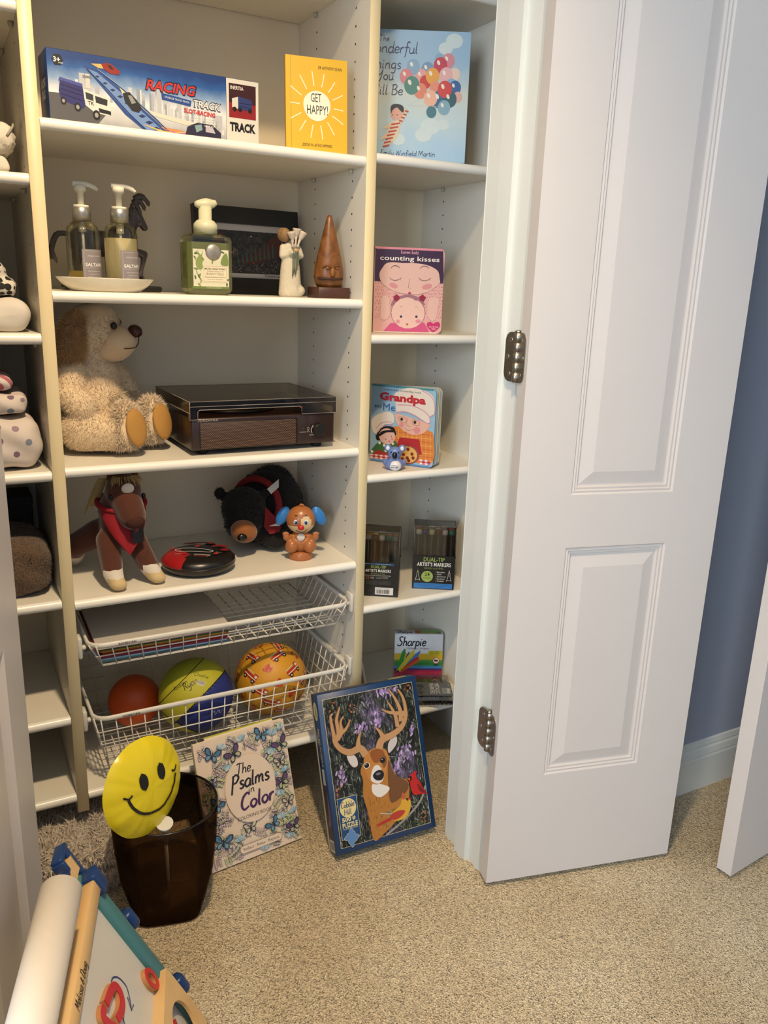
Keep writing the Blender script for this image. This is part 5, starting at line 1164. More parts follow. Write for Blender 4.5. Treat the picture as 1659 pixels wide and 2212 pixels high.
# --- metallic marker pack, lying flat ---
BL = (.768, .035, z+.0006); a_ = math.atan2(-.045, .095); pk = thing('metallic_marker_pack', 'flat clear pack of metallic markers with a grey label', 'marker pack', BL, Matrix.Rotation(a_, 3, 'Z') @ Matrix.Rotation(R(4), 3, 'X'))
w, d = .135, .125
MB().box(0, w, 0, d, 0, .0015).build('card', mat('silver_card', '#9d9c98', .5), pk)
q = MB(); q.box(.001, w-.001, .001, d-.001, .0165, .0175).box(.001, w-.001, .0005, .0015, .0085, .0165); q.build('clear_tray', M_clr, pk)
MB().box(-.0005, w+.0005, .022, .085, .0178, .0186).build('sleeve', mat('slate_sleeve', '#595c5e', .4), pk)
A = Art(o=(0, 0, .0186)); A.text('METALLIC', .092, .079, .0115, '#d8d8d8', 3, w=.048, rot=-90); A.text('MARKERS', .078, .079, .0115, '#d8d8d8', 3, w=.048, rot=-90); A.rect(.108, .132, .03, .058, '#7b7f7a', 2); A.hand('Artist', .122, .056, .009, '#e4e4e0', 4, w=.024, sw=.12, rot=-90); A.text('12 pc', .128, .079, .005, '#a8a8a8', 4, w=.012, rot=-90); A.hand('Write', .045, .078, .022, '#34373a', 3, w=.05, sw=.12, rot=-90); A.build(pk)
tips = ('#b09a3a', '#7a8a3a', '#b07a3a', '#2f8a86', '#4a8a5a', '#3f78b0', '#a09a2a', '#6a6a72', '#7a6a70', '#9a86b0', '#8a8a92', '#b0a8c0')
Tm = Matrix.Translation(BL) @ Matrix.Rotation(a_, 4, 'Z') @ Matrix.Rotation(R(4), 4, 'X'); mk = None
for i, hx in enumerate(tips):
    x = .0075+i*.0109; p = Tm @ Vector((x, .001, .0072)); m = thing('metallic_marker', 'metallic marker with %s cap, %s from left in the flat pack' % (cname(hx), ORD[i]), 'marker', p, Tm.to_3x3(), group='markers in the flat pack')
    rx = Matrix.Rotation(R(-90), 4, 'X')
    if mk is None: MB().lathe([(.0001, .0025), (.0035, .003), (.005, .0055), (.005, .012), (.0047, .013), (.0047, .088), (.005, .089), (.005, .098)], 14, T=rx).build('barrel', mat('gunmetal_barrel', '#2c2d2f', .3), m); mk = m
    else: q = mk.children[0].copy(); COL.objects.link(q); q.parent = m
    MB().lathe([(.005, .098), (.0049, .108), (.0035, .118), (.001, .122)], 14, T=rx).build('cap', ink(hx), m)
# --- dark folders leaning at the left of that shelf ---
for i, (x, hx, lb) in enumerate(((.650, '#16171a', 'black folder leaning in the lowest right compartment'), (.672, '#8c8f94', 'grey folder leaning beside the black folder'))):
    f_ = thing('leaning_folder', lb, 'folder', (x+.03, .075, z+.0003), Matrix.Rotation(R(-12), 3, 'Y') @ Matrix.Rotation(R(4), 3, 'Z'))
    MB().rbox(-.007, 0, 0, .19, .0016, .128, .002).build('cover', mat('folder_'+hx[1:], hx, .4), f_); MB().box(-.0055, -.0015, .002, .188, .0014, .127).build('sheets', M_page, f_)
# ================= wire baskets and what they hold =================
M_wire = mat('white_coated_wire', '#dedbd2', .35)
def basket(label, zr, zb, rows, text):
    o = thing('wire_basket', label, 'basket', (0, 0, zb)); H = zr-zb
    x0, x1, y0, y1 = .020, .592, -.012, .320; ix, iy = .026, .022
    bx0, bx1, by0, by1 = x0+ix, x1-ix, y0+iy, y1-iy
    rc = .03; rim = []
    for cx, cy, a0 in ((x1-rc, y0+rc, -90), (x1-rc, y1-rc, 0), (x0+rc, y1-rc, 90), (x0+rc, y0+rc, 180)): rim += [(cx+rc*math.cos(R(a0+t)), cy+rc*math.sin(R(a0+t)), H) for t in range(0, 91, 15)]
    q = MB()
    k = len(rim); vs = []; fs = []
    for i, p in enumerate(rim):
        t = Vector(rim[(i+1) % k])-Vector(rim[i-1]); n = Vector((t.y, -t.x, 0)).normalized()
        for a in range(8):
            an = 2*math.pi*a/8; vs.append((p[0]+n.x*.0035*math.cos(an), p[1]+n.y*.0035*math.cos(an), p[2]+.0058*math.sin(an)))
    for i in range(k):
        for a in range(8): fs.append((i*8+a, i*8+(a+1) % 8, ((i+1) % k)*8+(a+1) % 8, ((i+1) % k)*8+a))
    q.add(vs, fs, 0, True); q.build('rim', M_wire, o)
    lerp = lambda t: (x0+(bx0-x0)*t, x1+(bx1-x1)*t, y0+(by0-y0)*t, y1+(by1-y1)*t, H*(1-t))
    r = .0014
    fr, bk, lf, rt, bt = MB(), MB(), MB(), MB(), MB()
    nx = 19; ny = 11
    for i in range(nx+1):
        u = i/nx; xt, xb = x0+.012+(x1-x0-.024)*u, bx0+(bx1-bx0)*u
        fr.tube([(xt, y0, H), (xb, by0, 0)], r, 5); bk.tube([(xt, y1, H), (xb, by1, 0)], r, 5); bt.tube([(xb, by0, 0), (xb, by1, 0)], r, 5)
    for i in range(ny+1):
        u = i/ny; yt, yb = y0+.012+(y1-y0-.024)*u, by0+(by1-by0)*u
        lf.tube([(x0, yt, H), (bx0, yb, 0)], r, 5); rt.tube([(x1, yt, H), (bx1, yb, 0)], r, 5); bt.tube([(bx0, yb, .002), (bx1, yb, .002)], r, 5)
    for i in range(1, rows+1):
        a, b, c_, d_, zz = lerp(i/rows)
        fr.tube([(a, c_, zz), (b, c_, zz)], r*1.15, 5); bk.tube([(a, d_, zz), (b, d_, zz)], r, 5); lf.tube([(a, c_, zz), (a, d_, zz)], r, 5); rt.tube([(b, c_, zz), (b, d_, zz)], r, 5)
    for nm, m_ in (('front_grid', fr), ('rear_grid', bk), ('side_grid', lf), ('side_grid', rt), ('bottom_grid', bt)): m_.build(nm, M_wire, o)
    for s, xw in ((1, .0004), (-1, W-.0004)):
        q = MB(); xa, xb = sorted((xw, xw+s*.009)); q.rbox(xa, xb, .012, .335, H-.016, H-.003, .002, 1); q.rbox(xa, xb-.0 if s > 0 else xb, .004, .034, H-.030, H+.016, .004, 2); q.rbox(*sorted((xw+s*.008, xw+s*.0165)), .008, .02, H-.012, H-.004, .002, 1)
        q.build('runner', mat('runner_plastic', '#cfccc4', .4), o)
        MB().cyl((xw+s*.009, .02, H-.018), (xw+s*.0125, .02, H-.018), .005, n=14).build('roller', mat('roller_grey', '#a7a49c', .4), o)
    A = Art(o=(x0+.055, y0-.0037, H-.002), U=(1, 0, 0), V=(0, 0, 1)); A.text(text, 0, 0, .0045, '#26241f', 2, w=.034, bold=1); A.build(o)
    return o
basket('shallow white wire basket holding the coloured paper', .517, .464, 2, 'NORSCAN')
basket('deep white wire basket holding three balls', .356, .230, 4, 'NORSCAN')
# --- coloured paper ---
ps = thing('paper_stack', 'stack of coloured paper sheets lying in the upper basket', 'paper', (.046, .020, .4675), R(-1.5))
hues = ['#2f7fa0', '#cfd0d4', '#5a4a86', '#a8262c', '#7a1c24', '#b52a2a', '#c8742a', '#d0a83a', '#2f6b3f', '#c8707e', '#a8323c', '#d5d3cf']
zz = 0
for i, hx in enumerate(hues):
    t = .0028 if i not in (4, 9) else .0034; dx, dy = random.uniform(-.003, .003), random.uniform(-.002, .002)
    MB().box(dx, .262+dx, dy, .205+dy, zz, zz+t).build('paper_layer', mat('paper_'+hx[1:], hx, .75, var=.05), ps); zz += t
sk = thing('sketch_pad', 'large pale grey sheet pad on top of the coloured paper', 'paper', (.034, .003, .4675+zz+.0003), R(-1))
MB().box(.002, .278, .0, .225, 0, .0045).build('sheets', mat('grey_white_paper', '#bdb8b0', .75, var=.02), sk)
MB().box(-.003, .2755, .003, .224, -.0002, .0).build('backing', mat('maroon_board', '#5c1a20', .7), sk)
# --- balls ---
zb = .2338
ob = thing('orange_ball', 'small plain orange ball at the left of the basket', 'ball', (.133, .162, zb)); MB().ell((0, 0, .058), .058, n=40, k=24).build('skin', mat('orange_rubber', '#d4541a', .5, var=.06, scale=30, bump=.05, bscale=300), ob)
bk = thing('basketball', 'small yellow and blue basketball between the other balls', 'ball', (.2535, .083, zb)); r = .083
sp = MB().ell((0, 0, r), r, n=96, k=64); a1_ = Vector((.58, -.47, -.67)).normalized(); a3_ = Vector((-.62, -.15, -.77)).normalized()
for i, f in enumerate(sp.f):
    c_ = (sum((Vector(sp.v[j]) for j in f), Vector())/len(f)-Vector((0, 0, r))).normalized()
    if c_.dot(a1_) > .10 and c_.dot(a3_) < .80: sp.m[i] = 1
sp.build('skin', [mat('ball_yellow', '#b5b02c', .55, var=.08, scale=40, bump=.25, bscale=900), mat('ball_blue', '#1e2f78', .55, var=.08, scale=40, bump=.25, bscale=900)], bk)
def circ_on(mb, ax, off, r, w_=.0012, cz=0):
    u = ax.orthogonal().normalized(); v = ax.cross(u); rr = math.sqrt(1-off*off)
    mb.tube([Vector((0, 0, cz))+(ax*off+(u*math.cos(t)+v*math.sin(t))*rr)*r for t in np.linspace(0, 2*math.pi, 64, endpoint=False)], w_, 5, closed=True)
q = MB(); circ_on(q, a1_, .10, r, .0012, r); circ_on(q, a3_, .80, r, .0012, r); circ_on(q, a1_, -.55, r, .0010, r); q.build('seams', mat('seam_black', '#141310', .6), bk)
def on_ball(C, N, rr, upv=Vector((0, 0, 1))):
    N = N.normalized(); U = upv.cross(N).normalized(); V = N.cross(U)
    def f(x, y, z):
        d = (N*rr+U*x+V*y).normalized(); return Vector(C)+d*(rr+z)
    return f
A = Art(fn=on_ball((0, 0, r), Vector((-.45, -.8, .55)), r, Vector((.5, 0, 1)))); A.hand('Ryan', -.008, .0, .017, '#1d1c18', 3, w=.036, sw=.09, rot=62); A.hand('made this', -.026, -.02, .010, '#1d1c18', 3, w=.05, sw=.07, rot=60) if False else A.hand('Franklin', -.03, -.012, .010, '#1d1c18', 3, w=.036, sw=.08, rot=60) if 'F' in HF else A.hand('Rodden', -.03, -.012, .010, '#1d1c18', 3, w=.036, sw=.08, rot=60)
A.hand('Charlie', -.01, .042, .012, '#1d1c18', 3, w=.04, sw=.07, rot=20); A.build(bk)
A = Art(fn=on_ball((0, 0, r), Vector((-.05, -.72, .7)), r, Vector((.4, 0, 1)))); A.rect(-.008, .008, -.0055, .0055, '#b9b7ae', 3)
for i in range(9): A.rect(-.007+i*.0016, -.0063+i*.0016, -.003, .005, '#1d1c18', 4)
A.build(bk)
A = Art(fn=on_ball((0, 0, r), Vector((.28, -.95, -.12)), r, Vector((.3, 0, 1)))); A.hand('Rainbow', -.02, -.004, .011, '#aeb4c8', 3, w=.036, sw=.1, rot=25) if False else A.stroke([(-.014, -.006), (-.008, .004), (-.002, -.005), (.004, .006), (.01, -.002), (.016, .007)], .0014, '#aeb4c8', 3); A.build(bk)
fb = thing('printed_ball', 'mustard ball printed with red fire trucks', 'ball', (.434, .084, zb)); r = .0845
MB().ell((0, 0, r), r, n=56, k=36).build('skin', mat('mustard_rubber', '#c98f22', .5, var=.06, scale=30, bump=.05, bscale=300), fb)
gg = random.Random(11); N_ = 46
for i in range(N_):
    zc = 1-2*(i+.5)/N_; ph_ = i*2.39996; N = Vector((math.sqrt(1-zc*zc)*math.cos(ph_), math.sqrt(1-zc*zc)*math.sin(ph_), zc))
    if N.y > .45: continue
    A = Art(fn=on_ball((0, 0, r), N, r)); A.name = 'truck_print'; a = gg.uniform(-25, 25); c_, s_ = math.cos(R(a)), math.sin(R(a)); f_ = (lambda x, y: ((x*c_-y*s_)*1.5, (x*s_+y*c_)*1.5))
    def rc(x0, x1, y0, y1, hx, l):
        nx = max(1, int((x1-x0)/.0028))
        for j in range(nx): xa = x0+(x1-x0)*j/nx; xb = x0+(x1-x0)*(j+1)/nx; A.poly([f_(xa, y0), f_(xb, y0), f_(xb, y1), f_(xa, y1)], hx, l)
    kd = i % 4
    if kd in (0, 2):
        rc(-.0135, .006, -.004, .004, '#b0281f', 2); rc(.006, .0135, -.004, .008, '#b0281f', 2); rc(.008, .0125, .002, .006, '#cfcfc6', 3); rc(-.013, .004, .0055, .0068, '#c7c2b0', 3); rc(-.0125, .013, -.0012, .0004, '#d8cfa8', 3)
        for x in (-.008, .009): A.ell(*f_(x, -.0045), .0052, None, '#1b1714', 4, n=12); A.ell(*f_(x, -.0045), .0023, None, '#c8c2b4', 5, n=8)
    elif kd == 1:
        rc(-.0035, .0035, -.008, .006, '#b0281f', 2); A.ell(*f_(0, .006), .0035, .002, '#b0281f', 3, n=10); A.stroke([f_(.003, .006), f_(.008, .003), f_(.007, -.006)], .0012, '#1b1714', 3)
    else:
        A.blob([f_(-.007, -.005), f_(-.004, .004), f_(0, .008), f_(.003, .003), f_(.008, .005), f_(.006, -.004), f_(0, -.006)], '#b0381f', 2, 2)
    A.build(fb)

# ================= things on the carpet =================
# --- smoked waste bin ---
bn = thing('waste_bin', 'smoky translucent plastic waste bin holding the smiley balloon', 'waste bin', (.117, -.168, 0), R(-14))
H = .237; q = MB(); n = 56
prof = [(.058, .0), (.062, .004), (.075, .05), (.090, .105), (.0985, .16), (.1015, .205), (.1005, H)]
vs = []; fs = []
def sec(r_, sqv, z_, ins=0):
    out = []
    for j in range(n):
        a = 2*math.pi*j/n; ca, sa = math.cos(a), math.sin(a); k = (abs(ca)**sqv+abs(sa)**sqv)**(-1/sqv); out.append(((r_-ins)*k*ca, (r_-ins)*k*sa, z_))
    return out
secs = [sec(r_, 5-3*min(1, z_/.17), z_) for r_, z_ in prof]; ins = [sec(r_, 5-3*min(1, z_/.17), max(z_, .0035), .0022) for r_, z_ in prof]
allS = secs+ins[::-1]
for s_ in allS: vs += s_
for i in range(len(allS)-1):
    for j in range(n): fs.append((i*n+j, i*n+(j+1) % n, (i+1)*n+(j+1) % n, (i+1)*n+j))
fs += [tuple(range(n-1, -1, -1)), tuple((len(allS)-1)*n+j for j in range(n))]
q.add(vs, fs, 0, True); q.build('bucket', clear_mat('smoked_plastic', '#d9cfc5', .06, .22, '#5a4c42'), bn)
rim = sec(.1005, 2, H); MB().tube(rim, .0022, 8, closed=True).build('rim', mat('black_rim', '#141110', .25), bn)
# --- smiley balloon on a stick ---
az, el = R(-60), R(10); N = Vector((math.cos(az)*math.cos(el), math.sin(az)*math.cos(el), math.sin(el))); U = Vector((0, 0, 1)).cross(N).normalized(); V = N.cross(U)
bl = thing('smiley_balloon', 'yellow smiley face foil balloon standing in the waste bin', 'balloon', (.066, -.236, .3295), Matrix((U, V, N)).transposed())
q = MB(); nr, na = 14, 72; rr = .090; vs = []; fs = []
def crinkle(a, t): return .0011*t*t*(math.sin(9*a+1)+.8*math.sin(16*a)+.7*math.sin(23*a+2))+.0013*math.sin(5*a+3*t)*t
for sgn in (1, -1):
    for i in range(nr+1):
        t = i/nr
        for j in range(na):
            a = 2*math.pi*j/na; ro = rr*t*(1+.006*math.sin(3*a)+.004*math.sin(11*a+1)); z_ = sgn*(.026*(1-t**2.4)**.8)+(crinkle(a, t) if t < .97 else 0)*(1 if sgn > 0 else -1)
            vs.append((ro*math.cos(a), ro*math.sin(a), z_))
B = (nr+1)*na
for s_ in (0, 1):
    for i in range(nr):
        for j in range(na):
            f_ = (s_*B+i*na+j, s_*B+(i+1)*na+j, s_*B+(i+1)*na+(j+1) % na, s_*B+i*na+(j+1) % na); fs.append(f_ if s_ == 0 else f_[::-1])
q.add(vs, fs, 0, True); bo = q.build('foil', mat('yellow_foil', '#e3cf1c', .28, var=.05, scale=12, bump=.35, bscale=26), bl)
def bf(x, y, z):
    t = min(1, math.hypot(x, y)/rr); a = math.atan2(y, x); return Vector((x, y, .026*(1-t**2.4)**.8+crinkle(a, t)+z+.0008))
A = Art(fn=bf); A.name = 'printed_face'
for s_ in (-1, 1):
    cx, cy = s_*.021+.004, .022
    for j in range(6):
        pts0 = []; 
        y0 = -.0165+.0055*j; 
        hwid = lambda y_: .0095*math.sqrt(max(0, 1-(y_/.0165)**2))
        A.poly([(cx-hwid(y0), cy+y0), (cx+hwid(y0), cy+y0), (cx+hwid(y0+.0055), cy+y0+.0055), (cx-hwid(y0+.0055), cy+y0+.0055)], '#14110b', 3)
A.stroke([(.004+.056*math.cos(R(a)), .012+.056*math.sin(R(a))) for a in range(188, 353, 8)], .0050, '#14110b', 3)
A.stroke([(-.06, .012), (-.051, .006), (-.044, .01)], .0035, '#14110b', 3); A.stroke([(.050, .010), (.058, .006), (.068, .012)], .0035, '#14110b', 3); A.build(bl)
for o_ in bl.children:
    pass
stk = MB(); P0 = Vector((.098, -.250, .2445)); P1_ = Vector((.118, -.175, .012))
inv = Matrix((U, V, N)); loc = Vector((.066, -.236, .3295)); l0, l1 = inv @ (P0-loc), inv @ (P1_-loc); d_ = (l1-l0).normalized()
stk.tube([l0+d_*.02, l1], [.0035, .0028], 10); stk.tube([l0-d_*.008, l0+d_*.006, l0+d_*.022, l0+d_*.05], [.0155, .0095, .0045, .0045], 18); stk.build('stick', mat('white_stick', '#d8d4cc', .4), bl, label='white plastic stick and cup')
# --- colouring book ---
BL = (.2206, -.1275, .0052); BR = (.4343, -.1039); w, h = .2155, .275
col = book('coloring_book', 'cream floral butterfly coloring book leaning under the baskets', 'book', BL, BR, 19, w, h, .011, mat('cream_cover', '#e3d0bb', .5, var=.02), cov_t=.0008)
A = Art(); g = random.Random(21)
def inside(x, y): return .004 < x < w-.004 and .004 < y < h-.004
def blocked(x, y): return ((x-.112)/.062)**2+((y-.148)/.085)**2 < 1 or (.07 < x < .175 and .012 < y < .038)
def butterfly(x, y, s, c1, c2, rot):
    ca, sa = math.cos(R(rot)), math.sin(R(rot)); f = lambda a, b: (x+(a*ca-b*sa)*s, y+(a*sa+b*ca)*s)
    for sg in (-1, 1):
        A.blob([f(sg*.1, .05), f(sg*.5, .75), f(sg*1.05, .8), f(sg*1.0, .25), f(sg*.5, .0)], '#26364a', 3, 3); A.blob([f(sg*.15, .08), f(sg*.5, .62), f(sg*.92, .66), f(sg*.86, .25), f(sg*.45, .06)], c1, 4, 3)
        A.blob([f(sg*.1, -.05), f(sg*.6, -.1), f(sg*.75, -.55), f(sg*.35, -.7), f(sg*.1, -.3)], '#26364a', 3, 3); A.blob([f(sg*.15, -.1), f(sg*.55, -.15), f(sg*.62, -.5), f(sg*.35, -.58)], c2, 4, 3)
        for q_ in (.3, .5, .7): A.stroke([f(sg*.12, .05), f(sg*q_, .62-.2*abs(q_-.5))], .0006*max(1, s/.014), '#26364a', 5, False)
    A.stroke([f(0, .35), f(0, -.45)], s*.14, '#1d2230', 6, False); A.stroke([f(0, .3), f(.12, .6), f(.3, .75)], .0005, '#1d2230', 6); A.stroke([f(0, .3), f(-.12, .6), f(-.3, .75)], .0005, '#1d2230', 6)
def poppy(x, y, s, rot):
    ca, sa = math.cos(R(rot)), math.sin(R(rot)); f = lambda a, b: (x+(a*ca-b*sa)*s, y+(a*sa+b*ca)*s)
    for a in (-50, -15, 20, 55): A.blob([f(0, 0), f(math.sin(R(a-16))*.8, math.cos(R(a-16))*.8), f(math.sin(R(a)), math.cos(R(a))), f(math.sin(R(a+16))*.8, math.cos(R(a+16))*.8)], g.choice(('#a9c3ce', '#c3d3d6', '#8fb2c4')), 3, 3); A.stroke([f(0, 0), f(math.sin(R(a))*.85, math.cos(R(a))*.85)], .0005, '#3d5a70', 4, False)
    A.stroke([f(0, 0), f(.1, -.6), f(-.1, -1.2)], .0009, '#3b3038', 3)
def sprig(x, y, L, rot, kind):
    pts = []; a = R(rot); cx, cy = x, y
    for i in range(7):
        pts.append((cx, cy)); cx += L/7*math.cos(a); cy += L/7*math.sin(a); a += g.uniform(-.25, .25)
    pts = [p for p in pts if inside(*p)]
    if len(pts) < 3: return
    A.stroke(pts, .0006, '#5a4450', 2)
    for i, (px, py) in enumerate(pts[1:]):
        for sg in (-1, 1):
            q_ = a+sg*1.1; lx, ly = px+.0062*math.cos(q_), py+.0062*math.sin(q_)
            if not inside(lx, ly) or blocked(lx, ly): continue
            A.stroke([(px, py), (lx, ly)], .0004, '#5a4450', 2, False)
            if kind == 0: A.ell(lx, ly, .0034, None, '#5f6a4a', 3, n=10); A.ell(lx, ly, .0028, None, g.choice(('#c9cf9c', '#b9cba8', '#d9d8a8', '#d8cfc0')), 4, n=10); A.ell(lx, ly, .0009, None, '#5f6a4a', 5, n=6)
            else: A.ell(lx, ly, .0036, .0019, '#5a4450', 3, math.degrees(q_), 10); A.ell(lx, ly, .0030, .0014, g.choice(('#d9c3c6', '#cbb9c8', '#d8cfc4', '#b9b6c0')), 4, math.degrees(q_), 10)
for k in range(150):
    x, y = g.uniform(.004, w-.004), g.uniform(.004, h-.004)
    if blocked(x, y): continue
    sprig(x, y, g.uniform(.02, .045), g.uniform(0, 360), k % 2)
for x, y, s, c1, c2, rt in ((.036, .243, .018, '#4f7fa0', '#6f9ab4', -25), (.155, .255, .018, '#4f7fa0', '#6f9ab4', -20), (.085, .232, .019, '#6a4a70', '#b9b08a', 30), (.198, .222, .019, '#6a4a70', '#b9b08a', 25), (.150, .2, .014, '#b9a8b4', '#7f8fae', 5), (.19, .185, .014, '#cfc3a8', '#c9b89a', 8), (.03, .135, .016, '#4f7fa0', '#6f9ab4', -30), (.188, .14, .018, '#6a4a70', '#b9b08a', 20), (.032, .055, .02, '#4f7fa0', '#6f9ab4', -15), (.098, .066, .015, '#cfc3a8', '#c9b89a', 5), (.152, .055, .017, '#4f7fa0', '#6f9ab4', 30), (.196, .092, .014, '#cfc3a8', '#c9b89a', 5), (.2, .035, .016, '#6a4a70', '#b9b08a', 15), (.02, .1, .012, '#b9a8b4', '#7f8fae', 20), (.028, .185, .012, '#b9a8b4', '#7f8fae', 10)):
    butterfly(x, y, s, c1, c2, rt)
for x, y, s, rt in ((.058, .25, .014, -10), (.07, .215, .016, 170), (.108, .256, .014, 20), (.18, .248, .015, -10), (.204, .255, .013, 20), (.172, .222, .015, 175), (.168, .155, .014, 0), (.18, .125, .014, 170), (.2, .16, .013, 15), (.175, .06, .015, 0), (.205, .065, .013, 20), (.07, .045, .014, 10), (.125, .02, .013, 175), (.188, .025, .013, 170)): poppy(x, y, s, rt)
A.blob([(.112+.060*math.cos(R(a)), .150+.074*math.sin(R(a))) for a in range(0, 360, 30)], '#e3d0bb', 7)
A.hand('The', .082, .186, .023, '#26222c', 9, w=.036, sw=.12, shear=.2); A.hand('Psalms', .066, .155, .032, '#26222c', 9, w=.092, sw=.15, shear=.2); A.hand('in', .104, .140, .017, '#26222c', 9, w=.015, sw=.13); A.hand('Color', .080, .108, .034, '#4b2c5a', 9, w=.082, sw=.17, shear=.2)
A.text('COLORING BOOK', .112, .088, .0075, '#3a3236', 9, 'C', w=.082)
A.rrect(.066, .168, .0165, .0335, .008, '#3a3236', 7).rrect(.0666, .1674, .0171, .0329, .0075, '#e3d0bb', 8); A.text('Reflect · Relax · Rejoice', .117, .0222, .0062, '#3a3236', 9, 'C', w=.086); A.build(col)
rl = thing('yellow_folder', 'thin yellow folder standing behind the coloring book', 'folder', BL, board_rot(BL, BR, 19)); MB().box(.03, .195, .005, .281, -.0155, -.0135).build('cover', mat('lime_folder', '#b5b03a', .5), rl); MB().box(.031, .194, .006, .278, -.0135, -.0122).build('sheets', M_page, rl)
# --- puzzle box ---
BL = (.4733, -.2113, .0192); BR = (.7228, -.2205); w, h, t = .2496, .350, .049
pz = thing('puzzle_box', 'dark blue jigsaw puzzle box showing a deer with red birds', 'puzzle', BL, board_rot(BL, BR, 22))
M_pz = mat('navy_box', '#1d3c66', .35, var=.04)
MB().rbox(0, w, 0, h, -t+.012, 0, .001, 1).build('lid', M_pz, pz); MB().box(.0015, w-.0015, .0015, h-.0015, -t, -t+.012).build('tray', mat('cream_tray', '#cfc3a6', .6), pz)
def forest(nt, tc, bs):
    n1 = node(nt, 'ShaderNodeTexNoise', Scale=11.0, Detail=2.0); n2 = node(nt, 'ShaderNodeTexNoise', Scale=75.0, Detail=5.0, Distortion=1.5)
    mp = node(nt, 'ShaderNodeMapping'); mp.inputs['Rotation'].default_value = (0, 0, .7); mp.inputs['Scale'].default_value = (3, .7, 1); nt.links.new(tc.outputs['Object'], mp.inputs[0])
    nt.links.new(tc.outputs['Object'], n1.inputs['Vector']); nt.links.new(mp.outputs[0], n2.inputs['Vector'])
    c1 = ramp(nt, [(.34, '#0b0b0c'), (.5, '#191c19'), (.58, '#3a4232'), (.68, '#8f8e8c'), (.78, '#c9c7ca')], n2.outputs[0]); c2 = ramp(nt, [(.52, '#000000'), (.72, '#ffffff')], n1.outputs[0])
    c3 = ramp(nt, [(.3, '#1c1820'), (.55, '#5f5472'), (.75, '#8f80a6')], n2.outputs[0]); mx = node(nt, 'ShaderNodeMix', data_type='RGBA'); nt.links.new(c2, mx.inputs[0]); nt.links.new(c1, mx.inputs[6]); nt.links.new(c3, mx.inputs[7]); return mx.outputs[2]
x0, x1, y0, y1 = .0125, w-.0125, .0135, h-.0135
MB().box(x0-.001, x1+.001, y0-.001, y1+.001, -.0002, .0002).build('picture_border', ink('#c9bd98'), pz); MB().box(x0, x1, y0, y1, 0, .00045).build('picture', ramp_mat('forest_print', forest, .4), pz)
k = conv((215, 340), (1220, 120), (465, 1995), (1480, 1685), w, h); A = Art(base=.0006)
def B(pts, hx, l=2, n_=3): A.blob([k(*p) for p in pts], hx, l, n_)
def S(pts, wd, hx, l=3, tp=.0):
    q_ = [k(*p) for p in pts]; q_ = [(min(max(a, x0+.001), x1-.001), min(max(b, y0+.001), y1-.001)) for a, b in q_]
    if len(set(q_)) > 1 and math.hypot(q_[0][0]-q_[-1][0], q_[0][1]-q_[-1][1]) > .002: A.stroke(q_, wd, hx, l, taper=tp)
def inpic(a, b): return (min(max(a, x0+.006), x1-.006), min(max(b, y0+.006), y1-.006))
def tine(pts, w0, w1, hx, l):
    q_ = cat_rom([(*k(*p), 0) for p in pts], 4); n_ = len(q_); L_, R_ = [], []
    for i, p in enumerate(q_):
        t_ = (q_[min(i+1, n_-1)]-q_[max(i-1, 0)]).normalized(); ww = (w0+(w1-w0)*i/(n_-1))/2; L_.append((p.x-t_.y*ww, p.y+t_.x*ww)); R_.append((p.x+t_.y*ww, p.y-t_.x*ww))
    for i in range(n_-1): A.poly([R_[i], R_[i+1], L_[i+1], L_[i]], hx, l)
for cx_, cy_, n_, sx_, sy_ in ((930, 285, 60, 90, 50), (1150, 930, 60, 80, 60), (820, 600, 36, 60, 90), (1050, 1080, 30, 50, 70), (480, 1180, 24, 40, 80), (660, 680, 26, 60, 50), (1190, 680, 14, 20, 50)):
    for i in range(n_): A.ell(*inpic(*k(cx_+g.gauss(0, sx_*.55), cy_+g.gauss(0, sy_*.55))), .0055, .0022, g.choice(('#8f76a8', '#a78bc0', '#7a688e', '#5f5472', '#b9a3cc')), 1, g.uniform(30, 120), 8)
for x, y in ((565, 480), (380, 460), (450, 1330), (1340, 1580), (1130, 240)):
    for i in range(14): A.ell(*inpic(*k(x+g.uniform(-38, 38), y+g.uniform(-55, 55))), .0028, .0016, g.choice(('#6a4028', '#8a5836', '#4a2a1a', '#a87850')), 2, g.uniform(0, 180), 8)
for i in range(230):
    x, y = g.uniform(260, 1400), g.uniform(330, 1800); y = y+(700-x)*.2; a = g.uniform(20, 160)
    for j in range(3): S([(x, y), (x+60*math.cos(R(a+14*j)), y-48*math.sin(R(a+14*j)))], .0010, g.choice(('#1d2a1c', '#2f3f2a', '#3f4a3a', '#556050', '#8c8f92', '#15181a')), 1, .6)
B([(670, 1110), (760, 950), (860, 880), (940, 920), (990, 1080), (1060, 1180), (1170, 1230), (1150, 1500), (900, 1790), (820, 1820), (760, 1560), (705, 1380), (700, 1220)], '#a8702f', 2)
B([(950, 1000), (1020, 1150), (1160, 1230), (1150, 1330), (1000, 1450), (960, 1300)], '#6a4526', 3)
B([(790, 1320), (800, 1250), (900, 1260), (970, 1290), (950, 1340), (880, 1390), (820, 1370)], '#d8d2cc', 4)
for i in range(70): x, y = g.uniform(740, 980), g.uniform(1380, 1760); x = max(x, 715+(y-1300)*.16); S([(x, y), (x+g.uniform(-5, 8), y+35)], .0009, g.choice(('#7a4c20', '#c08a48', '#8f5c28', '#5f3a1a')), 4, .5)
B([(515, 945), (560, 925), (620, 950), (660, 1010), (655, 1095), (600, 1105), (545, 1060)], '#2c211d', 4); B([(528, 955), (570, 942), (625, 985), (640, 1060), (600, 1085), (550, 1030)], '#c9c0ba', 5)
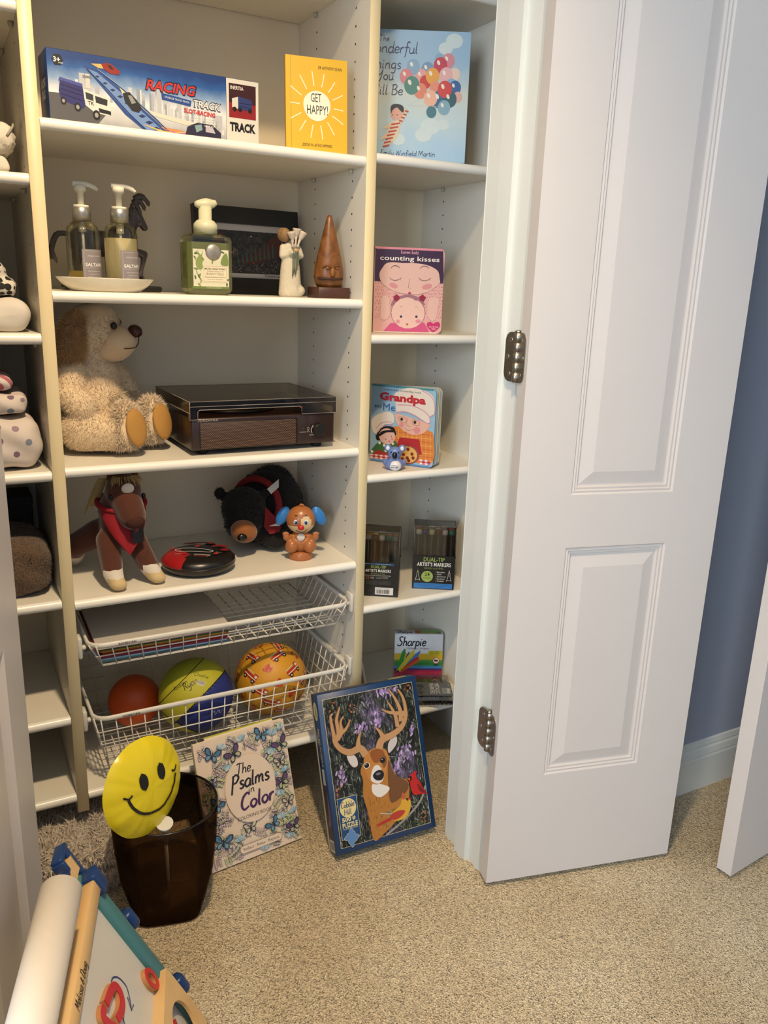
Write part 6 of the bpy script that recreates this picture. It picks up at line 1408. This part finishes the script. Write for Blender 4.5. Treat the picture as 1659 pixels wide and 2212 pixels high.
B([(935, 820), (980, 755), (1030, 735), (1050, 800), (1020, 890), (955, 960), (935, 900)], '#2c211d', 4); B([(945, 840), (985, 775), (1030, 760), (1035, 830), (985, 910), (950, 930)], '#bdb6b4', 5)
B([(700, 1000), (740, 920), (840, 880), (930, 920), (950, 1010), (930, 1130), (900, 1220), (840, 1260), (770, 1230), (715, 1110)], '#b5793a', 5); B([(760, 930), (840, 890), (910, 930), (870, 1020), (800, 1030)], '#8a4f22', 6); B([(885, 950), (925, 965), (935, 1040), (905, 1090), (885, 1030)], '#7a4f2a', 6)
B([(800, 1080), (850, 1060), (890, 1120), (905, 1200), (860, 1250), (790, 1230), (775, 1180)], '#d5cfca', 6); B([(795, 1170), (830, 1120), (880, 1110), (910, 1150), (890, 1210), (830, 1215)], '#18161a', 7); A.ell(*k(850, 1150), .006, .003, '#6f6878', 8)
for x, y in ((730, 1065), (893, 1010)): A.ell(*k(x, y), .0078, .0066, '#e0d8c8' if x < 800 else '#5a4638', 6); A.ell(*k(x, y), .0062, .0056, '#15110f', 7); A.ell(*k(x-8, y-10), .0012, None, '#d8d8d8', 8)
an = '#b58a60'; dk = '#6b4a30'
for l_, hx, e in ((5, dk, .0022), (6, an, 0)):
    tine([(720, 960), (660, 890), (560, 930), (470, 900), (410, 830), (395, 760), (370, 650), (355, 560), (378, 530)], .017+e, .003+e, hx, l_)
    tine([(410, 810), (440, 740), (415, 600), (430, 510), (442, 458)], .012+e, .002+e, hx, l_); tine([(430, 800), (470, 720), (455, 620), (485, 552)], .010+e, .002+e, hx, l_); tine([(450, 740), (510, 690), (552, 590)], .010+e, .002+e, hx, l_); tine([(640, 880), (640, 800), (660, 708)], .013+e, .002+e, hx, l_)
    tine([(850, 890), (880, 800), (990, 740), (1080, 660), (1120, 560), (1110, 430), (1075, 330), (1030, 270)], .018+e, .003+e, hx, l_)
    tine([(1075, 600), (1060, 480), (1000, 360), (930, 265)], .012+e, .002+e, hx, l_); tine([(1110, 520), (1040, 520), (940, 510), (868, 480)], .012+e, .002+e, hx, l_); tine([(1040, 660), (1010, 540), (960, 450), (925, 400)], .010+e, .002+e, hx, l_); tine([(900, 790), (860, 720), (805, 665)], .013+e, .002+e, hx, l_)
for i in range(60):
    x, y = g.uniform(960, 1430), g.uniform(1350, 1720); y = max(y, 1850-.42*x+120); a = g.uniform(-60, 60); S([(x, y), (x+55*math.cos(R(a+200)), y+45*math.sin(R(a+200)))], .0009, g.choice(('#3f5a34', '#5c7a4a', '#7f8f6a', '#b9b9b4', '#2c3f26')), 4, .6)
S([(1430, 1240), (1300, 1420), (1150, 1600), (950, 1790)], .005, '#8f8a88', 3); S([(880, 1555), (980, 1560), (1080, 1560)], .002, '#b9b4ae', 4)
B([(1165, 1205), (1180, 1160), (1250, 1110), (1245, 1170), (1290, 1230), (1330, 1290), (1370, 1345), (1300, 1350), (1230, 1360), (1195, 1300), (1185, 1240)], '#b3201f', 6); B([(1165, 1175), (1200, 1170), (1195, 1215), (1175, 1215)], '#241414', 7); A.poly([k(1150, 1195), k(1180, 1185), k(1182, 1215)], '#c8641f', 8); B([(1260, 1240), (1320, 1290), (1360, 1340), (1290, 1320)], '#6f1a1a', 7)
B([(1100, 1400), (1110, 1340), (1150, 1390), (1190, 1410), (1195, 1500), (1150, 1590), (1060, 1630), (990, 1610), (1010, 1540), (1080, 1480)], '#c99a32', 6); B([(1095, 1390), (1105, 1335), (1145, 1385), (1120, 1410)], '#b05a3a', 7); A.poly([k(1165, 1395), k(1198, 1395), k(1170, 1420)], '#c8342a', 8); B([(1140, 1400), (1165, 1395), (1160, 1425)], '#33241c', 8)
B([(990, 1570), (1080, 1520), (1140, 1530), (1080, 1600), (1010, 1620)], '#a83a2c', 7); A.poly([k(990, 1590), k(850, 1670), k(860, 1690), k(1000, 1620)], '#a8302a', 7)
A.poly([k(440, 1412), k(632, 1362), k(692, 1780), k(505, 1835)], '#c9bd98', 7); A.poly([k(444, 1417), k(629, 1368), k(688, 1776), k(509, 1829)], '#1d4674', 8)
cx, cy = k(553, 1498); A.ell(cx, cy, .0195, .0205, '#d9c98e', 9, n=28); A.hand('Cobble', cx-.0165, cy+.0015, .0125, '#1d3c66', 11, w=.032, sw=.13, shear=.1); A.hand('Hill', cx-.011, cy-.0145, .0125, '#1d3c66', 11, w=.018, sw=.13, shear=.1)
x5, y5 = k(502, 1652); A.text('500', x5, y5, .0085, '#d9c98e', 10, w=.022, bold=3); x6, y6 = x5+.0245, y5
for a, b in (((0, .003), (.008, .003)), ((0, .006), (.008, .006)), ((.0025, 0), (.0025, .009)), ((.0055, 0), (.0055, .009))): A.stroke([(x6+a[0], y6+a[1]), (x6+b[0], y6+b[1])], .0014, '#d9c98e', 10, False)
A.text('PUZZLE', x5-.0005, y5-.0125, .0095, '#d9c98e', 10, w=.0365, bold=3); A.text('-POSTER INCLUDED-', x5, y5-.017, .003, '#d9c98e', 10, w=.036)
px, py = k(600, 1800); pc = []
for a in range(0, 360, 8): rr_ = .0135*(1+.22*math.cos(4*R(a)+.4)+.10*math.cos(8*R(a))); pc.append((px+rr_*math.cos(R(a)), py+rr_*1.15*math.sin(R(a))))
A.poly([(px+(x-px)*1.06, py+(y-py)*1.06) for x, y in pc], '#c9bd98', 10); A.poly(pc, '#5a84b8', 11); A.build(pz)
# side and top printing
A = Art(o=(0, 0, -t+.012), U=(0, 0, 1), V=(0, 1, 0)); A.ell(.0185, h-.038, .0115, .021, '#d9c98e', 2); A.hand('Cobble', .017, h-.026, .008, '#1d3c66', 4, w=.024, sw=.14, rot=-90); A.text('500 PC PUZZLE', .018, h-.075, .0065, '#d9c98e', 3, w=.085, rot=-90, bold=2); A.text('casse-tete 500 morceaux', .010, h-.085, .003, '#a9aeb8', 3, w=.06, rot=-90)
A.rect(.004, .032, .035, .16, '#34323c', 2); A.rect(.009, .028, .0, .0, '#34323c', 2) if False else None; A.rect(.006, .030, .004, .030, '#cfccc4', 3)
for i in range(10): A.rect(.009+i*.0019, .0099+i*.0019, .008, .026, '#1c1a19', 4)
A.rect(.012, .026, .15, .185, '#b9bcb8', 3); A.blob([(.01, .06), (.02, .1), (.028, .13), (.03, .07)], '#6a5878', 3); A.blob([(.008, .08), (.014, .12), (.02, .11), (.016, .07)], '#4a3a2c', 3); A.build(pz)
A = Art(o=(0, h, 0), U=(1, 0, 0), V=(0, 0, -1)); A.rect(.03, .13, .006, .034, '#3c3a42', 2); A.ell(.21, .018, .024, .010, '#d9c98e', 2); A.text('COBBLE HILL', .21, .0155, .0055, '#1d3c66', 3, 'C', w=.034); A.text('BUTTONBUCK', .15, .014, .007, '#d9c98e', 3, w=.034, bold=1); A.build(pz)
# ================= left section =================
def soft(name, mats, parent, boxes, voxel=.005, smooth=10, noise=.006, nsize=.05, keep_mat=0):
    mb = MB()
    for (x0, x1, y0, y1, z0, z1, r) in boxes: mb.rbox(x0, x1, y0, y1, z0, z1, r, 3)
    o = mb.build(name, mats, parent); bake(o, ('REMESH', dict(mode='VOXEL', voxel_size=voxel)), ('SMOOTH', dict(iterations=smooth, factor=.6)))
    me = o.data; co = np.empty(len(me.vertices)*3); me.vertices.foreach_get('co', co); co = co.reshape(-1, 3)
    nr_ = np.empty(len(me.vertices)*3); me.vertices.foreach_get('normal', nr_); nr_ = nr_.reshape(-1, 3); k = 2*math.pi/nsize
    d = np.sin(co[:, 0]*k+1.3*np.sin(co[:, 1]*k*.7))*np.sin(co[:, 1]*k*.8+.7*np.sin(co[:, 2]*k))*.6+.4*np.sin(co[:, 2]*k*1.7+co[:, 0]*k*1.1)
    zmin = co[:, 2].min(); co += nr_*(d*noise)[:, None]; co[:, 2] = np.maximum(co[:, 2], zmin+.0005)
    me.vertices.foreach_set('co', co.ravel()); me.update(); return o
def dots(key, base, cols, scale, size):
    def b(nt, tc, bs):
        v = node(nt, 'ShaderNodeTexVoronoi', Scale=float(scale)); v.inputs['Randomness'].default_value = .35; nt.links.new(tc.outputs['Object'], v.inputs['Vector'])
        lt = node(nt, 'ShaderNodeMath', operation='LESS_THAN'); lt.inputs[1].default_value = size; nt.links.new(v.outputs['Distance'], lt.inputs[0])
        sp = node(nt, 'ShaderNodeSeparateColor'); nt.links.new(v.outputs['Color'], sp.inputs[0]); c_ = ramp(nt, [(i/max(1, len(cols)-1), h_) for i, h_ in enumerate(cols)], sp.outputs[0])
        mx = node(nt, 'ShaderNodeMix', data_type='RGBA'); mx.inputs[6].default_value = lin(base); nt.links.new(lt.outputs[0], mx.inputs[0]); nt.links.new(c_, mx.inputs[7]); return mx.outputs[2]
    return ramp_mat(key, b, .85)
def stripes(key, c0, c1, scale, axis=(1, 0, 0)):
    def b(nt, tc, bs):
        wv = node(nt, 'ShaderNodeTexWave', Scale=float(scale), Distortion=1.0); wv.bands_direction = 'DIAGONAL'; nt.links.new(tc.outputs['Object'], wv.inputs['Vector'])
        return ramp(nt, [(.4, c0), (.55, c1)], wv.outputs[1])
    return ramp_mat(key, b, .85)
xl = -.40
z = LS[1]; t = thing('quilted_cloth', 'white quilted cloth roll on the second shelf of the left section', 'cloth', (xl, .03, z)); 
q = soft('cloth', mat('quilt_white', '#cfcabf', .9, bump=.2, bscale=80), t, [(0, .367, .01, .16, .030, .085, .024)], noise=.003, nsize=.02)
MB().tube(cat_rom([(.352, .012, .06), (.362, .02, .075), (.366, .05, .083), (.368, .09, .07)], 4), .002, 6).build('stitched_hem', mat('hem_grey', '#9a958a', .9), t)
A = Art(o=(.30, .0085, .045), U=(1, 0, 0), V=(0, 0, 1)); A.blob([(0, 0), (.006, .004), (.01, .001), (.014, .005), (.016, -.001), (.008, -.003)], '#3a5a4a', 6); A.build(t)
t = thing('folded_white_cloth', 'flat folded white cloth under the quilted roll', 'cloth', (xl, .03, z)); soft('cloth', mat('folded_white', '#cdc8be', .9), t, [(0, .355, .0, .17, .001, .014, .006), (0, .35, .004, .17, .015, .029, .006)], noise=.0008)
z = LS[2]; t = thing('white_pillow', 'small white pillow on the third left shelf', 'pillow', (xl, .02, z)); soft('pillow', mat('pillow_white', '#d3cdc4', .9, var=.04, scale=20), t, [(0, .368, .0, .19, .0, .056, .026)], noise=.004, nsize=.11)
t = thing('patterned_cloth', 'black and white patterned cloth on the small white pillow', 'cloth', (xl, .03, z+.0605)); soft('cloth', dots('black_print_cloth', '#cfcac0', ('#17171a', '#232326'), 75, .48), t, [(0, .35, .01, .16, 0, .032, .014), (0, .335, .02, .15, .03, .062, .014)], noise=.004, nsize=.06)
z = LS[3]; pd = dots('dotted_cotton', '#cfc4bd', ('#8f7a86', '#6f8f9c', '#7a5a70', '#a58f98'), 38, .24)
t = thing('dotted_bundle', 'large bundle of dotted cloth on the fourth left shelf', 'cloth', (xl, .015, z)); soft('cloth', pd, t, [(0, .368, .0, .2, .001, .098, .034)], noise=.004, nsize=.09)
t = thing('dotted_bundle', 'small dotted cloth bundle lying on the larger dotted bundle', 'cloth', (xl, .03, z+.103)); soft('cloth', pd, t, [(0, .35, .0, .16, .0, .036, .012)], noise=.003, nsize=.06)
t = thing('pink_striped_cloth', 'pink and white striped cloth on top of the dotted bundles', 'cloth', (xl, .04, z+.144)); soft('cloth', stripes('pink_stripe', '#b0606e', '#d5cbc6', 22), t, [(0, .33, .0, .14, .0, .03, .012)], noise=.003, nsize=.06)
z = LS[4]; t = thing('brown_fleece', 'brown fleece blanket folded on the fifth left shelf', 'blanket', (xl, .03, z)); mf = mat('brown_fleece', '#5f4c3c', 1, var=.3, scale=240, bump=1, bscale=260, sheen=.2)
q = soft('blanket', mf, t, [(0, .372, .0, .2, .001, .112, .036)], noise=.004, nsize=.1); fur(q, 'pile', mf, 7000, .004, .0009, t, down=.1, keep=lambda P: P[:, 2] > .008)
t = thing('dark_box', 'flat dark box standing behind the brown fleece', 'box', (xl, .24, z)); MB().rbox(0, .36, 0, .09, 0, .150, .003).build('carton', mat('charcoal_card', '#35302b', .7), t); MB().box(-.001, .361, -.001, .091, .135, .152).build('lid', MATS['charcoal_card'], t)

# ================= shaggy blanket on the floor =================
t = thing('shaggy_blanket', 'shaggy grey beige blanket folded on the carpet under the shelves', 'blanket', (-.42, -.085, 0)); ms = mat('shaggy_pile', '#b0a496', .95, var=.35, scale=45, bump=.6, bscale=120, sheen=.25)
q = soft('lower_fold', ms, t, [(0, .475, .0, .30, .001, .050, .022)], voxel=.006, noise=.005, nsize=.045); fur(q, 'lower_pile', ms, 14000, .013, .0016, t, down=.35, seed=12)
q = soft('upper_fold', ms, t, [(0, .468, .005, .30, .052, .112, .028)], voxel=.006, noise=.006, nsize=.05); fur(q, 'upper_pile', mat('shaggy_pile_lamplit', '#d2c8ba', .95, var=.3, scale=45, sheen=.25), 22000, .014, .0017, t, down=.3, seed=13)  # same pile as below, colour lightened to paint in the lamp light on top

# ================= art easel, lower left =================
E0 = Vector((-.06757, -.56495, .42)); hd_ = Vector((.27564, .96126, 0)); sd_ = Vector((.44386, -.12728, -.88701)); nd_ = Vector((.85265, -.24449, .46175))
# local frame: x toward the viewer along the top rail, y up the board, z off its face
Me = Matrix((hd_, -sd_, nd_)).transposed()
class EMB(MB):
    def add(s, vs, fs, m=0, smooth=False, T=None):
        n0 = len(s.v); super().add(vs, fs, m, smooth, T)
        for i in range(n0, len(s.v)): v = s.v[i]; s.v[i] = (-v[0], v[1], v[2])
        for i in range(len(s.f)-len(fs), len(s.f)): s.f[i] = s.f[i][::-1]
        return s
es = thing('art_easel', 'wooden and teal childrens art easel with a paper roll', 'easel', E0, Me)
M_ply = ramp_mat('birch_ply', lambda nt, tc, bs: ramp(nt, [(.2, '#c79a5f'), (.5, '#d8b27a'), (.8, '#e0c08c')], (lambda wv: (nt.links.new(tc.outputs['Object'], wv.inputs['Vector']), wv.outputs[1])[1])(node(nt, 'ShaderNodeTexNoise', Scale=9.0, Distortion=.8, Detail=3.0))), .45)
M_teal = mat('teal_paint', '#3d7076', .4, var=.05); M_navy = mat('blue_easel_plastic', '#12366a', .35, var=.04); M_board = mat('whiteboard', '#cfccc2', .18, var=.02)
LW = .50; LB = .36
EMB().rbox(.003, LW-.003, -.003, .0165, -.012, .009, .0015, 1).build('top_rail', M_ply, es)
EMB().box(.02, LW-.02, -LB+.09, -.002, -.009, -.004).build('white_board', M_board, es)
for x in (.0, LW-.03): EMB().rbox(x, x+.030, -.47, -.001, -.014, .003, .002, 1).build('side_rail', M_teal, es)
for x in (-.007, LW-.019): EMB().rbox(x, x+.026, -.012, .022, -.014, .0125, .003, 2).build('corner_bracket', M_navy, es)
EMB().rbox(.03, LW-.03, -LB, -LB+.02, -.014, .004, .002, 1).build('lower_rail', M_teal, es)
# rear half of the frame: opens behind the board
bk_y = Vector((0, 0, -1)); 
iM = Me.inverted()
up_l = iM @ Vector((0, 0, 1)); out_l = iM @ (Vector((-hd_.y, hd_.x, 0)))      # world up, and world direction away from the board (towards the left door)
def bar(mb, p0, p1, a, b, ax): 
    p0, p1 = Vector(p0), Vector(p1); d = (p1-p0).normalized(); u = Vector(ax); u = (u-d*u.dot(d)).normalized(); v = d.cross(u)
    vs = [p+u*s*a+v*t_*b for p in (p0, p1) for s, t_ in ((-1, -1), (1, -1), (1, 1), (-1, 1))]; mb.add(vs, [(0, 3, 2, 1), (4, 5, 6, 7), (0, 1, 5, 4), (1, 2, 6, 5), (2, 3, 7, 6), (3, 0, 4, 7)])
tb = Vector((0, .038, -.020))
q = EMB(); bar(q, tb+Vector((-.012, 0, 0)), tb+Vector((LW-.006, 0, 0)), .012, .010, (0, 1, 0)); q.build('rear_rail', M_ply, es)
for x, sg in ((.0, -1), (LW, 1)):
    q = EMB(); q.rbox(*sorted((x+sg*.006, x+sg*.020)), -.47, .062, -.026, -.010, .003, 2); q.build('side_strip', M_navy, es)
    q = EMB(); q.rbox(*sorted((x-sg*.016, x+sg*.022)), .058, .066, -.026, -.010, .002, 2); q.rbox(*sorted((x-sg*.020, x-sg*.012)), .044, .062, -.026, -.008, .002, 2); q.build('end_bracket', M_navy, es)
    q = EMB(); q.rbox(*sorted((x-sg*.004, x-sg*.022)), .004, .026, -.024, -.006, .002, 1); q.build('spacer_block', M_teal, es)
    q = EMB(); bar(q, Vector((x-sg*.006, .03, -.022)), Vector((x-sg*.006, .03, -.022))+out_l*.070-up_l*.40, .010, .008, out_l); q.build('rear_leg', M_teal, es)
    for yy in (-.098, -.243):
        q = EMB(); q.lathe([(.0001, 0), (.011, 0), (.012, .003), (.012, .023), (.010, .027), (.0001, .027)], 20, T=Matrix.Translation((x+sg*.030, yy-.016, -.012)) @ Matrix.Rotation(R(-90), 4, 'X')); q.box(*sorted((x+sg*.018, x+sg*.030)), yy-.012, yy+.006, -.018, -.006); q.build('knob', M_navy, es)
A = Art(o=(0, 0, .009), U=(1, 0, 0), V=(0, 1, 0))
def uv(a, b): return (-a, -b)
A.N = Vector((0, 0, 1)); A.hand('Melissa & Doug', -.218, .002, .0105, '#201a14', 3, w=.068, sw=.11, shear=.2)
A.build(es)
A = Art(o=(0, 0, -.004), U=(1, 0, 0), V=(0, 1, 0)); A.N = Vector((0, 0, 1)); A.name = 'pen_drawing'
A.stroke([uv(.113, .067), uv(.104, .070), uv(.095, .082), uv(.094, .100), uv(.105, .110), uv(.119, .117)], .0022, '#23356e', 2); A.stroke([uv(.107, .105), uv(.119, .117), uv(.107, .120)], .0022, '#23356e', 2, False); A.stroke([uv(.135, .096), uv(.16, .11), uv(.19, .11)], .0020, '#23356e', 2); A.stroke([uv(.17, .125), uv(.178, .127)], .002, '#23356e', 2, False); A.build(es)
# paper roll on its own dowel
rc_ = Vector((0, .083, .0175)); rr_ = .0245
rw = thing('paper_roll', 'thick white paper roll lying along the top of the easel', 'paper roll', E0+Me @ (rc_+Vector((-.112, 0, 0))), Me)
q = MB(); q.cyl((-.405, 0, 0), (0, 0, 0), rr_, n=48); q.build('paper', mat('roll_paper', '#e0d8cc', .8, var=.02), rw)
MB().cyl((.0005, 0, 0), (.03, 0, 0), .007, n=14).build('dowel', M_navy, rw)
# magnets
def ring_poly(pts): return pts
M_red = mat('magnet_red', '#c0222c', .3); M_mag = mat('magnet_wood', '#b98250', .6)
def magnet(label, outer, inner, a, b, rot, more=None):
    o = thing('letter_magnet', label, 'magnet', E0+Me @ Vector((-a, -b, -.0038)), Me @ Matrix.Rotation(R(rot), 3, 'Z').to_3x3())
    for nm, z0, z1, m_ in (('wood_body', 0, .0060, M_mag), ('red_face', .0060, .0072, M_red)):
        q = MB(); n_ = len(outer)
        if inner:
            vs = [(x, y, zz) for zz in (z0, z1) for x, y in outer]+[(x, y, zz) for zz in (z0, z1) for x, y in inner]; fs = []
            for i in range(n_):
                j = (i+1) % n_; fs += [(i, j, n_+j, n_+i), (2*n_+j, 2*n_+i, 3*n_+i, 3*n_+j), (n_+i, n_+j, 3*n_+j, 3*n_+i), (j, i, 2*n_+i, 2*n_+j)]
            q.add(vs, fs)
        else:
            q.prism(outer, z0, z1)
            if more: q.prism(more, z0, z1+.00002)
        q.build(nm, m_, o)
    return o
el_ = lambda rx, ry, n_=32: [(rx*math.cos(2*math.pi*i/n_), ry*math.sin(2*math.pi*i/n_)) for i in range(n_)]
magnet('red ring shaped letter O magnet near the teal rail', el_(.0135, .019), el_(.0062, .0115), .046, .149, 12)
rp = []
q_ = cat_rom([(.0165, -.022, 0), (.008, -.003, 0), (.0135, .004, 0), (.0, .02, 0), (-.013, .014, 0), (-.016, -.004, 0), (-.0165, -.02, 0)], 6)
def thick(path, w_):
    n_ = len(path); L_, R_ = [], []
    for i, p in enumerate(path):
        t_ = (path[min(i+1, n_-1)]-path[max(i-1, 0)]).normalized(); L_.append((p.x-t_.y*w_, p.y+t_.x*w_)); R_.append((p.x+t_.y*w_, p.y-t_.x*w_))
    return L_+R_[::-1]
q_ = cat_rom([(-.010, .016, 0), (.016, .0095, 0), (.027, .002, 0), (.027, -.009, 0), (.017, -.0165, 0), (.003, -.016, 0), (-.013, -.010, 0)], 6); q2_ = cat_rom([(-.016, .0185, 0), (-.024, .0195, 0), (-.031, .017, 0), (-.030, .006, 0), (-.027, -.008, 0), (-.025, -.022, 0)], 6)
rm = magnet('red letter R magnet in the middle of the white board', thick(q_, .0055), None, .150, .070, 0, thick(q2_, .0055))
# magnet tray: wooden box with a round window
ty0, ty1, tz = -.285, -.168, .013
tr = EMB(); x0, x1 = .018, LW-.030; cx, cy, rw_ = .078, -.228, .040
outer = [(x0, ty1), (x0, ty0), (x0+.12, ty0), (x0+.12, ty1)]
n_ = 40; hole = [(cx+rw_*math.cos(2*math.pi*i/n_), cy+rw_*math.sin(2*math.pi*i/n_)) for i in range(n_)]
def sqpt(i):
    a = 2*math.pi*i/n_; ca, sa = math.cos(a), math.sin(a); k_ = min(((x0+.12-cx) if ca > 0 else (cx-x0))/max(1e-6, abs(ca)), ((ty1-cy) if sa > 0 else (cy-ty0))/max(1e-6, abs(sa))); return (cx+k_*ca, cy+k_*sa)
sq = [sqpt(i) for i in range(n_)]
vs = [(x, y, tz) for x, y in hole]+[(x, y, tz) for x, y in sq]+[(x, y, tz-.005) for x, y in hole]+[(x, y, tz-.005) for x, y in sq]; fs = []
for i in range(n_):
    j = (i+1) % n_; fs += [(i, n_+i, n_+j, j), (2*n_+i, 2*n_+j, 3*n_+j, 3*n_+i), (i, j, 2*n_+j, 2*n_+i)]
tr.add(vs, fs); tr.box(x0+.12, x1, ty0, ty1, tz-.005, tz); tr.box(x0, x1, ty1-.008, ty1, -.012, tz-.0003); tr.box(x0, x0+.008, ty0, ty1-.0081, -.012, tz-.0003); tr.box(x0, x1, ty0, ty0+.008, -.012, tz-.0003)
# corners of the square left by the radial fan
for (xa, ya) in ((x0, ty1), (x0, ty0), (x0+.12, ty0), (x0+.12, ty1)): pass
tr.build('magnet_tray', M_ply, es); EMB().box(x0+.008, x1, ty0+.008, ty1-.008, -.012, -.010).build('tray_floor', mat('tray_dark', '#3b352c', .7), es)
for i, (a, b, hx, lb) in enumerate(((.070, .226, '#2f6f72', 'teal letter magnet inside the wooden tray window'), (.060, .232, '#b0242c', 'red letter magnet inside the wooden tray window'), (.086, .238, '#3f8f9c', 'light teal letter magnet at the bottom of the tray window'))):
    o = thing('tray_magnet', lb, 'magnet', E0+Me @ Vector((-a, -b, -.0095+.0045*i)), Me @ Matrix.Rotation(R(40*i+10), 3, 'Z')); q = MB().prism([(-.012, -.016), (-.004, -.016), (-.004, .004), (.012, .004), (.012, .012), (-.012, .014)], 0, .004); q.build('letter', mat('tray_mag_'+hx[1:], hx, .35), o); MB().prism([(-.010, -.014), (-.006, -.014), (-.006, .006), (.010, .006), (.010, .010), (-.010, .012)], .004, .0042).build('painted_face', MATS['tray_mag_'+hx[1:]], o)
